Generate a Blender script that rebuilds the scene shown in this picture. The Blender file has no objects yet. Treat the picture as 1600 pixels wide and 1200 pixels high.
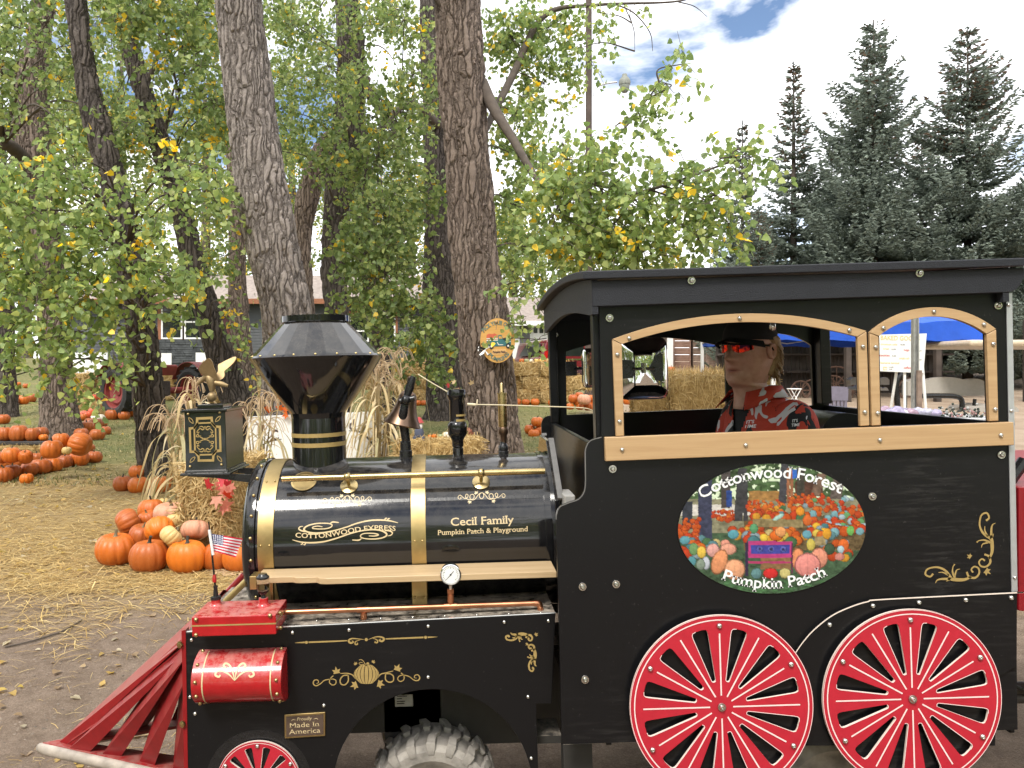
import bpy, math, random
import numpy as np
from mathutils import Vector, Matrix
from mathutils.geometry import tessellate_polygon

R = math.radians
scene = bpy.context.scene
COL = scene.collection
random.seed(7)
RNG = np.random.default_rng(11)

# ------------------------------------------------------------------ camera
CAM_H = 1.60
F, PX, PY = 1200.0, 706.0, 577.0            # focal length and principal point, in pixels of a 1600 x 1200 frame
cam_data = bpy.data.cameras.new('camera')
cam_data.sensor_width = 36.0
cam_data.lens = F / 1600.0 * 36.0
cam_data.shift_x = (800 - PX) / 1600.0
cam_data.shift_y = -(600 - PY) / 1600.0
cam_data.clip_start = 0.05
cam_data.clip_end = 2000
cam = bpy.data.objects.new('camera', cam_data)
COL.objects.link(cam)
cam.location = (0, 0, CAM_H)
cam.rotation_euler = (R(90), 0, 0)
scene.camera = cam

# ------------------------------------------------------------------ sky, sun, exposure
SUN_EL, SUN_AZ = R(52), R(205)              # azimuth clockwise from +Y; the sun stands behind the photographer
world = bpy.data.worlds.new('World')
scene.world = world
world.use_nodes = True
wn, wl = world.node_tree.nodes, world.node_tree.links
wn.clear()
w_out = wn.new('ShaderNodeOutputWorld')
w_bg = wn.new('ShaderNodeBackground')
w_bg.inputs['Strength'].default_value = 0.10
w_sky = wn.new('ShaderNodeTexSky')
w_sky.sky_type = 'NISHITA'
w_sky.sun_disc = False
w_sky.sun_elevation = SUN_EL
w_sky.sun_rotation = SUN_AZ
w_sky.altitude = 1200
w_tc = wn.new('ShaderNodeTexCoord')
w_map = wn.new('ShaderNodeMapping')
w_map.inputs['Location'].default_value = (-14.984, -0.770, 1.450)
w_map.inputs['Scale'].default_value = (1.0, 1.0, 1.9)
w_noise = wn.new('ShaderNodeTexNoise')
w_noise.inputs['Scale'].default_value = 3.1
w_noise.inputs['Detail'].default_value = 7
w_noise.inputs['Roughness'].default_value = 0.56
w_noise.inputs['Distortion'].default_value = 0.25
w_ramp = wn.new('ShaderNodeValToRGB')
w_ramp.color_ramp.elements[0].position = 0.36
w_ramp.color_ramp.elements[1].position = 0.47
w_n2 = wn.new('ShaderNodeTexNoise')
w_n2.inputs['Scale'].default_value = 5.0
w_n2.inputs['Detail'].default_value = 5
w_cl = wn.new('ShaderNodeValToRGB')
w_cl.color_ramp.elements[0].position = 0.30
w_cl.color_ramp.elements[0].color = (8.2, 8.5, 9.2, 1)
w_cl.color_ramp.elements[1].position = 0.62
w_cl.color_ramp.elements[1].color = (13.0, 13.0, 13.0, 1)
w_mix = wn.new('ShaderNodeMix')
w_mix.data_type = 'RGBA'
wl.new(w_tc.outputs['Generated'], w_map.inputs['Vector'])
wl.new(w_map.outputs['Vector'], w_noise.inputs['Vector'])
wl.new(w_map.outputs['Vector'], w_n2.inputs['Vector'])
wl.new(w_noise.outputs['Fac'], w_ramp.inputs['Fac'])
wl.new(w_n2.outputs['Fac'], w_cl.inputs['Fac'])
wl.new(w_ramp.outputs['Color'], w_mix.inputs['Factor'])
wl.new(w_sky.outputs['Color'], w_mix.inputs['A'])
wl.new(w_cl.outputs['Color'], w_mix.inputs['B'])
wl.new(w_mix.outputs['Result'], w_bg.inputs['Color'])
wl.new(w_bg.outputs['Background'], w_out.inputs['Surface'])

sun_data = bpy.data.lights.new('sun', 'SUN')
sun_data.energy = 2.0
sun_data.angle = R(14)
sun_data.color = (1.0, 0.95, 0.87)
sun = bpy.data.objects.new('sun', sun_data)
COL.objects.link(sun)
_sd = Vector((math.sin(SUN_AZ) * math.cos(SUN_EL), math.cos(SUN_AZ) * math.cos(SUN_EL), math.sin(SUN_EL)))
sun.rotation_euler = _sd.to_track_quat('Z', 'Y').to_euler()

vs = scene.view_settings
vs.view_transform = 'Standard'
vs.look = 'None'
vs.exposure = 0.9
vs.gamma = 1.0
vs.use_curve_mapping = False
scene.render.engine = 'CYCLES'
scene.cycles.use_denoising = True
scene.cycles.max_bounces = 5
scene.cycles.use_adaptive_sampling = True
scene.cycles.adaptive_threshold = 0.025
scene.cycles.diffuse_bounces = 3
scene.cycles.glossy_bounces = 3
scene.cycles.transparent_max_bounces = 8
scene.cycles.caustics_reflective = False
scene.cycles.caustics_refractive = False

# ------------------------------------------------------------------ materials
def _inp(n, k, v):
    if k in n.inputs:
        n.inputs[k].default_value = v

class Mat:
    """small node-tree helper"""
    def __init__(s, name):
        s.m = bpy.data.materials.new(name)
        s.m.use_nodes = True
        s.t = s.m.node_tree
        s.n = s.t.nodes
        s.b = s.n['Principled BSDF']
        s.out = s.n['Material Output']
    def new(s, kind, **kw):
        n = s.n.new(kind)
        for k, v in kw.items():
            if k in n.inputs: n.inputs[k].default_value = v
            else: setattr(n, k, v)
        return n
    def link(s, a, b): s.t.links.new(a, b)
    def coord(s, which='Object', scale=(1, 1, 1), rot=(0, 0, 0)):
        c = s.new('ShaderNodeTexCoord')
        m = s.new('ShaderNodeMapping')
        m.inputs['Scale'].default_value = scale
        m.inputs['Rotation'].default_value = rot
        s.link(c.outputs[which], m.inputs['Vector'])
        return m.outputs['Vector']
    def noise(s, vec, scale, detail=4, rough=0.55, dist=0.0):
        n = s.new('ShaderNodeTexNoise')
        n.inputs['Scale'].default_value = scale
        n.inputs['Detail'].default_value = detail
        n.inputs['Roughness'].default_value = rough
        n.inputs['Distortion'].default_value = dist
        s.link(vec, n.inputs['Vector'])
        return n.outputs['Fac']
    def ramp(s, fac, stops, interp='LINEAR'):
        r = s.new('ShaderNodeValToRGB')
        cr = r.color_ramp
        cr.interpolation = interp
        while len(cr.elements) < len(stops): cr.elements.new(0.5)
        for e, (p, c) in zip(cr.elements, stops):
            e.position = p
            e.color = (c, c, c, 1) if isinstance(c, (int, float)) else (*c[:3], 1)
        s.link(fac, r.inputs['Fac'])
        return r.outputs['Color']
    def mix(s, fac, a, b, mode='MIX'):
        n = s.new('ShaderNodeMix')
        n.data_type = 'RGBA'
        n.blend_type = mode
        for sock, v in (('Factor', fac), ('A', a), ('B', b)):
            if hasattr(v, 'is_linked') or hasattr(v, 'links'): s.link(v, n.inputs[sock])
            elif isinstance(v, (int, float)) and sock == 'Factor': n.inputs[sock].default_value = v
            else: n.inputs[sock].default_value = (*v[:3], 1)
        return n.outputs['Result']
    def math(s, op, a, b=0.0):
        n = s.new('ShaderNodeMath')
        n.operation = op
        for i, v in enumerate((a, b)):
            if hasattr(v, 'links'): s.link(v, n.inputs[i])
            else: n.inputs[i].default_value = v
        return n.outputs[0]
    def bump(s, height, strength=0.3, dist=0.01):
        n = s.new('ShaderNodeBump')
        n.inputs['Strength'].default_value = strength
        n.inputs['Distance'].default_value = dist
        s.link(height, n.inputs['Height'])
        s.link(n.outputs['Normal'], s.b.inputs['Normal'])
        return n
    def color(s, c):
        if hasattr(c, 'links'): s.link(c, s.b.inputs['Base Color'])
        else: s.b.inputs['Base Color'].default_value = (*c[:3], 1)
    def set(s, **kw):
        for k, v in kw.items():
            k = k.replace('_', ' ').title() if k not in s.b.inputs else k
            if hasattr(v, 'links'): s.link(v, s.b.inputs[k])
            else: s.b.inputs[k].default_value = v
        return s

def plain(name, col, rough=0.5, metal=0.0, var=0.12, vscale=30, bump=0.0, bscale=200, bdist=0.002, spec=None, dust=None, coat=0.0):
    """painted / plastic / metal surface with slight mottling; dust = (colour, amount) settles on upward faces"""
    a = Mat(name)
    v = a.coord()
    n = a.noise(v, vscale, 5)
    c1 = tuple(x * (1 - var) for x in col)
    c2 = tuple(min(1, x * (1 + var)) for x in col)
    c = a.ramp(n, [(0.3, c1), (0.7, c2)])
    if dust:
        g = a.new('ShaderNodeNewGeometry')
        sx = a.new('ShaderNodeSeparateXYZ')
        a.link(g.outputs['Normal'], sx.inputs[0])
        up = a.math('MULTIPLY', a.math('MAXIMUM', sx.outputs['Z'], 0.0), 1.0)
        dn = a.ramp(a.noise(v, 26, 8, 0.75), [(0.38, 0), (0.62, 1)])
        f = a.math('MULTIPLY', a.math('MULTIPLY', up, dn), dust[1])
        c = a.mix(f, c, dust[0])
        a.set(Roughness=a.math('ADD', rough, a.math('MULTIPLY', f, 0.6)))
    else:
        rn = a.noise(v, vscale * 3, 4)
        a.set(Roughness=a.math('ADD', rough - 0.05, a.math('MULTIPLY', rn, 0.1)))
    a.color(c)
    a.set(Metallic=metal)
    if spec is not None: a.b.inputs['Specular IOR Level'].default_value = spec
    if coat: a.b.inputs['Coat Weight'].default_value = coat; a.b.inputs['Coat Roughness'].default_value = 0.05
    if bump: a.bump(a.noise(v, bscale, 3), bump, bdist)
    return a.m

def attr_mat(name, rough=0.6, translucent=0.0, attr='Col', spec=0.3, bump=0.0, bscale=60):
    a = Mat(name)
    at = a.new('ShaderNodeAttribute')
    at.attribute_name = attr
    a.color(at.outputs['Color'])
    a.set(Roughness=rough)
    a.b.inputs['Specular IOR Level'].default_value = spec
    if bump: a.bump(a.noise(a.coord(), bscale, 4), bump, 0.01)
    if translucent:
        tr = a.new('ShaderNodeBsdfTranslucent')
        hs = a.new('ShaderNodeHueSaturation')
        hs.inputs['Value'].default_value = 1.35
        hs.inputs['Saturation'].default_value = 1.1
        a.link(at.outputs['Color'], hs.inputs['Color'])
        a.link(hs.outputs['Color'], tr.inputs['Color'])
        mx = a.new('ShaderNodeMixShader')
        mx.inputs[0].default_value = translucent
        a.link(a.b.outputs[0], mx.inputs[1])
        a.link(tr.outputs[0], mx.inputs[2])
        a.link(mx.outputs[0], a.out.inputs['Surface'])
    return a.m

# ------------------------------------------------------------------ mesh builder
def frame_from(d):
    d = Vector(d).normalized()
    a = Vector((0, 0, 1)) if abs(d.z) < 0.9 else Vector((1, 0, 0))
    x = d.cross(a).normalized()
    return x, d.cross(x).normalized(), d

class MB:
    def __init__(s):
        s.v, s.f, s.mi, s.c = [], [], [], []
        s.m = 0
        s.col = (1, 1, 1)
    def add(s, verts, faces):
        b = len(s.v)
        s.v.extend(tuple(p) for p in verts)
        s.f.extend(tuple(i + b for i in f) for f in faces)
        s.mi.extend([s.m] * len(faces))
        s.c.extend([s.col] * len(verts))
        return s
    def box(s, c, size, rot=None):
        hx, hy, hz = size[0] / 2, size[1] / 2, size[2] / 2
        vs_ = [Vector((sx * hx, sy * hy, sz * hz)) for sz in (-1, 1) for sy in (-1, 1) for sx in (-1, 1)]
        if rot is not None: vs_ = [rot @ p for p in vs_]
        vs_ = [p + Vector(c) for p in vs_]
        return s.add(vs_, [(0, 2, 3, 1), (4, 5, 7, 6), (0, 1, 5, 4), (2, 6, 7, 3), (0, 4, 6, 2), (1, 3, 7, 5)])
    def boxx(s, lo, hi):
        return s.box([(a + b) / 2 for a, b in zip(lo, hi)], [b - a for a, b in zip(lo, hi)])
    def lathe(s, prof, o, axis=(0, 0, 1), seg=32, cap=True, phase=0.0):
        """prof: list of (radius, height along axis)"""
        x, y, d = frame_from(axis)
        o = Vector(o)
        vs_, fs = [], []
        for r, h in prof:
            for k in range(seg):
                a = 2 * math.pi * k / seg + phase
                vs_.append(o + d * h + (x * math.cos(a) + y * math.sin(a)) * r)
        n = len(prof)
        for i in range(n - 1):
            for k in range(seg):
                k2 = (k + 1) % seg
                fs.append((i * seg + k, (i + 1) * seg + k, (i + 1) * seg + k2, i * seg + k2))
        if cap:
            fs.append(tuple(range(seg)))
            fs.append(tuple((n - 1) * seg + k for k in reversed(range(seg))))
        return s.add(vs_, fs)
    def tube(s, pts, rad, seg=8, cap=True):
        pts = [Vector(p) for p in pts]
        n = len(pts)
        if not hasattr(rad, '__len__'): rad = [rad] * n
        vs_, fs = [], []
        px = None
        for i, p in enumerate(pts):
            t = (pts[min(i + 1, n - 1)] - pts[max(i - 1, 0)])
            if t.length < 1e-9: t = Vector((0, 0, 1))
            t.normalize()
            if px is None: px, _, _ = frame_from(t)
            px = (px - t * px.dot(t))
            if px.length < 1e-6: px, _, _ = frame_from(t)
            px.normalize()
            py = t.cross(px)
            for k in range(seg):
                a = 2 * math.pi * k / seg
                vs_.append(p + (px * math.cos(a) + py * math.sin(a)) * rad[i])
        for i in range(n - 1):
            for k in range(seg):
                k2 = (k + 1) % seg
                fs.append((i * seg + k, i * seg + k2, (i + 1) * seg + k2, (i + 1) * seg + k))
        if cap:
            fs.append(tuple(reversed(range(seg))))
            fs.append(tuple((n - 1) * seg + k for k in range(seg)))
        return s.add(vs_, fs)
    def ball(s, c, r, seg=16, rings=8, sq=(1, 1, 1), rot=None):
        vs_, fs = [], []
        for i in range(1, rings):
            t = math.pi * i / rings
            for k in range(seg):
                a = 2 * math.pi * k / seg
                vs_.append(Vector((math.sin(t) * math.cos(a) * r * sq[0], math.sin(t) * math.sin(a) * r * sq[1], math.cos(t) * r * sq[2])))
        vs_.append(Vector((0, 0, r * sq[2]))); vs_.append(Vector((0, 0, -r * sq[2])))
        T, B = len(vs_) - 2, len(vs_) - 1
        for i in range(rings - 2):
            for k in range(seg):
                k2 = (k + 1) % seg
                fs.append((i * seg + k, (i + 1) * seg + k, (i + 1) * seg + k2, i * seg + k2))
        for k in range(seg):
            k2 = (k + 1) % seg
            fs.append((T, k, k2)); fs.append((B, (rings - 2) * seg + k2, (rings - 2) * seg + k))
        if rot is not None: vs_ = [rot @ p for p in vs_]
        return s.add([p + Vector(c) for p in vs_], fs)
    def sheet(s, loops, place):
        """flat filled polygon (first loop outer, others holes) given in 2D, placed by place(x, y)"""
        flat = [p for l in loops for p in l]
        tris = tessellate_polygon([[Vector((p[0], p[1], 0)) for p in l] for l in loops])
        return s.add([place(*p) for p in flat], [tuple(t) for t in tris])
    def slab(s, loops, place, off):
        """filled polygon with holes extruded by the vector off"""
        off = Vector(off)
        flat = [p for l in loops for p in l]
        n = len(flat)
        tris = [tuple(t) for t in tessellate_polygon([[Vector((p[0], p[1], 0)) for p in l] for l in loops])]
        a = [Vector(place(*p)) for p in flat]
        b = [p + off for p in a]
        fs = tris + [tuple(n + i for i in reversed(t)) for t in tris]
        k = 0
        for l in loops:
            m = len(l)
            for i in range(m):
                j = (i + 1) % m
                fs.append((k + i, k + j, n + k + j, n + k + i))
            k += m
        return s.add(a + b, fs)
    def build(s, name, mat, parent=None, smooth=40, bevel=0.0, seg=2, fix=True, loc=None):
        me = bpy.data.meshes.new(name)
        me.from_pydata(s.v, [], s.f)
        mats = mat if isinstance(mat, (list, tuple)) else [mat]
        for m in mats: me.materials.append(m)
        if len(mats) > 1: me.polygons.foreach_set('material_index', s.mi)
        if any(c != (1, 1, 1) for c in s.c):
            at = me.color_attributes.new('Col', 'FLOAT_COLOR', 'POINT')
            at.data.foreach_set('color', np.array([(*c, 1) for c in s.c], dtype=np.float32).ravel())
        if fix:
            import bmesh
            bm = bmesh.new(); bm.from_mesh(me)
            bmesh.ops.recalc_face_normals(bm, faces=bm.faces)
            bm.to_mesh(me); bm.free()
        if smooth:
            me.polygons.foreach_set('use_smooth', [True] * len(me.polygons))
            me.set_sharp_from_angle(angle=R(smooth))
        o = bpy.data.objects.new(name, me)
        COL.objects.link(o)
        if parent is not None: o.parent = parent
        if loc is not None: o.location = loc
        if bevel:
            b = o.modifiers.new('bevel', 'BEVEL')
            b.width = bevel; b.segments = seg; b.limit_method = 'ANGLE'; b.angle_limit = R(35)
        return o

def np_mesh(name, verts, faces, mat, parent=None, colors=None, smooth=False, kind=None):
    """verts (n,3), faces (m,k) int array, colors (n,3)"""
    me = bpy.data.meshes.new(name)
    verts = np.asarray(verts, dtype=np.float32); faces = np.asarray(faces, dtype=np.int32)
    m, k = faces.shape
    me.vertices.add(len(verts)); me.vertices.foreach_set('co', verts.ravel())
    me.loops.add(m * k); me.loops.foreach_set('vertex_index', faces.ravel())
    me.polygons.add(m)
    me.polygons.foreach_set('loop_start', np.arange(0, m * k, k, dtype=np.int32))
    if smooth: me.polygons.foreach_set('use_smooth', np.ones(m, dtype=bool))
    me.update(calc_edges=True)
    if mat is not None: me.materials.append(mat)
    if colors is not None:
        at = me.color_attributes.new('Col', 'FLOAT_COLOR', 'POINT')
        cc = np.ones((len(verts), 4), dtype=np.float32); cc[:, :3] = colors
        at.data.foreach_set('color', cc.ravel())
    o = bpy.data.objects.new(name, me)
    COL.objects.link(o)
    if parent is not None: o.parent = parent
    if kind: o['kind'] = kind
    return o

def tag(o, label=None, cat=None, group=None, kind=None):
    if label: o['label'] = label
    if cat: o['category'] = cat
    if group: o['group'] = group
    if kind: o['kind'] = kind
    return o

def empty(name, loc=(0, 0, 0), label=None, cat=None, group=None, rot=(0, 0, 0)):
    o = bpy.data.objects.new(name, None)
    o.empty_display_size = 0.1
    COL.objects.link(o)
    o.location = loc; o.rotation_euler = rot
    return tag(o, label, cat, group)

def copy_tree(o, parent=None, loc=None, rot=None, scale=None, label=None, group=None):
    c = o.copy(); COL.objects.link(c)
    c.parent = parent
    if loc is not None: c.location = loc
    if rot is not None: c.rotation_euler = rot
    if scale is not None: c.scale = scale
    tag(c, label, None, group)
    for ch in list(o.children): copy_tree(ch, c)
    return c

def ground_z(x, y):
    y = np.asarray(y, dtype=float); x = np.asarray(x, dtype=float)
    t = np.clip(y - 10.0, 0, 34)
    far = 0.0012 * t * t + 0.025 * t + np.clip(y - 44, 0, 200) * 0.01
    near = 0.03 * np.clip(x, -2.5, 3.5) * np.clip((5.5 - y) / 2.5, 0, 1)
    return far + near

def at(x, y, d):
    """the world point that lies d metres ahead of the camera and is seen at pixel (x, y)"""
    return Vector(((x - PX) * d / F, d, CAM_H + (PY - y) * d / F))

def on_ground(x, y):
    """the ground point seen at pixel (x, y)"""
    lo, hi = 1.5, 90.0
    for _ in range(50):
        m = (lo + hi) / 2
        p = at(x, y, m)
        if p.z > float(ground_z(p.x, p.y)): lo = m
        else: hi = m
    p = at(x, y, lo)
    return Vector((p.x, p.y, float(ground_z(p.x, p.y))))

def grounded(x, d):
    X = (x - PX) * d / F
    return Vector((X, d, float(ground_z(X, d))))

def smooth_path(pts, n=8, closed=False):
    """Catmull-Rom through tuples of any length"""
    pts = [np.array(p, dtype=float) for p in pts]
    out = []
    m = len(pts)
    rng = range(m if closed else m - 1)
    for i in rng:
        p1, p2 = pts[i], pts[(i + 1) % m]
        p0 = pts[(i - 1) % m] if (closed or i > 0) else 2 * p1 - p2
        p3 = pts[(i + 2) % m] if (closed or i < m - 2) else 2 * p2 - p1
        for k in range(n):
            t = k / n
            out.append(0.5 * (2 * p1 + (p2 - p0) * t + (2 * p0 - 5 * p1 + 4 * p2 - p3) * t * t + (3 * p1 - p0 - 3 * p2 + p3) * t ** 3))
    if not closed: out.append(pts[-1])
    return [tuple(p) for p in out]
# ================================================================== shared materials
DUSTC = (0.42, 0.36, 0.29)
M_BLACKGLOSS = plain('black_gloss_paint', (0.008, 0.008, 0.009), 0.09, var=0.2, dust=(DUSTC, 0.10), coat=0.3)
M_BLACKDUSTY = plain('black_dusty_paint', (0.012, 0.012, 0.013), 0.22, var=0.2, dust=(DUSTC, 0.95))
M_ROOF = plain('black_textured_roof', (0.017, 0.018, 0.023), 0.55, var=0.1, spec=.35, bump=0.5, bscale=260, bdist=0.003)
M_RED = plain('red_gloss_paint', (0.40, 0.008, 0.012), 0.16, var=0.1, dust=((0.62, 0.40, 0.34), 0.5), coat=0.4)
M_REDDARK = plain('red_cowcatcher_paint', (0.25, 0.007, 0.010), 0.34, var=0.15, dust=(DUSTC, 0.30))
M_REDPLASTIC = plain('red_wheel_plastic', (0.46, 0.015, 0.032), 0.45, var=0.06, bump=0.15, bscale=400, bdist=0.001)
M_CREAM = plain('cream_plastic_core', (0.80, 0.68, 0.60), 0.5, var=0.05)
M_PINK = plain('pale_groove', (0.84, 0.66, 0.64), 0.5, var=0.03)
M_BRASS = plain('brushed_brass', (0.47, 0.345, 0.155), 0.40, metal=1.0, var=0.2, vscale=14)
M_BRASSROD = plain('polished_brass', (0.50, 0.38, 0.18), 0.28, metal=1.0, var=0.15)
M_GOLD = plain('gold_decal_vinyl', (0.36, 0.25, 0.09), 0.45, var=0.08, vscale=40)
M_GOLDPALE = plain('pale_gold_decal_vinyl', (0.60, 0.47, 0.27), 0.42, var=0.05)
M_BRONZE = plain('dull_bronze', (0.20, 0.13, 0.09), 0.38, metal=1.0, var=0.3, vscale=20)
M_COPPER = plain('copper_pipe', (0.55, 0.24, 0.13), 0.34, metal=1.0, var=0.25, vscale=14)
M_STEEL = plain('stainless_steel', (0.62, 0.60, 0.56), 0.25, metal=1.0, var=0.1)
M_ALU = plain('grey_aluminium', (0.55, 0.56, 0.58), 0.40, metal=0.6, var=0.06)
M_CHROME = plain('chrome', (0.82, 0.82, 0.82), 0.04, metal=1.0, var=0.02)
M_BLACKIRON = plain('black_cast_iron', (0.012, 0.012, 0.013), 0.28, var=0.2, bump=0.2, bscale=120)
M_WHITE = plain('white_paint', (0.80, 0.80, 0.78), 0.5, var=0.03)
M_PRINTWHITE = plain('white_lettering', (0.82, 0.82, 0.82), 0.4, var=0.02)
M_GILT = plain('dull_gilt', (0.34, 0.24, 0.12), 0.5, metal=0.6, var=0.25)
M_GREYEDGE = plain('grey_cut_edge', (0.14, 0.135, 0.13), 0.6, var=0.15)

def black_panel():
    a = Mat('black_plastic_sheet')
    v = a.coord()
    st = a.coord(scale=(2.5, 2.5, 22), rot=(0, R(14), 0))
    n = a.ramp(a.noise(st, 3.0, 7, 0.7), [(0.50, 0.0), (0.78, 1.0)])
    m = a.ramp(a.noise(v, 1.6, 3), [(0.45, 0.0), (0.65, 1.0)])
    f = a.math('MULTIPLY', a.math('MULTIPLY', n, m), 0.12)
    spk = a.ramp(a.noise(v, 95, 2, 0.6), [(0.70, 0.0), (0.78, 1.0)])
    f = a.math('ADD', f, a.math('MULTIPLY', spk, 0.10))
    a.color(a.mix(f, (0.0065, 0.0065, 0.0075), (0.30, 0.28, 0.26)))
    a.b.inputs['Specular IOR Level'].default_value = 0.32
    a.set(Roughness=a.math('ADD', 0.30, a.math('MULTIPLY', f, 1.6)))
    a.bump(a.noise(v, 9, 3), 0.04, 0.01)
    return a.m
M_PANEL = black_panel()

def wood_mat(name, c1, c2, rough=0.45, axis_scale=(1.2, 30, 30)):
    a = Mat(name)
    v = a.coord(scale=axis_scale)
    n = a.noise(v, 2.2, 6, 0.6, 0.6)
    f = a.coord(scale=(4, 160, 160))
    n2 = a.noise(f, 2.0, 3)
    c = a.ramp(n, [(0.32, c1), (0.66, c2)])
    c = a.mix(a.math('MULTIPLY', n2, 0.25), c, tuple(x * 0.72 for x in c1))
    a.color(c)
    a.set(Roughness=rough)
    a.bump(n2, 0.08, 0.002)
    return a.m
M_MAPLE = wood_mat('maple_wood', (0.44, 0.275, 0.135), (0.52, 0.345, 0.18))
M_PINE = wood_mat('pale_pine_board', (0.47, 0.325, 0.175), (0.56, 0.41, 0.24))

# ================================================================== ground
def ground_mat():
    a = Mat('ground_soil_straw_grass')
    tc = a.coord('Object')
    sx = a.new('ShaderNodeSeparateXYZ'); a.link(tc, sx.inputs[0])
    wob = a.noise(tc, 0.55, 5, 0.6)
    yy = a.math('ADD', sx.outputs['Y'], a.math('MULTIPLY', a.math('SUBTRACT', wob, 0.5), 3.2))
    n1 = a.noise(tc, 7, 8, 0.7)
    n2 = a.noise(tc, 45, 6, 0.7)
    dirt = a.ramp(n1, [(0.30, (0.145, 0.105, 0.074)), (0.55, (0.245, 0.185, 0.138)), (0.75, (0.33, 0.255, 0.195))])
    grit = a.new('ShaderNodeTexVoronoi'); grit.inputs['Scale'].default_value = 55; a.link(tc, grit.inputs['Vector'])
    dirt = a.mix(a.math('MULTIPLY', n2, 0.5), dirt, a.ramp(grit.outputs['Distance'], [(0.0, (0.30, 0.25, 0.20)), (0.5, (0.12, 0.09, 0.07))]))
    sp_ = a.noise(tc, 170, 4, .75)
    dirt = a.mix(.75, dirt, a.ramp(sp_, [(.30, (.45, .42, .40)), (.50, (1, 1, 1)), (.70, (1.6, 1.5, 1.4))]), 'MULTIPLY')
    st = a.coord('Object', scale=(3, 40, 1), rot=(0, 0, R(12)))
    st2 = a.coord('Object', scale=(3, 40, 1), rot=(0, 0, R(-20)))
    sn = a.math('ADD', a.math('MULTIPLY', a.noise(st, 2.5, 6, 0.7), 0.5), a.math('MULTIPLY', a.noise(st2, 2.5, 6, 0.7), 0.5))
    straw = a.ramp(sn, [(0.34, (0.15, 0.10, 0.045)), (0.50, (0.34, 0.24, 0.11)), (0.66, (0.52, 0.40, 0.20))])
    grass = a.ramp(n1, [(0.30, (0.085, 0.105, 0.035)), (0.55, (0.16, 0.165, 0.065)), (0.75, (0.27, 0.24, 0.11))])
    drive = a.ramp(a.noise(tc, 1.3, 6, 0.65), [(0.3, (0.26, 0.19, 0.13)), (0.7, (0.40, 0.31, 0.23))])
    f1 = a.ramp(a.math('MULTIPLY', a.math('SUBTRACT', yy, 4.9), 0.6), [(0.0, 0), (1.0, 1)])
    f1 = a.math('MULTIPLY', f1, a.ramp(a.noise(tc, 2.2, 6, 0.7), [(0.25, 0.3), (0.5, 1)]))
    c = a.mix(f1, dirt, straw)
    f2 = a.ramp(a.math('MULTIPLY', a.math('SUBTRACT', yy, 10.5), 0.4), [(0.0, 0), (1.0, 1)])
    c = a.mix(a.math('MULTIPLY', f2, a.ramp(a.noise(tc, 0.9, 5, .65), [(0.3, 0.55), (0.6, 1)])), c, grass)
    xr = a.math('SUBTRACT', sx.outputs['X'], a.math('MULTIPLY', sx.outputs['Y'], 0.17))
    f3 = a.ramp(a.math('MULTIPLY', a.math('ADD', xr, a.math('MULTIPLY', wob, 1.5)), 0.6), [(0.35, 0), (0.9, 1)])
    f3 = a.math('MULTIPLY', f3, a.ramp(a.math('MULTIPLY', a.math('SUBTRACT', sx.outputs['Y'], 6.0), .3), [(0, 0), (1, 1)]))
    c = a.mix(f3, c, drive)
    a.color(c)
    a.set(Roughness=0.95)
    a.b.inputs['Specular IOR Level'].default_value = 0.15
    h = a.math('ADD', a.math('ADD', a.math('MULTIPLY', n1, 0.6), a.math('MULTIPLY', n2, 0.4)), a.math('MULTIPLY', sp_, .22))
    a.bump(h, 0.9, 0.04)
    return a.m
gy_ = np.concatenate([np.arange(-6, 14, 0.10), np.arange(14, 40, 0.5), np.geomspace(40, 420, 40)])
gx_ = np.concatenate([-np.geomspace(200, 9, 40), np.arange(-8.9, 9, 0.12), np.geomspace(9, 200, 40)])
GX, GY = np.meshgrid(gx_, gy_)
GZ = ground_z(GX, GY)
def lump(X, Y, s, seed):
    g = np.random.default_rng(seed); o = np.zeros_like(X)
    for k in range(6):
        a = g.uniform(0, 6.28); f = s * g.uniform(.6, 1.8)
        o += np.sin(X * math.cos(a) * f + Y * math.sin(a) * f + g.uniform(0, 6.28))
    return o / 6
LZ = lump(GX, GY, 2.2, 1) * 0.018 + lump(GX, GY, 9, 2) * 0.008
GZ = GZ + LZ * (np.abs(GX) < 9)
V = np.stack([GX, GY, GZ], -1).reshape(-1, 3)
idx = np.arange(V.shape[0]).reshape(GX.shape)
ground = np_mesh('ground', V, np.stack([idx[:-1, :-1], idx[:-1, 1:], idx[1:, 1:], idx[1:, :-1]], -1).reshape(-1, 4), ground_mat(), smooth=True)
tag(ground, 'dirt yard strewn with straw and thin grass', 'ground', kind='structure')

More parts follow.
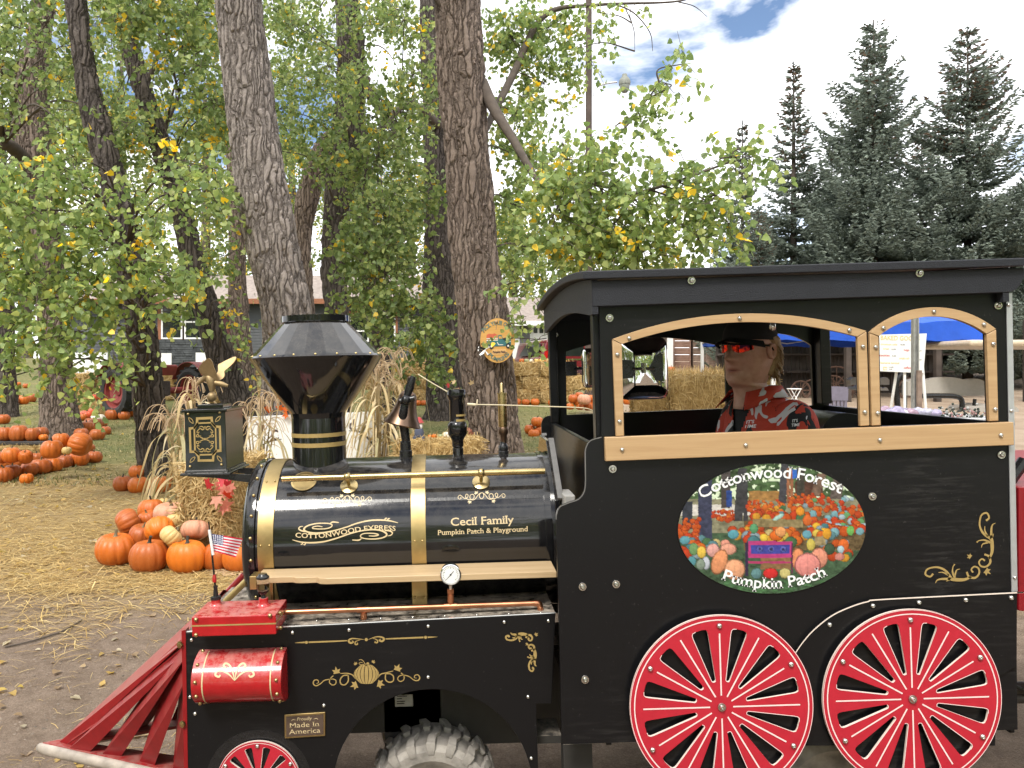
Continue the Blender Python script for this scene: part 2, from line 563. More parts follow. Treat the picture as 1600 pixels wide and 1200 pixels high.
# ================================================================== trees
def bark_mat(name, dark, light, cell=13.0, disp=0.03, moss=None):
    a = Mat(name)
    base = a.coord('Object')
    warp = a.new('ShaderNodeTexNoise'); warp.inputs['Scale'].default_value = 4.0; warp.inputs['Detail'].default_value = 3
    a.link(base, warp.inputs['Vector'])
    vm = a.new('ShaderNodeVectorMath'); vm.operation = 'MULTIPLY_ADD'
    a.link(warp.outputs['Color'], vm.inputs[0]); vm.inputs[1].default_value = (0.13, 0.13, 0.55); a.link(base, vm.inputs[2])
    mp = a.new('ShaderNodeMapping'); mp.inputs['Scale'].default_value = (cell * 1.2, cell * 1.2, cell * 0.17); a.link(vm.outputs[0], mp.inputs['Vector'])
    vo = a.new('ShaderNodeTexVoronoi'); vo.feature = 'DISTANCE_TO_EDGE'; vo.inputs['Scale'].default_value = 1.0; a.link(mp.outputs[0], vo.inputs['Vector'])
    ridge = a.ramp(vo.outputs['Distance'], [(0.0, 0.0), (0.07, 0.30), (0.22, 0.85), (0.45, 1.0)], 'EASE')
    mp2 = a.new('ShaderNodeMapping'); mp2.inputs['Scale'].default_value = (30, 30, 12); a.link(vm.outputs[0], mp2.inputs['Vector'])
    fine = a.noise(mp2.outputs[0], 1.4, 7, 0.7)
    h = a.math('ADD', a.math('MULTIPLY', ridge, 0.75), a.math('MULTIPLY', fine, 0.45))
    big = a.noise(base, 1.1, 4, .6)
    c = a.ramp(h, [(0.22, dark), (0.55, tuple((x + y) / 2 for x, y in zip(dark, light))), (0.95, light)])
    c = a.mix(a.ramp(big, [(0.4, 0.0), (0.7, 0.45)]), c, tuple(x * 0.62 for x in light))
    a.color(c)
    a.set(Roughness=0.92)
    a.b.inputs['Specular IOR Level'].default_value = 0.2
    dn = a.new('ShaderNodeDisplacement'); dn.inputs['Scale'].default_value = disp; dn.inputs['Midlevel'].default_value = 0.6
    a.link(h, dn.inputs['Height']); a.link(dn.outputs[0], a.out.inputs['Displacement'])
    a.m.displacement_method = 'BOTH'
    return a.m
M_BARK = bark_mat('cottonwood_bark_grey', (0.055, 0.044, 0.037), (0.32, 0.275, 0.245), 13.0, 0.045)
M_BARKB = bark_mat('cottonwood_bark_brown', (0.050, 0.037, 0.029), (0.245, 0.19, 0.155), 12.0, 0.05)
M_BARKD = bark_mat('cottonwood_bark_dark', (0.028, 0.023, 0.020), (0.13, 0.108, 0.094), 11.0, 0.05)
M_TWIG = plain('twig_bark', (0.085, 0.066, 0.052), 0.9, var=0.3, vscale=8)
M_LEAF = attr_mat('cottonwood_leaf', 0.45, translucent=0.45, spec=0.4)
M_FARLEAF = attr_mat('far_leaf', 0.6, translucent=0.40, spec=0.2)

LEAF = np.array([(0, 0, 0), (.50, .22, .07), (.36, .66, .05), (0, 1.06, -.06), (-.36, .66, .05), (-.50, .22, .07)])
LEAFF = np.array([(0, 1, 2, 3), (0, 3, 4, 5)])
def leaf_arrays(P, size, rg, down=0.55, yellow=0.04, tone=1.0, base=None):
    n = len(P)
    t = rg.normal(0, 1, (n, 3)); t[:, 2] = t[:, 2] * .6 - down * 1.6
    t /= np.linalg.norm(t, axis=1)[:, None]
    r = rg.normal(0, 1, (n, 3)); r[:, 1] -= .5
    nn = r - (r * t).sum(1)[:, None] * t
    nn /= np.linalg.norm(nn, axis=1)[:, None]
    s = np.cross(t, nn)
    sz = size * rg.uniform(.65, 1.25, n)
    fold = rg.uniform(.2, 1.8, n)
    L = LEAF
    V = P[:, None, :] + sz[:, None, None] * (s[:, None, :] * L[None, :, 0, None] + t[:, None, :] * L[None, :, 1, None] + nn[:, None, :] * (L[None, :, 2] * fold[:, None])[..., None])
    F_ = (np.arange(n) * 6)[:, None, None] + LEAFF[None]
    g = rg.random(n)
    c = np.empty((n, 3))
    c1, c2, c3 = (base or (np.array((.105, .150, .055)), np.array((.185, .240, .085)), np.array((.32, .345, .125))))
    m = g[:, None]
    c[:] = np.where(m < .6, c1 + (c2 - c1) * (m / .6), c2 + (c3 - c2) * ((m - .6) / .4))
    # yellow leaves come in little families
    ph = np.sin(P[:, 0] * 5.1 + 1.3) * np.sin(P[:, 1] * 4.3 + .7) * np.sin(P[:, 2] * 6.1 + 2.1)
    yl = (ph > .60) & (rg.random(n) < yellow * 7) | (rg.random(n) < yellow * .3)
    c[yl] = np.array((.62, .43, .06)) * rg.uniform(.7, 1.15, (yl.sum(), 1))
    c *= tone * 1.30 * rg.uniform(.85, 1.15, (n, 1))
    return V.reshape(-1, 3), F_.reshape(-1, 4), np.repeat(c, 6, 0)

def trunk_tube(path, seg=72, step=0.05, flare=1.35):
    """path of (x px, y px, depth, width px) from the base upward -> MB vertices in world space"""
    P = []
    for (x, y, d, w) in path:
        p = at(x, y, d); P.append((p.x, p.y, p.z, w * d / F / 2))
    P = smooth_path(P, 10)
    out = [P[0]]
    for q in P[1:]:
        l = math.dist(q[:3], out[-1][:3])
        k = max(1, int(l / step))
        for i in range(1, k + 1): out.append(tuple(out[-1][j] if False else o + (b - o) * i / k for o, b, j in zip(prev, q, range(4))) if True else None) if False else None
        prev = out[-1]
        for i in range(1, k + 1): out.append(tuple(a + (b - a) * i / k for a, b in zip(prev, q)))
    z0 = out[0][2]
    pts = [q[:3] for q in out]
    rad = [q[3] * (1 + (flare - 1) * math.exp(-(q[2] - z0) / .28)) for q in out]
    return pts, rad

def cottonwood(label, path, mat, clumps=(), limbs=(), seg=72, step=0.05, seed=1, leaf=0.075, yellow=.04, tone=1.0, cover=1.5, group=None, name='cottonwood_tree', up=True, far=False, tw=True, base=None):
    """path: trunk in px; clumps: (x, y, depth, rx px, ry px[, cover]); limbs: px paths"""
    rg = np.random.default_rng(seed)
    b = at(*path[0][:3])
    gz = float(ground_z(b.x, b.y))
    if b.z > gz - .05:                                       # carry the trunk down into the ground
        d = path[0][2]
        path = [(path[0][0], PY + (CAM_H - gz + .12) * F / d, d, path[0][3] * 1.06)] + list(path)
    root = empty(name, (b.x, b.y, gz), label, 'tree', group)
    off = Vector(root.location)
    pts, rad = trunk_tube(path, seg, step)
    m = MB(); m.tube([Vector(p) - off for p in pts], rad, seg)
    kn = [(rg.integers(len(pts)), rg.uniform(0, 6.28), rg.uniform(.06, .16)) for _ in range(9)] if seg > 40 else []
    for i, v in enumerate(m.v):
        a, k = 2 * math.pi * (i % seg) / seg, min(i // seg, len(pts) - 1)
        z = pts[k][2]; r = rad[k]
        b_ = .045 * math.sin(3 * a + z * 1.1 + seed) + .035 * math.sin(5 * a - z * 1.9) + .03 * math.sin(z * 3.1 + 2 * a)
        for ki, ka, ks in kn:
            dz = (z - pts[ki][2]) / (r * .7)
            if abs(dz) < 2: b_ += ks * math.exp(-dz * dz - (((a - ka + math.pi) % (2 * math.pi) - math.pi) / .5) ** 2)
        c_ = Vector(pts[k]) - off
        m.v[i] = tuple(c_ + (Vector(v) - c_) * (1 + b_))
    tr = m.build('trunk', mat, root, smooth=180, fix=False)
    br = MB()
    wood = [np.array(pts)]
    for lb in limbs:
        P = smooth_path([(*(at(x, y, d) - off), w * d / F / 2) for (x, y, d, w) in lb], 8)
        br.tube([p[:3] for p in P], [p[3] for p in P], 10)
        wood.append(np.array([p[:3] for p in P]) + np.array(off))
    Vs, Fs, Cs, nv = [], [], [], 0
    tp = np.concatenate(wood)
    for cl in clumps:
        x, y, d, rx, ry = cl[:5]
        cov = cl[5] if len(cl) > 5 else cover
        c = np.array(at(x, y, d)); s = d / F
        rad3 = np.array((rx * s, max(rx, ry) * s * .9, ry * s))
        lp = (leaf / s) ** 2 * .52
        n = int(cov * DENS * math.pi * rx * ry / lp)
        per = 11
        nt = max(3, n // per)
        dirs = rg.normal(0, 1, (nt, 3)); dirs /= np.linalg.norm(dirs, axis=1)[:, None]
        st = c + dirs * rad3 * (rg.random((nt, 1)) ** .45) * .92
        td = dirs * .7 + rg.normal(0, .6, (nt, 3)); td[:, 2] -= .35
        td /= np.linalg.norm(td, axis=1)[:, None]
        ln = rg.uniform(.25, .55, nt) * (leaf / .075)
        k = rg.random((nt, per))
        lp_ = st[:, None, :] + td[:, None, :] * (ln[:, None] * k)[..., None]
        lp_[:, :, 2] -= (k ** 2) * (ln[:, None] * .25)
        lp_ += rg.normal(0, .035 * leaf / .075, lp_.shape)
        V_, F_, C_ = leaf_arrays(lp_.reshape(-1, 3), leaf, rg, yellow=yellow, tone=tone, base=base)
        Vs.append(V_); Fs.append(F_ + nv); Cs.append(C_); nv += len(V_)
        if tw:
            for i in range(0, nt, 2):
                a = Vector(st[i]) - off; e = a + Vector(td[i] * ln[i])
                br.tube([a, a.lerp(e, .5) + Vector((0, 0, .02)), e], [.005, .004, .002], 3, cap=False)
            # a bough from the nearest wood out to the clump
            e = Vector(c) - off
            j = int(np.argmin(((tp - c) ** 2).sum(1) + 3 * np.clip(tp[:, 2] - c[2] + .3, 0, 9) ** 2))
            a = Vector(tp[j]) - off
            L = (e - a).length
            if L < 5.5:
                mid = a.lerp(e, .45) + Vector((rg.uniform(-.15, .15), rg.uniform(-.15, .15), .12 * L))
                Q = smooth_path([(*a, .010 + .004 * L), (*mid, .008 + .002 * L), (*e, .006)], 6)
                br.tube([q[:3] for q in Q], [q[3] for q in Q], 6)
            for i in range(0, nt, 4):
                s0 = Vector(st[i]) - off
                br.tube([e, e.lerp(s0, .5) + Vector(rg.normal(0, .05, 3)), s0], [.006, .005, .003], 3, cap=False)
    if br.v: br.build('branches', mat if not clumps else M_TWIG, root, smooth=60, fix=False)
    if Vs:
        o = np_mesh('crown', np.concatenate(Vs) - np.array(off), np.concatenate(Fs), M_FARLEAF if far else M_LEAF, root, np.concatenate(Cs))
    return root

rgc = np.random.default_rng(21)
DENS = 1.9
def fillc(x0, x1, y0, y1, d0, d1, r, n, cov=None, sq=.75):
    """n clumps spread over a picture region"""
    out = []
    nx = max(1, round(math.sqrt(n * (x1 - x0) / max(1, (y1 - y0))))); ny = max(1, math.ceil(n / nx))
    for i in range(nx):
        for j in range(ny):
            out.append((x0 + (x1 - x0) * (i + rgc.uniform(.1, .9)) / nx, y0 + (y1 - y0) * (j + rgc.uniform(.1, .9)) / ny, rgc.uniform(d0, d1), r * rgc.uniform(.75, 1.25), r * sq * rgc.uniform(.75, 1.25)) + ((cov,) if cov else ()))
    return out

TRK = [[(356, 590), (322, 480), (291, 360), (275, 300), (252, 230), (226, 150), (200, 60)], [(232, 600), (222, 520), (195, 370), (180, 300), (164, 240)], [(70, 300), (52, 240), (48, 150), (58, 70)], [(140, 150), (126, 60), (116, -20)]]
def clear_of_trunks(cl):
    """leave the two slim dark trunks in view: drop clumps that would hang right across them"""
    out = []
    for c in cl:
        near_ = min(abs(c[0] - np.interp(c[1], [p[1] for p in t][::-1], [p[0] for p in t][::-1])) if t[-1][1] - 20 < c[1] < t[0][1] else 999 for t in TRK)
        if near_ > 34: out.append(c)
    return out
cottonwood('stout grey cottonwood trunk with deep furrowed bark rising behind the smokestack',
           [(449, 700, 10, 80), (448, 560, 10, 76), (444, 480, 10, 77), (428, 400, 10, 77), (409, 300, 10, 77), (397, 200, 10, 74), (384, 100, 10, 70), (373, 0, 10, 69), (362, -110, 10, 64), (352, -260, 10, 56)], M_BARK,
           fillc(240, 560, -330, -130, 9, 12, 75, 12, .9), seg=150, step=.022, seed=3)
cottonwood('broad brown cottonwood trunk with the round wooden sign hanging on it',
           [(778, 715, 11, 82), (768, 640, 11, 78), (757, 560, 11, 78), (753, 490, 11, 80), (745, 430, 11, 72), (739, 370, 11, 69), (735, 300, 11, 69), (727, 200, 11, 68), (721, 100, 11, 72), (715, 0, 11, 71), (707, -120, 11, 64), (690, -280, 11, 50)], M_BARKB,
           [(870, 330, 8.8, 58, 66), (930, 290, 8.8, 58, 48), (1000, 325, 8.7, 68, 62), (1062, 285, 8.7, 55, 42), (1118, 305, 8.6, 48, 48), (1150, 245, 8.6, 44, 24), (905, 385, 8.9, 62, 38), (1000, 390, 8.8, 58, 28), (1092, 375, 8.7, 40, 36),
            (950, 240, 8.9, 38, 28), (1000, 185, 8.9, 38, 24), (1040, 130, 8.8, 32, 24), (1068, 100, 8.8, 14, 12), (885, 250, 9.2, 42, 42), (1175, 225, 8.6, 24, 12), (1140, 350, 8.6, 26, 22), (960, 350, 8.8, 60, 40),
            (835, 440, 9.6, 48, 34, 1.2), (815, 505, 10, 24, 34, .8), (845, 530, 10, 18, 24, .7), (800, 60, 12.5, 48, 60), (858, 40, 12.5, 48, 46), (905, 75, 12.5, 38, 32, 1.1), (850, 130, 12.5, 42, 38), (805, 185, 12, 38, 56), (832, 255, 12, 40, 46), (935, 20, 12.5, 34, 18, 1.0), (800, 320, 12, 36, 50), (820, 385, 11.5, 40, 40), (985, 15, 12.5, 36, 12, .35)],
           limbs=[[(752, 130, 11, 22), (772, 170, 10.8, 18), (800, 215, 10.5, 14), (845, 285, 10, 10), (900, 300, 9.4, 7), (1000, 300, 8.8, 5), (1150, 250, 8.6, 3)], [(735, 60, 11, 20), (700, 20, 10.9, 12), (668, -20, 10.8, 10)],
                  [(745, 230, 11, 10), (800, 120, 12, 12), (850, 25, 12.5, 9), (930, 8, 12.5, 5), (1050, 3, 12.5, 3), (1090, -8, 12.5, 2.4)], [(960, 6, 12.5, 2.6), (990, 20, 12.5, 2.2), (1015, 50, 12.5, 1.6), (1020, 80, 12.5, .8)], [(975, 8, 12.5, 1.8), (990, 45, 12.5, 1.4), (992, 80, 12.5, .7)], [(1060, 3, 12.5, 2), (1085, 10, 12.5, 1.4), (1105, 26, 12.5, .8)],
                  [(960, 215, 8.9, 3), (985, 190, 8.9, 3), (1030, 130, 8.8, 2)]],
           seg=150, step=.022, seed=4, cover=1.6, yellow=.06, tone=1.2)
# dead hanging shoots and broken collar on that trunk
cottonwood('dark grey cottonwood trunk close behind the brown trunk with the wooden sign',
           [(696, 640, 19.5, 60), (694, 560, 19.5, 57), (690, 450, 19.5, 54), (688, 300, 19.5, 50), (683, 150, 19.5, 46), (678, 0, 19.5, 42), (672, -150, 19.5, 36)], M_BARKD,
           [(600, 330, 12.0, 58, 48), (648, 300, 12.4, 48, 48), (600, 425, 11.8, 72, 72), (556, 385, 12.2, 46, 48), (636, 500, 11.6, 64, 58), (655, 565, 11.5, 40, 34, 1.2), (700, 530, 11.4, 26, 26, .9), (590, 250, 13, 60, 50), (550, 470, 12.5, 28, 24, .9), (690, 130, 15, 30, 60, .8), (640, 200, 14, 34, 50, .9)],
           seg=84, seed=5, tone=.95, limbs=[[(690, 200, 19.5, 16), (640, 160, 17, 10), (600, 200, 15, 7)]])
cottonwood('thin dark cottonwood trunk leaning to the left, crossing the house windows',
           [(376, 645, 14, 46), (356, 590, 14, 42), (338, 535, 14, 40), (322, 480, 14, 39), (306, 430, 14, 37), (291, 360, 14, 33), (275, 300, 14, 34), (252, 230, 14, 31), (226, 150, 14, 28), (200, 60, 14, 27), (176, -30, 14, 24), (150, -150, 14, 20)], M_BARKD,
           clear_of_trunks(fillc(150, 350, -30, 240, 11.5, 13.5, 44, 26, 1.1)) + fillc(150, 350, -30, 300, 15, 18, 44, 15, .6) + [(330, 300, 13, 34, 40, .9), (350, 400, 13, 30, 40, .8), (300, 420, 12.5, 26, 30, .8), (375, 560, 12, 16, 24, .7), (385, 515, 12, 14, 20, .7), (360, 470, 12.5, 22, 26, .8)],
           seg=72, seed=6, tone=1.0, yellow=.10, limbs=[[(225, 140, 14, 9), (245, 90, 14, 7), (255, 30, 14, 5)], [(252, 225, 14, 9), (262, 190, 14, 7), (280, 150, 14, 4)]])
cottonwood('dark cottonwood trunk with pumpkins heaped round its foot beside the corn stalks',
           [(244, 735, 11.4, 50), (238, 680, 11.4, 45), (232, 600, 11.4, 44), (222, 520, 11.4, 45), (210, 440, 11.4, 43), (195, 370, 11.4, 41), (180, 300, 11.4, 40), (164, 240, 11.4, 38), (140, 150, 11.4, 34), (126, 60, 11.4, 30), (116, -30, 11.4, 28), (100, -150, 11.4, 22)], M_BARKD,
           clear_of_trunks(fillc(-30, 345, 230, 450, 8.6, 9.8, 42, 30, 1.5, .6)) + [(100, 262, 9.2, 34, 28), (212, 300, 9.2, 20, 30), (15, 250, 9.2, 30, 34), (318, 300, 9.6, 24, 40), (240, 360, 9.0, 26, 40), (262, 430, 8.8, 26, 36), (285, 470, 8.8, 22, 22), (160, 470, 8.8, 60, 38), (60, 470, 8.7, 64, 40), (110, 520, 8.7, 60, 34), (30, 540, 8.6, 46, 34), (190, 540, 8.7, 34, 28, 1.1), (90, 585, 8.6, 36, 18, 1.0), (160, 590, 8.7, 26, 18, 1.0), (10, 590, 8.6, 20, 20, .8), (215, 480, 8.8, 26, 30, 1.0), (290, 490, 9, 16, 12, .8)],
           seg=84, step=.035, seed=7, yellow=.075, tone=1.22)
cottonwood('brown cottonwood trunk on the lawn at the end of the pumpkin rows',
           [(97, 676, 16, 58), (92, 630, 16, 50), (87, 560, 16, 46), (78, 450, 16, 44), (66, 330, 16, 46), (54, 240, 16, 52), (48, 150, 16, 48), (60, 60, 16, 34), (72, -20, 16, 30), (80, -140, 16, 24)], M_BARKB,
           clear_of_trunks(fillc(-40, 220, -40, 210, 11, 14, 46, 24, 1.0)) + fillc(-40, 200, -40, 420, 17, 21, 46, 16, .5), seg=84, seed=8, yellow=.06, limbs=[[(50, 230, 16, 26), (20, 200, 16, 24), (-10, 170, 16, 22)], [(52, 170, 16, 20), (30, 120, 16, 18), (5, 110, 16, 16)], [(48, 260, 16, 22), (10, 225, 15, 20), (-20, 240, 15, 16)]])
cottonwood('dark forked cottonwood trunk half hidden by hanging leaves behind the smokestack',
           [(528, 560, 17, 40), (526, 490, 17, 38), (522, 420, 17, 37), (527, 330, 17, 40), (536, 240, 17, 46), (548, 150, 17, 44), (546, 60, 17, 40), (540, -40, 17, 34)], M_BARKD,
           fillc(420, 660, -30, 240, 13, 16.5, 44, 18, .95) + fillc(420, 660, 0, 380, 20, 24, 44, 14, .5) + [(500, 250, 15, 36, 30, .8), (560, 300, 14.5, 44, 40, .9)], seg=60, seed=9, limbs=[[(575, 140, 17, 22), (600, 180, 16.5, 10), (625, 205, 16, 7)]])
cottonwood('crooked cottonwood stem bending right behind the stout grey trunk',
           [(483, 560, 18, 26), (474, 440, 18, 28), (473, 360, 18, 30), (483, 300, 18, 34), (500, 245, 18, 32), (522, 215, 18, 28), (548, 190, 18, 24), (570, 120, 18, 18)], M_BARKB, [(455, 120, 18, 44, 60, .5), (450, 30, 18, 40, 40, .7), (470, 330, 20, 20, 50, .4)], seg=48, seed=10)
cottonwood('dark cottonwood stem slanting behind the smokestack near the straw wall',
           [(606, 640, 15, 24), (597, 580, 15, 26), (590, 520, 15, 30), (580, 440, 15, 36), (573, 370, 15, 38), (566, 280, 15, 34), (556, 180, 15, 28)], M_BARKD, [(620, 390, 14, 40, 40, .8)], seg=48, seed=11)
cottonwood('grey cottonwood trunk standing in front of the house door',
           [(384, 600, 21, 32), (376, 520, 21, 30), (371, 440, 21, 27), (370, 330, 21, 25), (366, 230, 21, 24), (360, 100, 21, 20), (350, 0, 21, 16)], M_BARKB, fillc(330, 470, 20, 330, 20, 24, 34, 7, .6), seg=48, seed=12, yellow=.12)
cottonwood('dark trunk at the left edge of the lawn beyond the rows of pumpkins',
           [(8, 612, 20, 34), (6, 560, 20, 32), (2, 450, 20, 30), (-4, 300, 20, 28), (-10, 150, 20, 24)], M_BARKD, fillc(-30, 80, 60, 300, 17, 22, 36, 5, .6), seg=48, seed=13)

# far trees beyond the house: each its own crown
FB = (np.array((.095, .135, .045)), np.array((.19, .22, .07)), np.array((.34, .32, .09)))
for i, (x, d, top, wpx, yl, lab) in enumerate((
        (40, 48, 60, 110, .05, 'far green tree above the left end of the house roof'), (190, 52, 90, 120, .06, 'far green tree above the middle of the house roof'), (320, 46, 130, 100, .16, 'far yellow green tree behind the leaning dark trunk'),
        (455, 50, 180, 90, .22, 'far yellowing tree seen between the grey trunk and the crooked stem'), (560, 54, 200, 90, .08, 'far green tree behind the hanging leaves in the middle'), (640, 58, 260, 80, .08, 'far green tree left of the brown trunk'),
        (800, 50, 300, 80, .07, 'far green tree right of the brown trunk'), (905, 56, 330, 90, .06, 'far green tree behind the pole lamp'), (1040, 60, 395, 60, .15, 'far yellow green tree top just above the cab roof'))):
    g = grounded(x, d)
    yb = PY + (CAM_H - g.z) * F / d
    cl = []
    rr = np.random.default_rng(100 + i)
    for k in range(16):
        cl.append((x + rr.normal(0, wpx * .38), rr.uniform(top + 20, max(top + 60, 450)), d + rr.uniform(-2, 2), wpx * rr.uniform(.26, .48), wpx * rr.uniform(.20, .36), .75))
    cottonwood(lab, [(x, yb, d, 18), (x + 2, (yb + top) / 2, d, 14), (x, top, d, 5)], M_TWIG, cl, seg=12, step=.6, seed=200 + i, leaf=.15, yellow=yl, tone=1.1, far=True, tw=False, base=FB, name='far_tree', group='trees beyond the house')

# ---------------------------------------------------------------- spruces
M_NEEDLE = attr_mat('spruce_needles', 0.7, translucent=.12, spec=.2)
def spruce_mesh(seed, H, half, nb, taper=1.0, cones=.12, droop=.25):
    rg = np.random.default_rng(seed)
    P, T, N_, S, C = [], [], [], [], []
    stems = MB()
    stems.tube([(0, 0, 0), (0, 0, H * .5), (0, 0, H)], [H * .014, H * .009, .015], 10)
    z = H * .06
    while z < H * .985:
        f = z / H
        L = half * (1 - f) ** taper * rg.uniform(.72, 1.12) + .16
        for q in range(rg.integers(4, 7)):
            a = rg.uniform(0, 2 * math.pi)
            l = L * rg.uniform(.7, 1.08)
            up = .25 + .8 * f - droop
            dx, dy = math.cos(a), math.sin(a)
            ns = max(6, int(l * 13))
            pts = []
            for k in range(ns + 1):
                t = k / ns
                pts.append((dx * l * t, dy * l * t, z + l * (up * t * .55 - droop * math.sin(t * 2.6) * .55 + .28 * t * t)))
            if l > .5: stems.tube(pts[::max(1, ns // 4)], [.02 * l, .016 * l, .012 * l, .008 * l, .004][:len(pts[::max(1, ns // 4)])] + [.004] * 10, 4, cap=False) if False else None
            for k in range(1, ns + 1):
                t = k / ns
                w = l * .36 * math.sin(min(1, t * 1.25) * math.pi * .62 + .35) * (1 - t * .75) + .06
                for s in (-1, 1):
                    m = 1 + int(w * 8.5)
                    for j in range(m):
                        e = (j + rg.random()) / m
                        px = np.array(pts[k]) + np.array((-dy * s * w * e, dx * s * w * e, -.10 * e * w + rg.normal(0, .03)))
                        td = np.array((dx * .75 - dy * s * .8, dy * .75 + dx * s * .8, rg.normal(-.02, .35)))
                        P.append(px); T.append(td / np.linalg.norm(td)); S.append(rg.uniform(.13, .27))
                        g = rg.random()
                        col = np.array((.13, .16, .13)) * (1 - g) + np.array((.30, .345, .285)) * g
                        if rg.random() < cones * max(0, (f - .55)) * 2.6: col = np.array((.19, .135, .095)) * rg.uniform(.7, 1.2)
                        C.append(col * rg.uniform(.8, 1.15))
        z += H / nb * rg.uniform(.75, 1.25)
    for k in range(14):
        P.append(np.array((0, 0, H * (.955 + .04 * k / 14)))); a = rg.uniform(0, 6.28); T.append(np.array((math.cos(a) * .5, math.sin(a) * .5, .8))); S.append(.16); C.append(np.array((.08, .10, .085)))
    P, T, S, C = np.array(P), np.array(T), np.array(S), np.array(C)
    n = len(P)
    # every tuft: two crossed slim blades
    r = rg.normal(0, 1, (n, 3)); a1 = np.cross(T, r); a1 /= np.linalg.norm(a1, axis=1)[:, None]; a2 = np.cross(T, a1)
    Vv, Ff = [], []
    off = 0
    for ax_ in (a1, a2):
        w = (S * .20)[:, None]
        q = np.stack([P - ax_ * w * .4, P + T * (S * .45)[:, None] - ax_ * w, P + T * S[:, None], P + T * (S * .45)[:, None] + ax_ * w], 1)
        Vv.append(q.reshape(-1, 3)); Ff.append((np.arange(n) * 4)[:, None] + np.arange(4)[None] + off); off += n * 4
    return np.concatenate(Vv), np.concatenate(Ff), np.tile(np.repeat(C, 4, 0), (2, 1)), stems
def spruce(x, d, top, seed, half, nb, label, taper=1.0, cones=.12, src=None):
    g = grounded(x, d)
    H = (at(x, top, d).z - g.z)
    root = empty('spruce_tree', g, label, 'tree', 'blue spruces behind the train')
    if src is None:
        V_, F_, C_, st = spruce_mesh(seed, H, half, nb, taper, cones)
        st.build('trunk', M_BARKD if False else M_TWIG, root, fix=False)
        np_mesh('crown', V_, F_, M_NEEDLE, root, C_)
        root['h'] = H
    else:
        k = H / src['h']
        for ch in src.children:
            c = ch.copy(); COL.objects.link(c); c.parent = root; c.scale = (k * half, k * half, k)
            c.rotation_euler = (0, 0, seed)
    return root
sA = spruce(1365, 31, 30, 31, 4.7, 44, 'tall blue spruce with a broad crown, taller one left of centre in the row', .86)
sB = spruce(1512, 30, 46, 32, 4.8, 42, 'tall broad blue spruce with brown cones near its top, at the right', .82, .3)
sC = spruce(1240, 33, 96, 33, 4.2, 40, 'slender blue spruce with a thin brown tipped top', 1.35, .4)
spruce(1160, 37, 188, 1.1, .85, 0, 'blue spruce whose top just shows above the leafy bough', src=sC)
spruce(1618, 29, 215, 2.2, .75, 0, 'blue spruce cut off by the right edge of the picture', src=sA)
spruce(1440, 36, 200, 3.1, .9, 0, 'blue spruce standing back between the two tallest spruces', src=sB)
spruce(1300, 36, 230, 4.0, .85, 0, 'blue spruce standing back between the slender and the tall spruce', src=sA)
spruce(1185, 31, 330, 5.0, 1.05, 0, 'short blue spruce at the left end of the row', src=sB)
spruce(1560, 33, 340, 0.6, 1.05, 0, 'short blue spruce low behind the cab roof at the right', src=sB)
spruce(1345, 33, 350, 1.6, 1.15, 0, 'short blue spruce low behind the middle of the cab roof', src=sA)

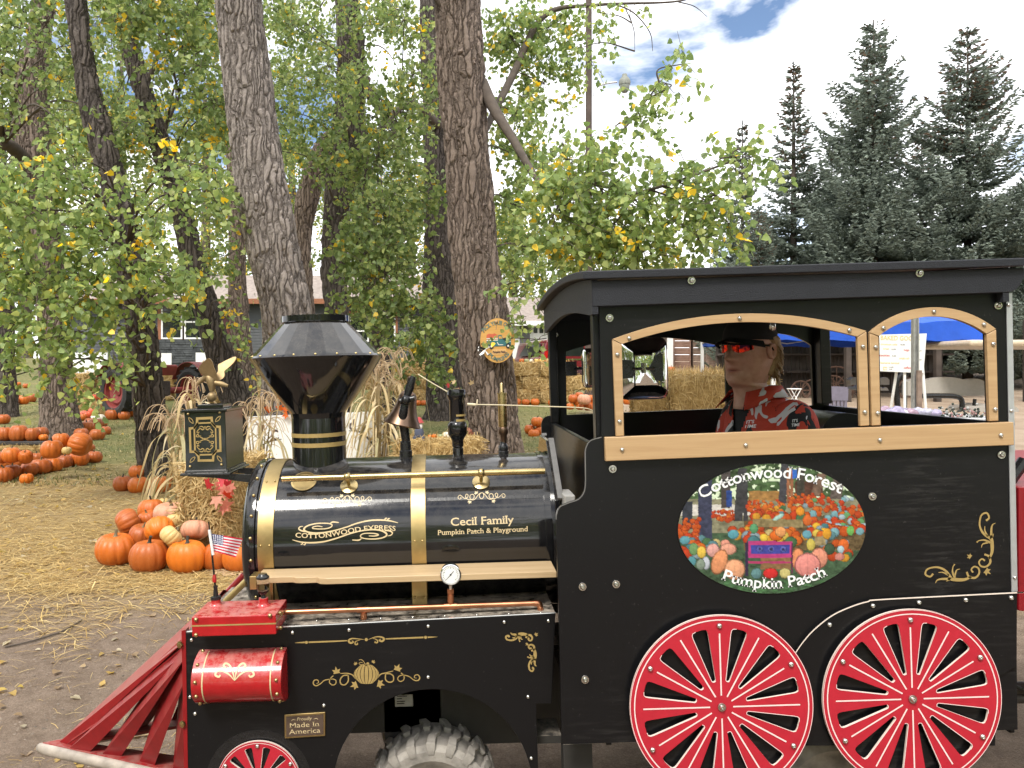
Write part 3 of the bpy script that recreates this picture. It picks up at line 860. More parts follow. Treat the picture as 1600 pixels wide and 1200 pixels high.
# ================================================================== house, garage, fence, shed
M_SIDING = plain('grey_lap_siding', (.075, .08, .085), .7, var=.12, vscale=3)
M_SHINGLE = plain('tan_roof_shingle', (.27, .225, .195), .9, var=.25, vscale=6, bump=.6, bscale=14, bdist=.03)
M_CEDAR = plain('cedar_trim', (.26, .10, .045), .6, var=.2)
M_DARKGLASS = plain('dark_window_glass', (.012, .016, .016), .06, var=.1, spec=.6)
M_STONE = plain('dark_ledge_stone', (.06, .065, .068), .8, var=.5, vscale=5)
def house():
    d = 34
    g = grounded(340, d)
    root = empty('house', g, 'low grey house with tan shingle roof behind the trees', 'house')
    o = Vector(g)
    def Pt(x, y, dd=d): return at(x, y, dd) - o
    x0, x1 = Pt(90, 500).x, Pt(700, 500).x
    ze = Pt(300, 468).z
    m = MB(); n = 26; hh = ze / n                            # saw-tooth lap siding, front and gable ends
    for k in range(n):
        m.add([(x0, -.03, k * hh), (x1, -.03, k * hh), (x1, 0, (k + 1) * hh), (x0, 0, (k + 1) * hh)], [(0, 1, 2, 3)])
        m.add([(x0, 0, k * hh), (x1, 0, k * hh), (x1, -.03, k * hh), (x0, -.03, k * hh)], [(0, 1, 2, 3)])
    m.boxx((x0, .01, 0), (x1, 8, ze))
    m.build('wall', M_SIDING, root, smooth=0, fix=False)
    m = MB(); zr = ze + 1.9
    rp = [(-.6, -.05), (4, 1.55), (8.6, -.05), (8.6, -.25), (4, 1.35), (-.6, -.25)]
    m.slab([[(a, ze + b) for a, b in rp]], lambda a, b: (x0 - .5, a, b), (x1 - x0 + 1, 0, 0))
    rf = m.build('roof', M_SHINGLE, root, smooth=0)
    m = MB(); m.boxx((x0 - .5, -.66, ze - .24), (x1 + .5, -.60, ze - .02)); m.build('gutter', M_CEDAR, rf, smooth=0)
    for (xa, xb, ya, yb, cross) in ((253, 286, 459, 530, False), (289, 319, 459, 530, True), (546, 577, 491, 534, True), (598, 618, 491, 534, False)):
        a, b = Pt(xa, ya), Pt(xb, yb)
        m = MB()
        fr = .07
        m.boxx((a.x, -.10, b.z), (b.x, -.035, b.z + fr)); m.boxx((a.x, -.10, a.z - fr), (b.x, -.035, a.z)); m.boxx((a.x, -.10, b.z + fr), (a.x + fr, -.035, a.z - fr)); m.boxx((b.x - fr, -.10, b.z + fr), (b.x, -.035, a.z - fr))
        zc = b.z + (a.z - b.z) * .36
        if cross: m.boxx((a.x + fr, -.10, zc), (b.x - fr, -.035, zc + fr))
        w = m.build('window', M_WHITE, root, smooth=0)
        m = MB(); m.boxx((a.x + .02, -.06, b.z + .02), (b.x - .02, -.032, a.z - .02)); m.build('pane', M_DARKGLASS, w, smooth=0)
        m = MB(); m.boxx((a.x - .16, -.08, b.z - .02), (a.x - .01, -.034, a.z + .14)); m.boxx((b.x + .01, -.08, b.z - .02), (b.x + .10, -.034, a.z + .14)); m.boxx((a.x - .01, -.08, a.z + .01), (b.x + .01, -.034, a.z + .14)); m.build('window_trim', M_CEDAR, w, smooth=0)
    a, b = Pt(340, 476), Pt(362, 548)
    m = MB(); m.boxx((a.x, -.08, b.z), (b.x, -.032, a.z)); dr = m.build('door', plain('dark_red_door', (.08, .018, .02), .5), root, smooth=0)
    m = MB(); m.boxx((a.x - .2, -.10, b.z), (a.x - .01, -.033, a.z + .2)); m.boxx((b.x + .01, -.10, b.z), (b.x + .2, -.033, a.z + .2)); m.build('door_trim', M_CEDAR, dr, smooth=0)
    m = MB(); m.ball((b.x - .12, -.12, (a.z + b.z) / 2), .05); m.build('door_handle', M_STEEL, dr)
    m = MB(); rg = np.random.default_rng(4)
    a, b = Pt(245, 532), Pt(335, 575)
    z = b.z - .4
    while z < a.z:
        x = a.x; h = rg.uniform(.07, .13)
        while x < b.x:
            w = rg.uniform(.4, 1.1); m.boxx((x, -.10 - rg.uniform(0, .05), z), (min(b.x, x + w - .015), -.033, z + h - .012)); x += w
        z += h
    m.build('stone_ledge', M_STONE, root, smooth=0)['kind'] = 'stuff'
    for xa, xb, ya, yb in ((306, 327, 551, 562), (105, 168, 551, 560), (248, 268, 552, 562)):
        a, b = Pt(xa, ya, d - .6), Pt(xb, yb, d - .6)
        m = MB(); m.boxx((a.x, -.62, 0), (b.x, -.56, a.z)); m.build('skirting_board', M_WHITE, root, smooth=0)
    return root
house()
def garage():
    d = 40
    g = grounded(860, d)
    root = empty('garage', g, 'white garage with tan shingle roof beyond the red vehicle', 'garage')
    o = Vector(g)
    Pt = lambda x, y: at(x, y, d) - o
    x0, x1, ze = Pt(600, 500).x, Pt(990, 500).x, Pt(830, 500).z
    m = MB(); m.boxx((x0, 0, 0), (x1, 7, ze)); m.build('wall', M_WHITE, root, smooth=0)
    m = MB(); m.slab([[(-.5, ze - .1), (3.5, ze + 1.5), (7.5, ze - .1), (7.5, ze - .3), (3.5, ze + 1.3), (-.5, ze - .3)]], lambda a, b: (x0 - .4, a, b), (x1 - x0 + .8, 0, 0)); rf = m.build('roof', M_SHINGLE, root, smooth=0)
    m = MB(); m.boxx((x0 - .4, -.56, ze - .32), (x1 + .4, -.5, ze - .08)); m.build('fascia', M_WHITE, rf, smooth=0)
    a, b = Pt(832, 508), Pt(905, 575)
    m = MB(); m.boxx((a.x, -.06, 0), (b.x, -.005, a.z)); dr = m.build('garage_door', M_WHITE, root, smooth=0)
    n = 8
    for k in range(n):
        w = (b.x - a.x) / n
        m = MB(); m.boxx((a.x + k * w + .05, -.075, a.z - .42), (a.x + (k + 1) * w - .05, -.062, a.z - .10)); m.build('pane', M_DARKGLASS, dr, smooth=0)
    a, b = Pt(812, 508), Pt(828, 560)
    m = MB(); m.boxx((a.x, -.05, 0), (b.x, -.005, a.z)); m.build('side_door', plain('grey_door', (.12, .12, .12), .6), root, smooth=0)
garage()

M_OLDWOOD = wood_mat('weathered_fence_wood', (.17, .115, .085), (.33, .24, .185), .9, (1.2, 6, 6))
def fence(xa, xb, d, ytop, ybot, label, rows, mat):
    a, b = at(xa, ytop, d), at(xb, ybot, d)
    gz = float(ground_z((a.x + b.x) / 2, d))
    root = empty('board_fence', ((a.x + b.x) / 2, d, gz), label, 'fence', 'weathered board fence at the end of the yard')
    W_ = b.x - a.x; Hh = a.z - gz
    rg = np.random.default_rng(int(xa))
    for k in range(rows):
        m = MB(); h = Hh / rows
        m.boxx((-W_ / 2, rg.uniform(-.01, .01), k * h + .012), (W_ / 2, .035 + rg.uniform(0, .01), (k + 1) * h - .012))
        m.build('plank', mat, root, smooth=0)
    for s in (-1, 1):
        m = MB(); m.boxx((s * W_ / 2 - .06, -.06, 0), (s * W_ / 2 + .06, .1, Hh + .1)); m.build('post', mat, root, smooth=0)
fence(1052, 1080, 38, 500, 563, 'reddish weathered board fence panel beside the white gate post', 7, wood_mat('reddish_fence_wood', (.20, .115, .08), (.33, .21, .16), .9, (1.2, 6, 6)))
fence(1081, 1102, 38, 500, 563, 'greyish weathered board fence panel in the middle of the fence', 7, M_OLDWOOD)
fence(1106, 1150, 36, 505, 566, 'low grey board fence panel just left of the driver', 4, M_OLDWOOD)
m = MB(); q = grounded(1047, 37); m.boxx((-.12, -.1, 0), (.12, .1, 2.3)); gp = m.build('gate_post', M_WHITE, None, smooth=0, loc=q); tag(gp, 'white gate post at the end of the board fence', 'post')

def shed():
    d = 24
    q = grounded(1400, d)
    root = empty('open_shed', q, 'dark open fronted timber shed behind the golf cart', 'shed')
    x0, x1 = -4.6, 3.4
    MW = plain('dark_shed_boards', (.055, .042, .034), .9, var=.5, vscale=2)
    n = 60; w = (x1 - x0) / n
    m = MB()
    for k in range(n): m.boxx((x0 + k * w + .01, 3 + .02 * (k % 2), 0), (x0 + (k + 1) * w - .01, 3.06, 2.6))
    m.build('back_boards', MW, root, smooth=0)['kind'] = 'stuff'
    m = MB(); m.boxx((x0, -.3, 2.55), (x1, 3.2, 2.72)); m.build('roof', MW, root, smooth=0)
    for k in range(6):
        m = MB(); xx = x0 + .2 + k * 2.8; m.boxx((xx, -.1, 0), (xx + .16, .06, 2.55)); m.build('post', MW, root, smooth=0)
    for z in (.9, 1.5, 2.0):
        m = MB(); m.boxx((x0, 2.4, z), (x1, 2.95, z + .06)); m.build('shelf', MW, root, smooth=0)
    rg = np.random.default_rng(8)
    MI = plain('rusty_iron', (.11, .06, .04), .8, var=.4, vscale=6)
    for k in range(7):
        m = MB(); r = rg.uniform(.25, .6); c = Vector((rg.uniform(x0 + 1, x1 - 1), 1.2, r))
        m.tube([c + Vector((r * math.cos(t), 0, r * math.sin(t))) for t in [2 * math.pi * i / 24 for i in range(25)]], .03, 6)
        for i in range(8): m.tube([c, c + Vector((r * math.cos(i * .785), 0, r * math.sin(i * .785)))], .015, 5)
        tag(m.build('implement_wheel', MI, None, loc=Vector(q)), 'rusty spoked iron wheel leaning inside the dark shed', 'wheel', 'iron wheels in the shed')
shed()

# pole with street lamp
def lamp_pole():
    d = 26
    q = grounded(920, d)
    root = empty('utility_pole', q, 'tall wooden pole with a curved lamp arm rising above the leaves', 'pole')
    o = Vector(q)
    m = MB(); m.tube([(0, 0, -.2), (0, 0, 6), (0.0, 0, 15)], [.13, .115, .10], 16); m.build('pole_shaft', M_BARKD if False else plain('pole_wood', (.075, .055, .045), .9, var=.3, vscale=3), root)
    A = lambda x, y: at(x, y, d) - o
    m = MB(); m.tube(smooth_path([A(927, 150), A(928, 142), A(933, 136), A(945, 131), A(964, 128)], 5), .03, 10); m.build('lamp_arm', M_ALU, root)
    c = A(976, 128)
    m = MB(); m.lathe([(.03, .28), (.08, .26), (.09, .18), (.16, .10), (.20, 0.0), (.19, -.10)], c, (0, 0, 1), 20); hd = m.build('lamp_head', plain('lamp_housing_grey', (.20, .21, .18), .6), root)
    m = MB(); m.lathe([(.17, -.10), (.15, -.28), (.08, -.36), (.001, -.38)], c, (0, 0, 1), 20, cap=False); m.build('lamp_globe', plain('lamp_lens', (.22, .24, .20), .2), hd)
lamp_pole()

# unseen wood added behind the camera to darken reflections in the black paint
rgw = np.random.default_rng(90)
Pw = []
for k in range(130):
    a = rgw.uniform(R(150), R(390)); r = rgw.uniform(13, 24)
    if not (R(165) < a < R(375)): continue
    c = np.array((r * math.cos(a), r * math.sin(a) - 1, rgw.uniform(0.5, 9) ** .9))
    Pw.append(c + rgw.normal(0, 1, (150, 3)) * np.array((1.5, 1.5, 1.2)))
Pw = np.concatenate(Pw)
V_, F_, C_ = leaf_arrays(Pw, .55, rgw, yellow=.04)
tag(np_mesh('unseen_woodland', V_, F_, M_FARLEAF, None, C_, kind='stuff'), 'unseen wood of leafy trees, added for its reflection, at the back of the photographer', 'unseen_woodland')
# ================================================================== locomotive
TILT = 0.03                                  # the train stands nose-down on the sloping track
CA, SA = math.cos(TILT), math.sin(TILT)
LB = Vector((0.35, 2.82, -1.60))             # its base point, in the train's own frame
def LM(u, d, w): return Vector((u, d, w)) - LB
def LP(x, y, d):
    X, Z = (x - PX) * d / F, (PY - y) * d / F
    return LM(X * CA + Z * SA, d, -X * SA + Z * CA)
def U(x, y, d): return ((x - PX) * CA + (PY - y) * SA) * d / F
def W(x, y, d): return (-(x - PX) * SA + (PY - y) * CA) * d / F
def near(d): return lambda x, y: LP(x, y, d)

loco = empty('train_locomotive', (LB.x * CA - LB.z * SA, LB.y, CAM_H + LB.x * SA + LB.z * CA),
             'black steam style ride locomotive with brass bands, red wheels and wooden window trim', 'locomotive', rot=(0, -TILT, 0))

# ---- shared small hardware
def bolt_meshes():
    m = MB(); m.lathe([(0.0125, 0), (0.0125, 0.0025), (0.0115, 0.004)], (0, 0, 0), (0, -1, 0), 20)
    m.lathe([(0.0075, 0.004), (0.0072, 0.008), (0.0055, 0.0105), (0.0036, 0.011), (0.0034, 0.006), (0.0001, 0.006)], (0, 0, 0), (0, -1, 0), 14, cap=False)
    a = m.build('bolt', M_STEEL)
    m = MB(); m.lathe([(0.0066, 0), (0.0064, 0.002), (0.0052, 0.0045), (0.0028, 0.0058), (0.0026, 0.003), (0.0001, 0.003)], (0, 0, 0), (0, -1, 0), 12, cap=False)
    b = m.build('screw', M_STEEL)
    m = MB(); m.lathe([(0.0062, 0), (0.006, 0.003), (0.0042, 0.006), (0.0018, 0.0072), (0.0001, 0.0074)], (0, 0, 0), (0, -1, 0), 10, cap=False)
    c = m.build('rivet', M_BRASSROD)
    out = [o.data for o in (a, b, c)]
    for o in (a, b, c): bpy.data.objects.remove(o)
    return out
BOLT, SCREW, RIVET = bolt_meshes()
def put(data, loc, parent, name=None, aim=None, s=1.0):
    o = bpy.data.objects.new(name or data.name.split('.')[0], data)
    COL.objects.link(o)
    o.parent = parent
    o.location = loc
    o.scale = (s, s, s)
    if aim is not None: o.rotation_euler = (Vector((0, -1, 0)).rotation_difference(Vector(aim))).to_euler()
    return o

# ---- decal drawing: everything in picture-plane pixels, laid on a surface by place(x, y)
def ribbon(m, pts, wid, place, n=8):
    """pts (x, y) smoothed; wid: one width or a list matched to pts"""
    if not hasattr(wid, '__len__'): wid = [wid] * len(pts)
    P = smooth_path([(p[0], p[1], w) for p, w in zip(pts, wid)], n) if n > 1 else [(p[0], p[1], w) for p, w in zip(pts, wid)]
    L, Rr = [], []
    for i, p in enumerate(P):
        a, b = P[max(i - 1, 0)], P[min(i + 1, len(P) - 1)]
        tx, ty = b[0] - a[0], b[1] - a[1]
        l = math.hypot(tx, ty) or 1
        nx, ny = -ty / l * p[2] / 2, tx / l * p[2] / 2
        L.append((p[0] + nx, p[1] + ny)); Rr.append((p[0] - nx, p[1] - ny))
    k = len(P)
    m.add([place(*q) for q in L] + [place(*q) for q in Rr], [(i, i + 1, k + i + 1, k + i) for i in range(k - 1)])
def disc(m, x, y, r, place, seg=14, ry=None):
    m.add([place(x + r * math.cos(2 * math.pi * k / seg), y + (ry or r) * math.sin(2 * math.pi * k / seg)) for k in range(seg)], [tuple(range(seg))])
def spiral(cx, cy, r0, r1, a0, a1, n=14, sy=1.0):
    return [(cx + (r0 + (r1 - r0) * t) * math.cos(a0 + (a1 - a0) * t), cy + sy * (r0 + (r1 - r0) * t) * math.sin(a0 + (a1 - a0) * t)) for t in [i / (n - 1) for i in range(n)]]
def maple_leaf(m, x, y, r, ang, place):
    pts = []
    for k in range(5):
        a = ang + (k - 2) * 0.95
        rr = r * (1.0 if k == 2 else 0.85 if k in (1, 3) else 0.62)
        pts.append((x + rr * math.cos(a), y + rr * math.sin(a)))
        if k < 4:
            b = a + 0.47
            pts.append((x + r * 0.45 * math.cos(b), y + r * 0.45 * math.sin(b)))
    pts.append((x - r * 0.2 * math.cos(ang), y - r * 0.2 * math.sin(ang)))
    m.sheet([pts], place)

_tc = {}
def glyphs(body, serif=0.0, bold=0.0, shear=0.0, space=1.0):
    """2D outline mesh of a line of text, cap height about 0.7; optional slab serifs"""
    key = (body, serif, bold, shear, space)
    if key in _tc: return _tc[key]
    cu = bpy.data.curves.new('lettering', 'FONT')
    cu.body = body; cu.resolution_u = 3; cu.offset = bold; cu.shear = shear; cu.space_character = space
    ob = bpy.data.objects.new('lettering', cu)
    COL.objects.link(ob)
    bpy.context.view_layer.update()
    me = bpy.data.meshes.new_from_object(ob.evaluated_get(bpy.context.evaluated_depsgraph_get()))
    V = [(v.co.x, v.co.y) for v in me.vertices]
    Fc = [tuple(p.vertices) for p in me.polygons]
    if serif:
        cnt = {}
        for p in me.polygons:
            for e in p.edge_keys: cnt[e] = cnt.get(e, 0) + 1
        for (i, j), c in cnt.items():
            if c != 1: continue
            (x1, y1), (x2, y2) = V[i], V[j]
            if x1 > x2: x1, y1, x2, y2 = x2, y2, x1, y1
            def stem(p, q):
                for e2, c2 in cnt.items():
                    if c2 == 1 and p in e2 and q not in e2:
                        o_ = e2[0] if e2[1] == p else e2[1]
                        return abs(V[o_][0] - V[p][0]) < .35 * abs(V[o_][1] - V[p][1])
                return False
            if abs(y1 - y2) < 0.01 and 0.05 < x2 - x1 < 0.24 and stem(i, j) and stem(j, i):
                s = serif
                up = 1 if y1 < 0.25 else -1
                b = len(V)
                V.extend([(x1 - s, y1), (x2 + s, y2), (x2 + s, y2 + up * 0.045), (x2, y2 + up * 0.10), (x1, y1 + up * 0.10), (x1 - s, y1 + up * 0.045)])
                Fc.append(tuple(range(b, b + 6)))
    bpy.data.objects.remove(ob); bpy.data.curves.remove(cu); bpy.data.meshes.remove(me)
    _tc[key] = (V, Fc)
    return V, Fc
def lettering(m, body, place, x0, y0, x1, y1, h, bend=None, **kw):
    """a line of text from pixel (x0, y0) to (x1, y1) on the baseline, cap height h px; bend(t) lifts the baseline by px"""
    V, Fc = glyphs(body, **kw)
    xs = [v[0] for v in V]
    a, b = min(xs), max(xs)
    def mp(v):
        t = (v[0] - a) / (b - a)
        bx, by = x0 + (x1 - x0) * t, y0 + (y1 - y0) * t
        slope = (y1 - y0) / (x1 - x0)
        if bend:
            by -= bend(t)
            slope -= (bend(min(1, t + .01)) - bend(max(0, t - .01))) / (.02 * (x1 - x0))
        hh = v[1] / 0.7 * h
        l = math.hypot(1, slope)
        return place(bx + hh * slope / l, by - hh / l)
    m.add([mp(v) for v in V], Fc)

D0, DF = 2.30, 3.42          # near and far sides of the cab

# ------------------------------------------------------------------ cab side panels
def arc_px(x0, y0, xm, ym, x1, y1, n=14):
    out = []
    A = np.array([[x * x, x, 1] for x in (x0, xm, x1)], float)
    # circle through three points, so the ends are steep like the photographed arch
    ax, ay, bx, by, cx, cy = x0, y0, xm, ym, x1, y1
    d = 2 * (ax * (by - cy) + bx * (cy - ay) + cx * (ay - by))
    ux = ((ax * ax + ay * ay) * (by - cy) + (bx * bx + by * by) * (cy - ay) + (cx * cx + cy * cy) * (ay - by)) / d
    uy = ((ax * ax + ay * ay) * (cx - bx) + (bx * bx + by * by) * (ax - cx) + (cx * cx + cy * cy) * (bx - ax)) / d
    r = math.hypot(ax - ux, ay - uy)
    t0, t1 = math.atan2(ay - uy, ax - ux), math.atan2(cy - uy, cx - ux)
    return [(ux + r * math.cos(t0 + (t1 - t0) * k / n), uy + r * math.sin(t0 + (t1 - t0) * k / n)) for k in range(n + 1)]
cab_outline = [(878, 1163), (874, 980), (869, 812)] + smooth_path([(869, 806), (874, 793), (888, 786), (904, 780), (913, 768), (915, 750)], 4) + \
    smooth_path([(914.5, 720), (915, 702), (922, 689), (940, 683)], 4) + [(938.5, 560), (936, 466), (1577, 444), (1581, 600), (1587, 925), (1590, 1140)]
win_big = [(973, 683)] + [(971, 540)] + arc_px(971, 536, 1155, 503, 1341, 526) + [(1344, 668)]
win_small = [(1377, 666), (1374, 528)] + arc_px(1373.5, 524, 1461, 494, 1541, 521) + [(1546, 661)]
m = MB(); m.slab([cab_outline, win_big, win_small], near(D0), (0, 0.016, 0))
cab_side = m.build('cab_side_panel', M_PANEL, loco, smooth=0)
m = MB(); m.slab([cab_outline, win_big, win_small], lambda x, y: LP(x, y, D0) + Vector((0, DF - D0, 0)), (0, 0.016, 0))
cab_far = m.build('cab_side_panel', M_PANEL, loco, smooth=0)
# thin worn light edge along the curved front of the near panel
m = MB()
edge = cab_outline[:20]
ribbon(m, [e for e in cab_outline if e[1] < 830 and e[1] > 681 and e[0] < 945][:40], 1.6, near(D0 - 0.0012), n=1)
m.build('panel_edge', M_GREYEDGE, cab_side, smooth=0)

# front, rear and floor of the cab
uf, ur = U(941, 690, D0), U(1578, 690, D0)
m = MB(); m.boxx(LM(uf - 0.012, D0 + 0.02, -1.15), LM(uf + 0.006, DF - 0.003, W(941, 700, D0)))
m.build('cab_front_wall', M_PANEL, loco, bevel=0.003)
m = MB(); m.boxx(LM(ur - 0.012, D0 + 0.02, -1.15), LM(ur + 0.004, DF - 0.003, W(1560, 661, D0)))
m.build('cab_rear_wall', M_PANEL, loco, bevel=0.003)
m = MB(); m.boxx(LM(uf + 0.01, D0 + 0.02, -1.13), LM(ur - 0.015, DF - 0.003, -1.10))
m.build('cab_floor', M_BLACKDUSTY, loco)
for dd in (D0 + 0.02, DF - 0.05):
    m = MB(); m.boxx(LM(uf - 0.014, dd, W(941, 700, D0)), LM(uf + 0.02, dd + 0.045, 0.245))
    m.build('corner_post', M_PANEL, loco, bevel=0.003)
m = MB(); m.boxx(LM(ur - 0.05, DF - 0.06, -0.2), LM(ur - 0.005, DF - 0.003, 0.245))
m.build('corner_post', M_PANEL, loco, bevel=0.003)

# ------------------------------------------------------------------ cab roof
def roof_w(d): return 0.035 * (1 - ((d - 2.86) / 0.62) ** 2)
u0, u1 = 0.392, U(1622, 402, 2.25)
wr = W(917, 424, 2.25)
m = MB()
ds = [2.25 + 1.22 * k / 24 for k in range(25)]
vsq = [LM(u, d, wr + roof_w(d) - (0 if top else 0.024)) for top in (1, 0) for d in ds for u in (u0, u1)]
n2 = 50
fs = []
for k in range(24):
    a = 2 * k
    fs += [(a, a + 1, a + 3, a + 2), (n2 + a, n2 + a + 2, n2 + a + 3, n2 + a + 1), (a, a + 2, n2 + a + 2, n2 + a), (a + 1, n2 + a + 1, n2 + a + 3, a + 3)]
fs += [(0, n2, n2 + 1, 1), (48, 49, n2 + 49, n2 + 48)]
m.add(vsq, fs)
roof = m.build('cab_roof', M_ROOF, loco, smooth=35, bevel=0.003)
for dd, dep in ((2.270, 0.016), (3.438, 0.016)):
    m = MB()
    lo = [(U(926, 479, 2.27), W(926, 479, 2.27)), (U(1575, 457, 2.27), W(1575, 457, 2.27))]
    tail = [(lo[1][0] + 0.05 * math.sin(t), lo[1][1] + 0.06 * (1 - math.cos(t))) for t in [k * R(90) / 6 for k in range(1, 7)]]
    poly = [lo[0], lo[1]] + tail + [(tail[-1][0], wr - 0.026), (lo[0][0], wr - 0.026)]
    m.slab([poly], lambda a, b: LM(a, dd, b), (0, dep, 0))
    f = m.build('fascia', M_ROOF, roof, smooth=30, bevel=0.002)
    if dd < 3:
        for bx, by in ((1080, 438.5), (1436, 427)): put(BOLT, LP(bx, by, 2.269), f)
for uu in (U(926, 479, 2.27) - 0.001, u1 - 0.09):
    m = MB()
    wb = W(926, 491, 2.27)
    top = [(d, wr + roof_w(d) - 0.026) for d in [2.272 + 1.178 * k / 16 for k in range(17)]]
    bot = [(2.272, wb), (2.31, wb)] + [(2.32 + 1.08 * k / 16, wb + 0.038 * math.sin(math.pi * k / 16)) for k in range(17)] + [(3.41, wb), (3.45, wb)]
    m.slab([top + bot[::-1]], lambda a, b: LM(uu, a, b), (0.018, 0, 0))
    m.build('fascia', M_ROOF, roof, smooth=30, bevel=0.002)

# ------------------------------------------------------------------ wooden trim
def trim(loops, nm, d=D0 - 0.013, dep=0.0125, parent=loco):
    m = MB(); m.slab(loops, near(d), (0, dep, 0))
    return m.build(nm, M_MAPLE, parent, smooth=30, bevel=0.002)
a_out, a_in = arc_px(957, 530, 1155, 490, 1354, 517, 20), arc_px(972, 537.5, 1155, 503.5, 1339.5, 526, 20)
arch1 = trim([a_out + a_in[::-1]], 'window_arch')
post1 = trim([[(957, 531), (971.8, 538), (975.5, 681), (962.5, 681.8)]], 'window_post')
post2 = trim([[(1340, 526.8), (1354, 518), (1358.5, 665), (1344.5, 666)]], 'window_post')
b_out, b_in = arc_px(1359, 519.5, 1461, 480, 1556.5, 514, 20), arc_px(1373.5, 525, 1461, 494.5, 1541.5, 521.5, 20)
arch2 = trim([b_out + b_in[::-1]], 'window_arch')
post3 = trim([[(1359, 520.5), (1373.2, 526), (1376.5, 664.5), (1362.5, 665)]], 'window_post')
post4 = trim([[(1542, 522.5), (1556.5, 515), (1560, 657.8), (1546, 658.3)]], 'window_post')
sill = trim([[(945.5, 683.5), (1584, 659.5), (1585, 695.5), (946.5, 721)]], 'window_sill', d=D0 - 0.022, dep=0.0215)
dt = D0 - 0.0135
for par, lst in ((arch1, [(983, 528.5), (1155.5, 497.3), (1327, 516)]), (post1, [(964.5, 554), (968, 658.5)]), (post2, [(1348, 541.5), (1351, 644)]),
                 (arch2, [(1380, 512.5), (1459, 487), (1537, 507)]), (post3, [(1368, 542.5), (1371, 645.5)]), (post4, [(1551.5, 537.5), (1554.5, 639.5)])):
    for q in lst: put(SCREW, LP(q[0], q[1], dt), par)
for q in ((972, 702.5), (1165, 695.5), (1374.5, 687.5), (1563.5, 680)): put(SCREW, LP(q[0], q[1], D0 - 0.0225), sill)
for q in ((952, 497), (1559, 477.5), (957, 732.5), (1564, 710.5), (1362.5, 775.5), (910, 916.5), (962.5, 912.5), (914, 1061.5)):
    put(BOLT, LP(q[0], q[1], D0 - 0.001), cab_side)
for q in ((952, 497), (957, 732.5)):
    o = put(BOLT, LP(q[0], q[1], D0) + Vector((-0.01, DF - D0 - 0.001, 0)), cab_far)
m = MB(); m.slab([[(1572.5, 458.5), (1581.5, 458), (1590, 924), (1581, 925)]], near(D0 - 0.004), (0, 0.003, 0))
m.slab([[(1579.5, 458.5), (1581.5, 458), (1590, 924), (1588, 924.5)]], near(D0 - 0.001), (0, 0.05, 0))
strip = m.build('corner_strip', M_ALU, loco, smooth=0)
for q in ((1575.5, 476.5), (1580, 642), (1585.5, 902.5)): put(SCREW, LP(q[0], q[1], D0 - 0.0045), strip, s=0.8)

# ------------------------------------------------------------------ rear fender sheet and big spoked wheels
fend = [(1243, 1020), (1255, 1003), (1272, 984), (1300, 962), (1330, 948), (1356, 940), (1382, 936.5), (1584, 926.3), (1589, 926), (1588.5, 1041), (1556, 1059), (1555, 1165), (1245, 1165)]
m = MB(); m.slab([fend], near(D0 - 0.010), (0, 0.009, 0))
fender = m.build('rear_fender', M_PANEL, loco, smooth=0, bevel=0.001)
m = MB(); ribbon(m, fend[:9], [1.4, 1.6, 1.8, 1.9, 1.9, 1.9, 1.9, 2.0, 1.6], near(D0 - 0.0112), n=5)
m.build('cut_edge', M_CREAM, fender, smooth=0)
for q in ((1296, 976), (1363.5, 946.5), (1435.5, 941.5), (1508.5, 937.5), (1579.5, 934)): put(SCREW, LP(q[0], q[1], D0 - 0.0105), fender, s=1.15)

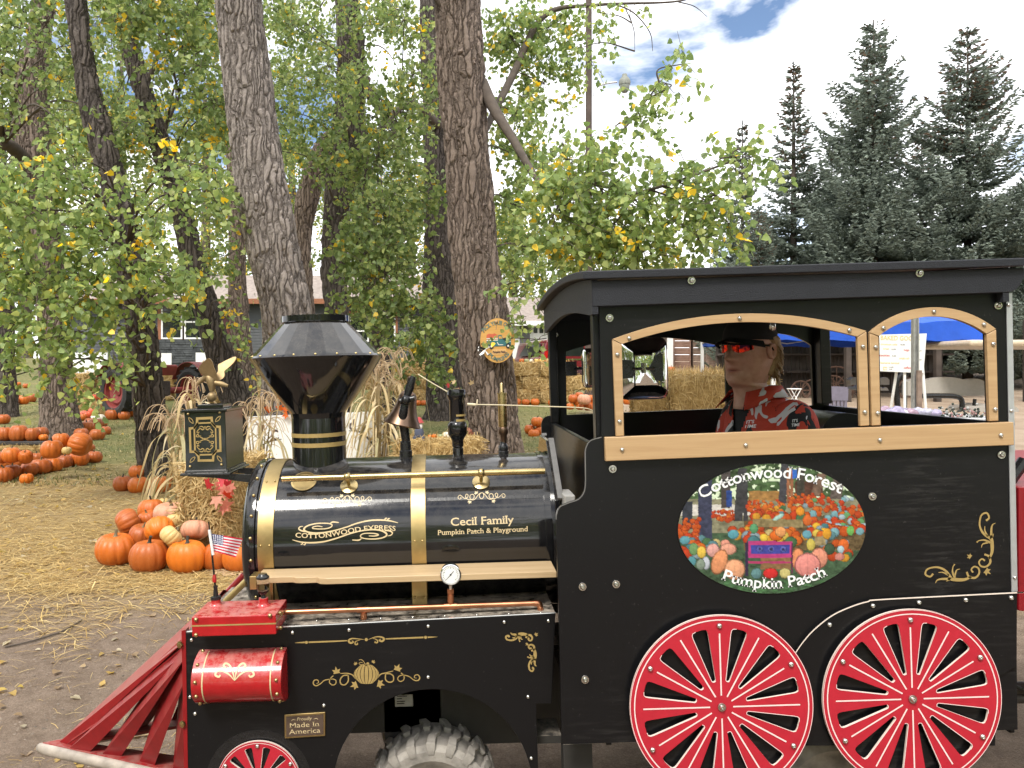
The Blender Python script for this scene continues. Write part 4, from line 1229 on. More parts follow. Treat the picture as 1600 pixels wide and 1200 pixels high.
def spoke_wheel(cx, cy, r, d, n, hub_bolt=True, bolts=6, lines=True, thick=0.007):
    """flat cut-out wheel disc; cx, cy, r in px at depth d"""
    c = LP(cx, cy, d); s = d / F
    def pl(a, b): return Vector((c.x + a * r * s, d - LB.y, c.z + b * r * s))
    circ = lambda rad, k: [(rad * math.cos(2 * math.pi * i / k), rad * math.sin(2 * math.pi * i / k)) for i in range(k)]
    loops = [circ(1.0, 96)]
    for k in range(n):
        a = R(90) + 2 * math.pi * (k + 0.5) / n
        hw0, hw1 = 2 * math.pi / n * 0.15, 2 * math.pi / n * 0.205
        q = []
        def pt(rad, off): return (rad * math.cos(a + off), rad * math.sin(a + off))
        for j in range(7): t = math.pi * j / 6; q.append(pt(0.30 - 0.02 * math.sin(t), -hw0 * math.cos(t)))
        q += [pt(0.80, hw1), pt(0.835, hw1 * 0.96), pt(0.855, hw1 * 0.82)]
        q += [pt(0.862, hw1 * 0.4), pt(0.862, -hw1 * 0.4), pt(0.855, -hw1 * 0.82), pt(0.835, -hw1 * 0.96), pt(0.80, -hw1)]
        loops.append(q[::-1])
    m = MB()
    flat = [p for l in loops for p in l]
    tris = [tuple(t) for t in tessellate_polygon([[Vector((p[0], p[1], 0)) for p in l] for l in loops])]
    N = len(flat)
    A = [pl(*p) for p in flat]
    def inset(p, l, i):
        return p
    B = [p + Vector((0, thick, 0)) for p in A]
    m.m = 0; m.add(A, tris)
    m.m = 1; b0 = len(m.v); m.v.extend(tuple(p) for p in A + B); m.c.extend([(1, 1, 1)] * (2 * N))
    k0 = 0
    for l in loops:
        for i in range(len(l)):
            j = (i + 1) % len(l)
            m.f.append((b0 + k0 + i, b0 + k0 + j, b0 + N + k0 + j, b0 + N + k0 + i)); m.mi.append(1)
        k0 += len(l)
    wheel = m.build('spoked_wheel', [M_REDPLASTIC, M_CREAM], loco, smooth=30)
    # engraved pale lines: a ring and one line down each spoke, plus a hairline round the cut edges
    m = MB()
    e = Vector((0, -0.0008, 0))
    place = lambda a, b: pl(a, b) + e
    ribbon(m, [(0.948 * math.cos(t), 0.948 * math.sin(t)) for t in [2 * math.pi * i / 90 for i in range(91)]], 0.013, place, n=1)
    ribbon(m, [(0.994 * math.cos(t), 0.994 * math.sin(t)) for t in [2 * math.pi * i / 90 for i in range(91)]], 0.007, place, n=1)
    for l in loops[1:]:
        ribbon(m, l[4:-1], 0.007, place, n=1)
    for k in range(n if lines else 0):
        a = R(90) + 2 * math.pi * k / n
        r1 = 0.80 if k % 2 == 0 else 0.855
        ribbon(m, [(0.125 * math.cos(a), 0.125 * math.sin(a)), (r1 * math.cos(a), r1 * math.sin(a))], 0.016, place, n=1)
    m.build('engraved_lines', M_PINK, wheel, smooth=0)
    for k in range(bolts):
        a = R(90) + 2 * math.pi * k / bolts
        put(SCREW, pl(0.885 * math.cos(a), 0.885 * math.sin(a)) + e, wheel, s=1.25 if r > 100 else 1.0)
    if hub_bolt: put(BOLT, pl(0, 0) + e, wheel)
    return wheel
DW = D0 - 0.034
spoke_wheel(1127.5, 1104.5, 143.5, DW, 12)
spoke_wheel(1425.5, 1092, 140, DW, 12)
for cx, cy in ((1127.5, 1104.5), (1425.5, 1092)):           # dark backing boards that carry the discs
    c = LP(cx, cy, D0 - 0.012)
    m = MB(); m.lathe([(0.262, 0), (0.262, 0.011)], c, (0, 1, 0), 64)
    m.build('wheel_backing', M_PANEL, loco)

# ------------------------------------------------------------------ boiler
BD, BW, BR = 2.82, -0.585, 0.27
def cyl(Rr):
    """lay a pixel on the boiler's shell of radius Rr"""
    def f(x, y):
        X, Z = (x - PX) / F, (PY - y) / F
        u_, w_ = X * CA + Z * SA, -X * SA + Z * CA
        a = 1 + w_ * w_; b = -2 * (BD + w_ * BW); c = BD * BD + BW * BW - Rr * Rr
        disc_ = max(b * b - 4 * a * c, 0)
        d = (-b - math.sqrt(disc_)) / (2 * a)
        return LM(u_ * d, d, w_ * d)
    return f
ub0, ub1 = U(391, 850, 2.57), U(868, 850, 2.57)
def around(u, r, a):
    """point on the boiler at length u and angle a from the top toward the camera"""
    return LM(u, BD - r * math.sin(a), BW + r * math.cos(a))
def shell(r, ua, ub, nm, mat, parent=loco, seg=96, thick=None):
    m = MB(); m.lathe([(r - (thick or r * 0.98), 0), (r, 0), (r, ub - ua), (r - (thick or r * 0.98), ub - ua)], LM(ua, BD, BW), (1, 0, 0), seg, cap=False)
    return m.build(nm, mat, parent, smooth=40)
boiler = shell(BR, ub0, ub1, 'boiler', M_BLACKGLOSS)
# front smokebox door ring
m = MB(); m.lathe([(0.10, -0.030), (0.20, -0.026), (0.262, -0.014), (0.276, 0.0), (0.279, 0.016), (0.279, 0.030), (0.268, 0.034)], LM(ub0 - 0.012, BD, BW), (1, 0, 0), 96)
door = m.build('smokebox_door', M_BLACKGLOSS, loco)
m = MB(); m.lathe([(0.02, -0.045), (0.09, -0.043), (0.1, -0.03)], LM(ub0 - 0.012, BD, BW), (1, 0, 0), 40); m.build('number_boss', M_BRASS, door)
for k in range(24):
    a = 2 * math.pi * k / 24 + 0.1
    dr = Vector((0, -math.sin(a), math.cos(a)))
    put(RIVET, around(ub0 + 0.008, 0.279, a), door, aim=dr)
def band(x, wpx):
    ua = U(x, 850, 2.57); ub = ua + wpx * 2.57 / F
    b = shell(0.2745, ua, ub, 'brass_band', M_BRASS, thick=0.004)
    for a in (R(38), R(86), R(118)):
        for uu in (ua + 0.012, ub - 0.012):
            put(RIVET, around(uu, 0.2745, a), b, aim=(0, -math.sin(a), math.cos(a)), s=0.62)
    return b
band(404.5, 24.5)
band(643.5, 22.5)
m = MB()                                                    # rear clamp strip and firebox back plate
m.lathe([(0.25, 0), (0.2738, 0), (0.2738, 0.02), (0.25, 0.02)], LM(U(853, 850, 2.57), BD, BW), (1, 0, 0), 96, cap=False)
m.build('boiler_ring', M_BLACKGLOSS, loco)
m = MB()
bp = [(-0.30, -1.0), (-0.30, -0.44), (-0.10, -0.262), (0.10, -0.262), (0.30, -0.44), (0.30, -1.0)]
m.slab([[(BD + a, b) for a, b in bp]], lambda a, b: LM(U(868, 850, 2.57) - 0.004, a, b), (0.016, 0, 0))
m.build('firebox_plate', M_BLACKGLOSS, loco, smooth=0, bevel=0.002)
for sgn in (-1, 1):
    m = MB(); m.box(LM(U(868, 720, 2.6) + 0.002, BD + sgn * 0.20, -0.347), (0.018, 0.27, 0.012), Matrix.Rotation(sgn * R(-41.6), 3, 'X')); m.build('plate_edge_strip', M_GREYEDGE, loco, smooth=0)
# hidden slot in the shell
m = MB()
for xa, xb, a in ((448, 640, R(57)), (668, 846, R(57))):
    ua, uu = U(xa, 780, 2.6), U(xb, 780, 2.6)
    for k in range(1): m.add([around(ua, BR + .0012, a - .022), around(uu, BR + .0012, a - .022), around(uu, BR + .0012, a + .022), around(ua, BR + .0012, a + .022)], [(0, 1, 2, 3)])
m.build('trim_strip', M_BLACKIRON, boiler, smooth=0)

# decals on the boiler
C1 = cyl(BR + 0.0012)
def vine(m, cx, cy, s, pl, tilt=-0.035):
    T = lambda x, y: pl(cx + x * s, cy + y * s + x * s * tilt)
    for k in (-1, 1):
        ribbon(m, [(k * p[0], p[1]) for p in [(4, -8), (9, -3), (14, 4), (20, 7), (25, 5), (27, 0), (25, -5), (20, -6), (17, -2), (19, 4), (25, 6)]], 1.5, T)
        ribbon(m, [(k * p[0], p[1]) for p in [(24, 6), (32, 5), (36, 1), (37, -4), (34, -7), (31, -4), (33, 1), (39, 4)]], 1.4, T)
        ribbon(m, [(k * p[0], p[1]) for p in [(38, 4), (44, -1), (49, -5), (53, -3), (54, 1), (51, 4), (47, 2), (49, -1)]], 1.3, T)
        maple_leaf(m, k * 12, -8, 7, -R(90) + k * R(30), T)
        maple_leaf(m, k * 27, 10, 7, R(90) - k * R(20), T)
    ribbon(m, [(-4, -7), (-5, 0), (0, 5), (5, 0), (4, -7), (0, -9), (-4, -7)], 1.6, T)
for q in ((542.5, 781, 0.70), (752.5, 776, 0.68)):
    m = MB(); vine(m, *q, C1); m.build('vine_decal', M_GOLDPALE, boiler, smooth=0)

def z2(x, y): return (440 + x / 8, 790 + y / 8)
m = MB()
S = lambda pts: [z2(*p) for p in pts]
ribbon(m, S([(135, 428), (240, 455), (360, 464), (520, 452), (680, 410), (840, 355), (980, 318), (1120, 300), (1230, 308), (1300, 340), (1310, 375), (1250, 405), (1140, 418), (1030, 410), (985, 385), (1010, 355), (1080, 345), (1170, 350), (1210, 366), (1160, 380), (1090, 378)]),
       [1.0, 2, 2.4, 2.4, 2.2, 2, 2, 2.2, 2.6, 2.8, 2.4, 2, 1.8, 1.6, 1.6, 1.6, 1.6, 1.8, 2, 1.6, 1.2], C1)
ribbon(m, S([(1455, 215), (1350, 190), (1230, 180), (1090, 188), (940, 222), (800, 272), (660, 312), (520, 338), (400, 342), (310, 325), (280, 290), (330, 250), (430, 225), (540, 220), (620, 232), (625, 262), (570, 285), (480, 292), (390, 285), (400, 265), (460, 256), (510, 266)]),
       [1.0, 2, 2.4, 2.4, 2.2, 2, 2, 2.2, 2.4, 2.6, 2.6, 2.2, 2, 1.8, 1.8, 1.7, 1.6, 1.6, 1.6, 1.6, 1.5, 1.2], C1)
ribbon(m, S([(300, 325), (245, 312), (215, 290), (230, 265), (270, 258)]), [2.4, 2.4, 2, 1.6, 0.8], C1)
ribbon(m, S([(1290, 310), (1350, 315), (1385, 340), (1365, 370), (1325, 378)]), [2.4, 2.4, 2, 1.6, 0.8], C1)
ribbon(m, S([(600, 228), (640, 205), (715, 212)]), [1.2, 2.2, 1.4], C1)
ribbon(m, S([(1000, 412), (960, 432), (885, 430)]), [1.2, 2.2, 1.4], C1)
for q in ((1300, 165), (1335, 170)): ribbon(m, S([(q[0] - 15, q[1] + 18), (q[0], q[1] - 5), (q[0] + 20, q[1] - 8)]), [1, 2, 1], C1)
for q in ((255, 475), (290, 482)): ribbon(m, S([(q[0] + 15, q[1] - 18), (q[0], q[1] + 5), (q[0] - 18, q[1] + 6)]), [1, 2, 1], C1)
cw = lambda t: 8.0 * math.sin((t - 0.5) * math.pi * 1.0) * 0.55 - 3.2 * math.sin(t * math.pi * 2)
lettering(m, 'COTTONWOOD EXPRESS', C1, 461.5, 839.5, 618, 829.5, 7.6, bend=lambda t: -3.4 * math.sin(t * math.pi * 2), serif=0.06, bold=0.012)
m.build('name_decal', M_GOLDPALE, boiler, smooth=0)
m = MB()
lettering(m, 'Cecil Family', C1, 704.5, 821.5, 803, 817.5, 12.4, serif=0.05, bold=0.012)
lettering(m, 'Pumpkin Patch & Playground', C1, 684, 836, 825, 830, 7.8, serif=0.04, bold=0.008)
m.build('family_decal', M_GOLDPALE, boiler, smooth=0)

# handrails
for sgn in (1, -1):
    a0 = sgn * R(44)
    rr = BR + 0.052
    pa, pb = around(U(441, 750, 2.6), rr, a0), around(U(851, 735, 2.6), rr, a0)
    m = MB(); m.tube([pa, pb], 0.0105, 14)
    rail = m.build('handrail', M_BRASSROD, loco)
    for xx in (543, 752):
        uu = U(xx, 745, 2.6)
        dr = (0, -math.sin(a0), math.cos(a0))
        m = MB()
        m.ball(around(uu, rr, a0), 0.0155)
        m.lathe([(0.006, 0), (0.006, 0.05)], around(uu, BR, a0), dr, 10)
        m.lathe([(0.030, 0.0), (0.030, 0.004), (0.012, 0.010)], around(uu, BR, a0), dr, 28)
        st = m.build('rail_stanchion', M_BRASSROD, rail)
        for k in (-1, 1): put(SCREW, around(uu + k * 0.0, BR + 0.004, a0 + k * 0.075), st, aim=dr, s=0.5)

# ------------------------------------------------------------------ smokestack
su = U(500, 735, BD)
s_ = BD / F
def sw(y): return W(500, y, BD)
base = LM(su, BD, 0) ; base.z = 0
def stack_prof(rows): return [(r * s_, sw(y) - LB.z) for r, y in rows]
so = Vector((su - LB.x, 0, 0))
m = MB(); m.lathe(stack_prof([(44, 742), (43, 728), (41.5, 722), (41.5, 652)]), so, (0, 0, 1), 64)
stack = m.build('smokestack', M_BLACKGLOSS, loco)
m = MB(); m.lathe(stack_prof([(41, 654), (43, 644), (58, 625), (81, 592), (101, 562), (103, 558), (101, 555)]), so, (0, 0, 1), 20, cap=False)
m.build('stack_funnel', M_BLACKGLOSS, stack, smooth=25)
m = MB(); m.lathe(stack_prof([(101, 557.5), (52, 506), (50, 504)]), so, (0, 0, 1), 20, cap=False)
m.build('stack_cone', M_BLACKGLOSS, stack, smooth=8)
m = MB(); m.lathe(stack_prof([(47, 503), (53, 503.5), (53, 494.5), (48, 494), (47, 503)]), so, (0, 0, 1), 20, cap=False)
m.build('stack_rim', M_BLACKGLOSS, stack, smooth=25)
for ya, yb in ((674.5, 680.5), (689, 695.5)):
    m = MB(); m.lathe(stack_prof([(41.6, yb), (42.2, yb), (42.2, ya), (41.6, ya)]), so, (0, 0, 1), 64, cap=False)
    m.build('gold_ring', M_GOLD, stack)
for k in range(20):
    a = 2 * math.pi * (k + 0.5) / 20
    p = so + Vector((math.cos(a) * 99 * s_, math.sin(a) * 99 * s_, sw(556) - LB.z))
    put(RIVET, p, stack, aim=(math.cos(a) * 0.6, math.sin(a) * 0.6, 0.8), s=0.8)
m = MB(); m.lathe([(0.0, 0), (0.044, 0.0), (0.044, 0.002), (0.038, 0.003)], around(U(470, 752, 2.6), BR + 0.0005, R(38)), (0, -math.sin(R(38)), math.cos(R(38))), 40, cap=False)
m.build('brass_disc', M_BRASS, boiler)

# ------------------------------------------------------------------ headlight box with eagle
HD0, HD1 = 2.70, 2.925
ul, uq = U(289, 690, HD0), U(353, 690, HD0)
wt, wb_ = W(320, 644, HD0), W(320, 735, HD0)
m = MB(); m.boxx(LM(ul, HD0, wb_), LM(uq, HD1, wt))
head = m.build('headlight_box', M_BLACKGLOSS, loco, smooth=0, bevel=0.002)
m = MB()
m.boxx(LM(ul - 0.008, HD0 - 0.008, wt), LM(uq + 0.008, HD1 + 0.008, wt + 0.010))
m.boxx(LM(ul + 0.025, HD0 + 0.06, wt + 0.010), LM(uq - 0.025, HD1 - 0.06, wt + 0.024))
m.build('lamp_lid', M_BLACKGLOSS, head, smooth=0, bevel=0.002)
m = MB()
m.boxx(LM(ul - 0.004, HD0 - 0.004, wb_ - 0.008), LM(uq + 0.006, HD1 + 0.006, wb_))
m.boxx(LM(ul - 0.016, HD0 - 0.016, wb_ - 0.016), LM(uq + 0.016, HD1 + 0.016, wb_ - 0.008))
m.build('lamp_base', M_BLACKGLOSS, head, smooth=0, bevel=0.002)
m = MB()
m.lathe([(0.085, 0), (0.085, 0.012), (0.075, 0.016)], LM(ul + 0.004, (HD0 + HD1) / 2, (wt + wb_) / 2), (-1, 0, 0), 40)
m.build('lamp_bezel', M_BRASS, head)
m = MB()                                                     # bracket shelf back to the smokebox
for dd in (HD0 + 0.02, HD1 - 0.04):
    m.slab([[(uq - 0.02, wb_ - 0.016), (ub0 + 0.05, wb_ - 0.030), (ub0 + 0.05, wb_ - 0.10), (ub0 + 0.02, wb_ - 0.06), (uq - 0.05, wb_ - 0.030), (ul, wb_ - 0.022), (ul, wb_ - 0.016)]], lambda a, b: LM(a, dd, b), (0, 0.018, 0))
m.build('lamp_bracket', M_BLACKIRON, head, smooth=0)
HP = near(HD0 - 0.0012)
m = MB()
def zb(x, y): return (270 + x / 5.4545, 540 + y / 5.4545)
B_ = lambda pts: [zb(*p) for p in pts]
outer = [(197, 612), (340, 605), (345, 655), (362, 680), (410, 682), (416, 905), (372, 910), (355, 940), (352, 988), (212, 990), (210, 945), (186, 915), (142, 915), (135, 698), (180, 692), (196, 662)]
inner = [(218, 632), (322, 628), (326, 668), (352, 700), (392, 702), (397, 884), (362, 888), (336, 925), (334, 968), (230, 970), (228, 928), (198, 895), (160, 895), (154, 716), (192, 710), (216, 672)]
m.sheet([B_(outer), B_(inner)], HP)
o2 = [(210, 655), (335, 650), (370, 690), (376, 900), (342, 935), (222, 938), (182, 905), (176, 700)]
i2 = [(218, 668), (328, 663), (358, 697), (364, 893), (334, 922), (228, 925), (196, 898), (190, 707)]
m.sheet([B_(o2), B_(i2)], HP)
for (x, y, a) in ((155, 638, 0.9), (385, 625, 2.3), (168, 972, 2.3), (398, 965, 0.9)):
    for k in (-1, 1):
        ribbon(m, B_([(x + 34 * math.cos(a) * t - k * 12 * math.sin(a) * math.cos(t * 1.57), y + 34 * math.sin(a) * t + k * 12 * math.cos(a) * math.cos(t * 1.57)) for t in (-1, -.5, 0, .5, 1)]), 1.1, HP)
for k in (-1, 1):
    for v in (-1, 1):
        X = lambda x: 274 + k * x
        Y = lambda y: 797 + v * y
        ribbon(m, B_([(X(0), Y(110)), (X(18), Y(80)), (X(40), Y(90)), (X(60), Y(75)), (X(68), Y(58)), (X(55), Y(52)), (X(50), Y(64))]), [1.6, 1.6, 1.4, 1.4, 1.4, 1.4, 1.2], HP)
        ribbon(m, B_([(X(0), Y(85)), (X(25), Y(108)), (X(52), Y(100))]), [1, 1.6, .6], HP)
        ribbon(m, B_([(X(12), Y(4)), (X(40), Y(18)), (X(62), Y(40)), (X(74), Y(22)), (X(50), Y(20)), (X(35), Y(30))]), [1.6, 1.4, 1.5, 1.4, 1.3, 1], HP)
disc(m, *zb(274, 797), 1.8, HP)
m.build('lamp_scrollwork', M_GOLD, head, smooth=0)
for q in ((294.2, 646.7), (343.5, 644.5), (297.3, 729), (346.5, 726)): put(RIVET, LP(q[0], q[1], HD0 - 0.0005), head, s=0.85)
# eagle finial
ED = 2.82
es = ED / F
def E(x, y, off=0.0): return LP(x, y, ED) + Vector((0, off, 0))
m = MB()
m.ball(E(331, 620), 0.018)
bodyp = smooth_path([(*E(331, 612), 0.008), (*E(331, 603), 0.014), (*E(329, 594), 0.017), (*E(324, 588), 0.013), (*E(318, 592), 0.010), (*E(311, 598), 0.007), (*E(308, 602), 0.003)], 4)
m.tube([p[:3] for p in bodyp], [p[3] for p in bodyp], 12)
tail = smooth_path([(*E(336, 598), 0.010), (*E(346, 600), 0.010), (*E(356, 603), 0.006)], 4)
m.tube([p[:3] for p in tail], [p[3] for p in tail], 10)
for off, pts in ((-0.030, [(327, 594), (341, 594), (340, 584), (337, 574), (336, 566), (332, 560), (327, 562), (316, 572), (314, 580), (318, 586), (323, 588)]),
                 (0.030, [(333, 596), (346, 592), (349, 586), (348, 580), (354, 574), (361, 566), (364, 559), (361, 557), (352, 561), (341, 567), (337, 570), (338, 580), (334, 588)])):
    sp = Vector((0, off, 0))
    m.slab([smooth_path(pts, 3, closed=True)], lambda x, y: E(x, y) + sp * max(0.1, (600 - y) / 30), (0, 0.009, 0))
m.build('eagle_finial', M_GILT, head, smooth=50)

# ------------------------------------------------------------------ bell, stand pipe, whistle
def turned(rows, x, d=BD, seg=28):
    """lathe rows of (radius px, y px) about the upright through pixel x"""
    yb = rows[0][1]
    o = LP(x, yb, d)
    return [(r * d / F, W(x, y, d) - W(x, yb, d)) for r, y in rows], o
m = MB()
pr, o = turned([(10, 722), (10, 704), (8.5, 703), (8.5, 690), (7.5, 689)], 634.5); m.lathe(pr, o, (0, 0, 1), 20)
post = smooth_path([(*LP(634.5, 690, BD), .016), (*LP(632, 672, BD - .005), .017), (*LP(629, 655, BD - .012), .017), (*LP(631, 640, BD - .02), .016), (*LP(633, 628, BD - .02), .014)], 5)
m.tube([p[:3] for p in post], [p[3] for p in post], 14)
m.tube([LP(625, 627, BD - .03), LP(648, 622, BD - .03)], 0.011, 12)
m.ball(LP(634, 625, BD - .035), 0.018)
m.tube([LP(634, 624, BD - .02), LP(640, 606, BD - .02), LP(646, 588, BD - .02)], [0.012, 0.017, 0.010], 10)
bell_post = m.build('bell_bracket', M_BLACKIRON, loco)
ax = (LP(641, 603, BD) - LP(628, 664, BD)).normalized()
m = MB()
m.lathe([(0.068, 0.0), (0.070, 0.004), (0.062, 0.018), (0.048, 0.045), (0.039, 0.075), (0.034, 0.105), (0.026, 0.122), (0.010, 0.130), (0.010, 0.150), (0.016, 0.16), (0.016, 0.178), (0.006, 0.186)], LP(628, 664, BD + .03), ax, 36, cap=False)
m.lathe([(0.064, 0.001), (0.058, 0.018), (0.044, 0.045), (0.01, 0.11)], LP(628, 664, BD + .03), ax, 36, cap=False)
m.build('bell', M_BRONZE, bell_post)
m = MB()
pr, o = turned([(8.5, 719), (8.5, 700), (7, 699), (9, 697), (9, 688), (11, 684), (15, 678), (15.2, 664), (14, 660), (12.5, 659), (11.5, 658), (11.5, 625), (13.5, 622), (15, 618), (15, 617), (14.4, 612), (13.5, 608.5), (10, 607.5)], 716)
m.lathe(pr, o, (0, 0, 1), 32)
pipe = m.build('stand_pipe', M_BLACKGLOSS, loco)
for ya, yb in ((647, 650), (654.5, 658)):
    m = MB(); pr, o = turned([(11.5, yb), (11.9, yb), (11.9, ya), (11.5, ya)], 716); m.lathe(pr, o, (0, 0, 1), 32, cap=False); m.build('gold_ring', M_GOLD, pipe)
m = MB(); pr, o = turned([(8, 717), (8, 705), (7, 704), (7.5, 702), (7.5, 697), (5, 694), (4.5, 690)], 787); m.lathe(pr, o, (0, 0, 1), 20)
wh = m.build('whistle_fitting', M_BLACKIRON, loco)
m = MB(); pr, o = turned([(4.5, 692), (5, 680), (7.5, 677), (8, 670), (6, 666)], 787); m.lathe(pr, o, (0, 0, 1), 20); m.build('whistle_valve', M_BRONZE, wh)
m = MB(); pr, o = turned([(6.6, 667), (7, 665), (7, 616), (8, 615.5), (8, 614), (3.8, 613.5), (3.6, 611), (3, 610), (3, 600), (1.5, 598)], 786); m.lathe(pr, o, (0, 0, 1), 24); m.build('whistle', M_BRASSROD, wh)
m = MB()
cord = smooth_path([LP(653, 584.5, BD), LP(676, 599, BD), LP(701, 613, BD)], 3)
m.tube(cord, 0.0022, 6); m.build('bell_cord', plain('pale_cord', (0.72, 0.62, 0.42), 0.7), loco)
m = MB()
cord = smooth_path([LP(730, 631, BD), LP(745, 632, BD), LP(790, 633, BD - .03), LP(850, 635, BD - .06), LP(905, 637, BD - .08), LP(925, 641, BD - .08), LP(935, 652, BD - .08), LP(929, 666, BD - .08)], 5)
m.tube(cord, 0.0022, 6)
m.tube([LP(730, 631.5, BD), LP(743, 632.5, BD)], 0.005, 8); m.tube([LP(746, 624, BD), LP(745, 633, BD)], 0.003, 6)
m.build('whistle_cord', bpy.data.materials['pale_cord'], loco)

# ------------------------------------------------------------------ running board, gauge, copper line
DS = 2.38                                                   # the fender's side sheet
wtop = W(700, 897, 2.42)
def on_w(x, y, w):                                          # pixel on the level plane w
    X, Z = (x - PX) / F, (PY - y) / F
    d = w / (-X * SA + Z * CA)
    return LM((X * CA + Z * SA) * d, d, w)
m = MB()
uL, uR = U(395, 900, 2.42), U(869, 890, 2.42)
u_a, u_b = U(455, 905, 2.42), U(500, 908, 2.42)
poly = [(uL, 2.445), (u_a, 2.445), (u_a + 0.012, 2.435), (u_a + 0.03, 2.432), (u_b - 0.012, 2.432), (u_b, 2.418), (u_b + 0.025, 2.412), (uR, 2.412), (uR, 2.548), (uL, 2.548)]
m.slab([poly], lambda a, b: LM(a, b, wtop), (0, 0, -0.019))
m.build('running_board', M_PINE, loco, smooth=30, bevel=0.0015)
m = MB(); m.boxx(LM(U(391, 905, 2.45), 2.44, wtop - 0.036), LM(U(402, 905, 2.45), 2.50, wtop + 0.006)); m.boxx(LM(U(423, 925, 2.50), 2.49, -0.80), LM(U(428, 925, 2.50), 2.51, wtop - 0.02))
m.build('board_bracket', M_BRASS, loco, smooth=0, bevel=0.002)
m = MB(); m.boxx(LM(U(644, 925, 2.53), 2.525, -0.78), LM(U(667, 925, 2.53), 2.532, wtop - 0.02)); bb = m.build('board_bracket', M_BRASS, loco, smooth=0)
for q in ((648.5, 933.5), (662.5, 933.5)): put(RIVET, LP(q[0], q[1], 2.5245), bb, s=0.8)
DP = 2.425
r_p = 0.0085
m = MB()
line = [LP(446, 956.5, DP), LP(836, 942.5, DP)]
m.tube(line, r_p, 14)
m.tube(smooth_path([LP(834, 942.6, DP), LP(842, 943.5, DP), LP(844, 950, DP), LP(844.5, 962, DP)], 4), r_p * 1.15, 14)
m.tube([LP(568, 953, DP), LP(568.5, 974, DP)], r_p, 14)
m.tube([LP(704, 947, DP), LP(704, 921, DP)], r_p, 14)
pipeline = m.build('copper_pipe', M_COPPER, loco)
m = MB()
for x, y, w in ((568, 952.4, 10), (704, 947.2, 10)): m.tube([LP(x - w, y + w * .035, DP), LP(x + w, y - w * .035, DP)], r_p * 1.25, 16)
m.tube([LP(568.4, 958, DP), LP(568.4, 967, DP)], r_p * 1.25, 16)
m.tube([LP(704, 940, DP), LP(704, 929, DP)], r_p * 1.25, 16); m.tube([LP(704, 927, DP), LP(704, 920, DP)], r_p * 1.35, 6)
m.tube([LP(844.5, 955, DP), LP(844.5, 962, DP)], r_p * 1.3, 16)
m.build('pipe_fitting', M_COPPER, pipeline)
gc = LP(704, 897.5, DP - 0.012)
m = MB(); m.lathe([(0.031, 0.024), (0.0325, 0.004), (0.0325, -0.004), (0.030, -0.006), (0.0285, -0.003)], gc, (0, 1, 0), 40); m.tube([LP(704, 914, DP), LP(704, 922, DP)], 0.006, 10)
gauge = m.build('pressure_gauge', M_CHROME, loco)
m = MB(); m.lathe([(0.0283, 0.0), (0.0001, 0.0)], gc + Vector((0, -0.0042, 0)), (0, 1, 0), 40, cap=False); m.build('dial_face', M_WHITE, gauge)
m = MB()
GP = lambda a, b: gc + Vector((a, -0.0052, b))
for k in range(21):
    a = R(225) - R(270) * k / 20
    r1 = 0.019 if k % 5 == 0 else 0.0215
    ribbon(m, [(r1 * math.cos(a), r1 * math.sin(a)), (0.0245 * math.cos(a), 0.0245 * math.sin(a))], 0.0012, GP, n=1)
ribbon(m, [(0.004, 0.004), (-0.014, -0.015)], [0.0022, 0.0008], GP, n=1); ribbon(m, [(0, 0), (0.010, 0.011)], 0.0018, GP, n=1)
disc(m, 0, 0, 0.0028, GP)
m.build('dial_marks', M_BLACKIRON, gauge, smooth=0)

# ------------------------------------------------------------------ fender body: side sheet, deck, front
arch_c, arch_r = (676, 1233), 156
arch = [(arch_c[0] + arch_r * math.cos(a), arch_c[1] - arch_r * math.sin(a)) for a in [math.pi * k / 28 for k in range(29)]]
side = [(289, 989), (868, 958), (862, 1100), (838, 1100), (842, 1236)] + arch + [(515, 1236), (294, 1290)]
m = MB(); m.slab([side], near(DS), (0, 0.010, 0))
skirt = m.build('side_skirt', M_PANEL, loco, smooth=0, bevel=0.002)
m = MB(); m.slab([side], lambda x, y: LP(x, y, DS) + Vector((0, 2 * (BD - DS), 0)), (0, -0.010, 0)); m.build('side_skirt', M_PANEL, loco, smooth=30)
ua, ub_ = U(289, 989, DS), U(868, 958, DS)
wd = W(289, 989, DS)
wd2 = W(868, 958, DS)
m = MB()
q = [LM(ua, DS + .001, wd - .002), LM(ub_, DS + .001, wd2 - .002), LM(ub_, 2 * BD - DS, wd2 - .002), LM(ua, 2 * BD - DS, wd - .002)]
m.add(q + [p - Vector((0, 0, .008)) for p in q], [(0, 1, 2, 3), (4, 7, 6, 5), (0, 4, 5, 1), (1, 5, 6, 2), (2, 6, 7, 3), (3, 7, 4, 0)])
m.build('deck', M_BLACKDUSTY, loco, smooth=0)
m = MB(); m.tube([LP(289, 987.5, DS + .004), LP(868, 957.5, DS + .004)], 0.003, 8); m.build('deck_edge', M_STEEL, loco)
m = MB(); m.boxx(LM(ua + .002, DS + .011, -1.42), LM(ua + .014, 2 * BD - DS - .011, wd - .012)); m.build('front_plate', M_PANEL, loco)
for k in range(9):
    x = 445 + k * 50
    put(SCREW, on_w(x, 972 - (x - 445) * 0.036, wd - .001 + (wd2 - wd) * (x - 289) / 579), skirt, aim=(0, 0, 1), s=0.6)
for q in ((457, 988.5), (545.5, 984.5), (669, 978.5), (788, 972), (857, 970), (669, 1058), (506, 1102), (299.5, 1000), (825, 1088.5), (830, 1184.5), (305, 1115), (297, 1089)):
    put(SCREW, LP(q[0], q[1], DS - .0005), skirt, s=0.95)
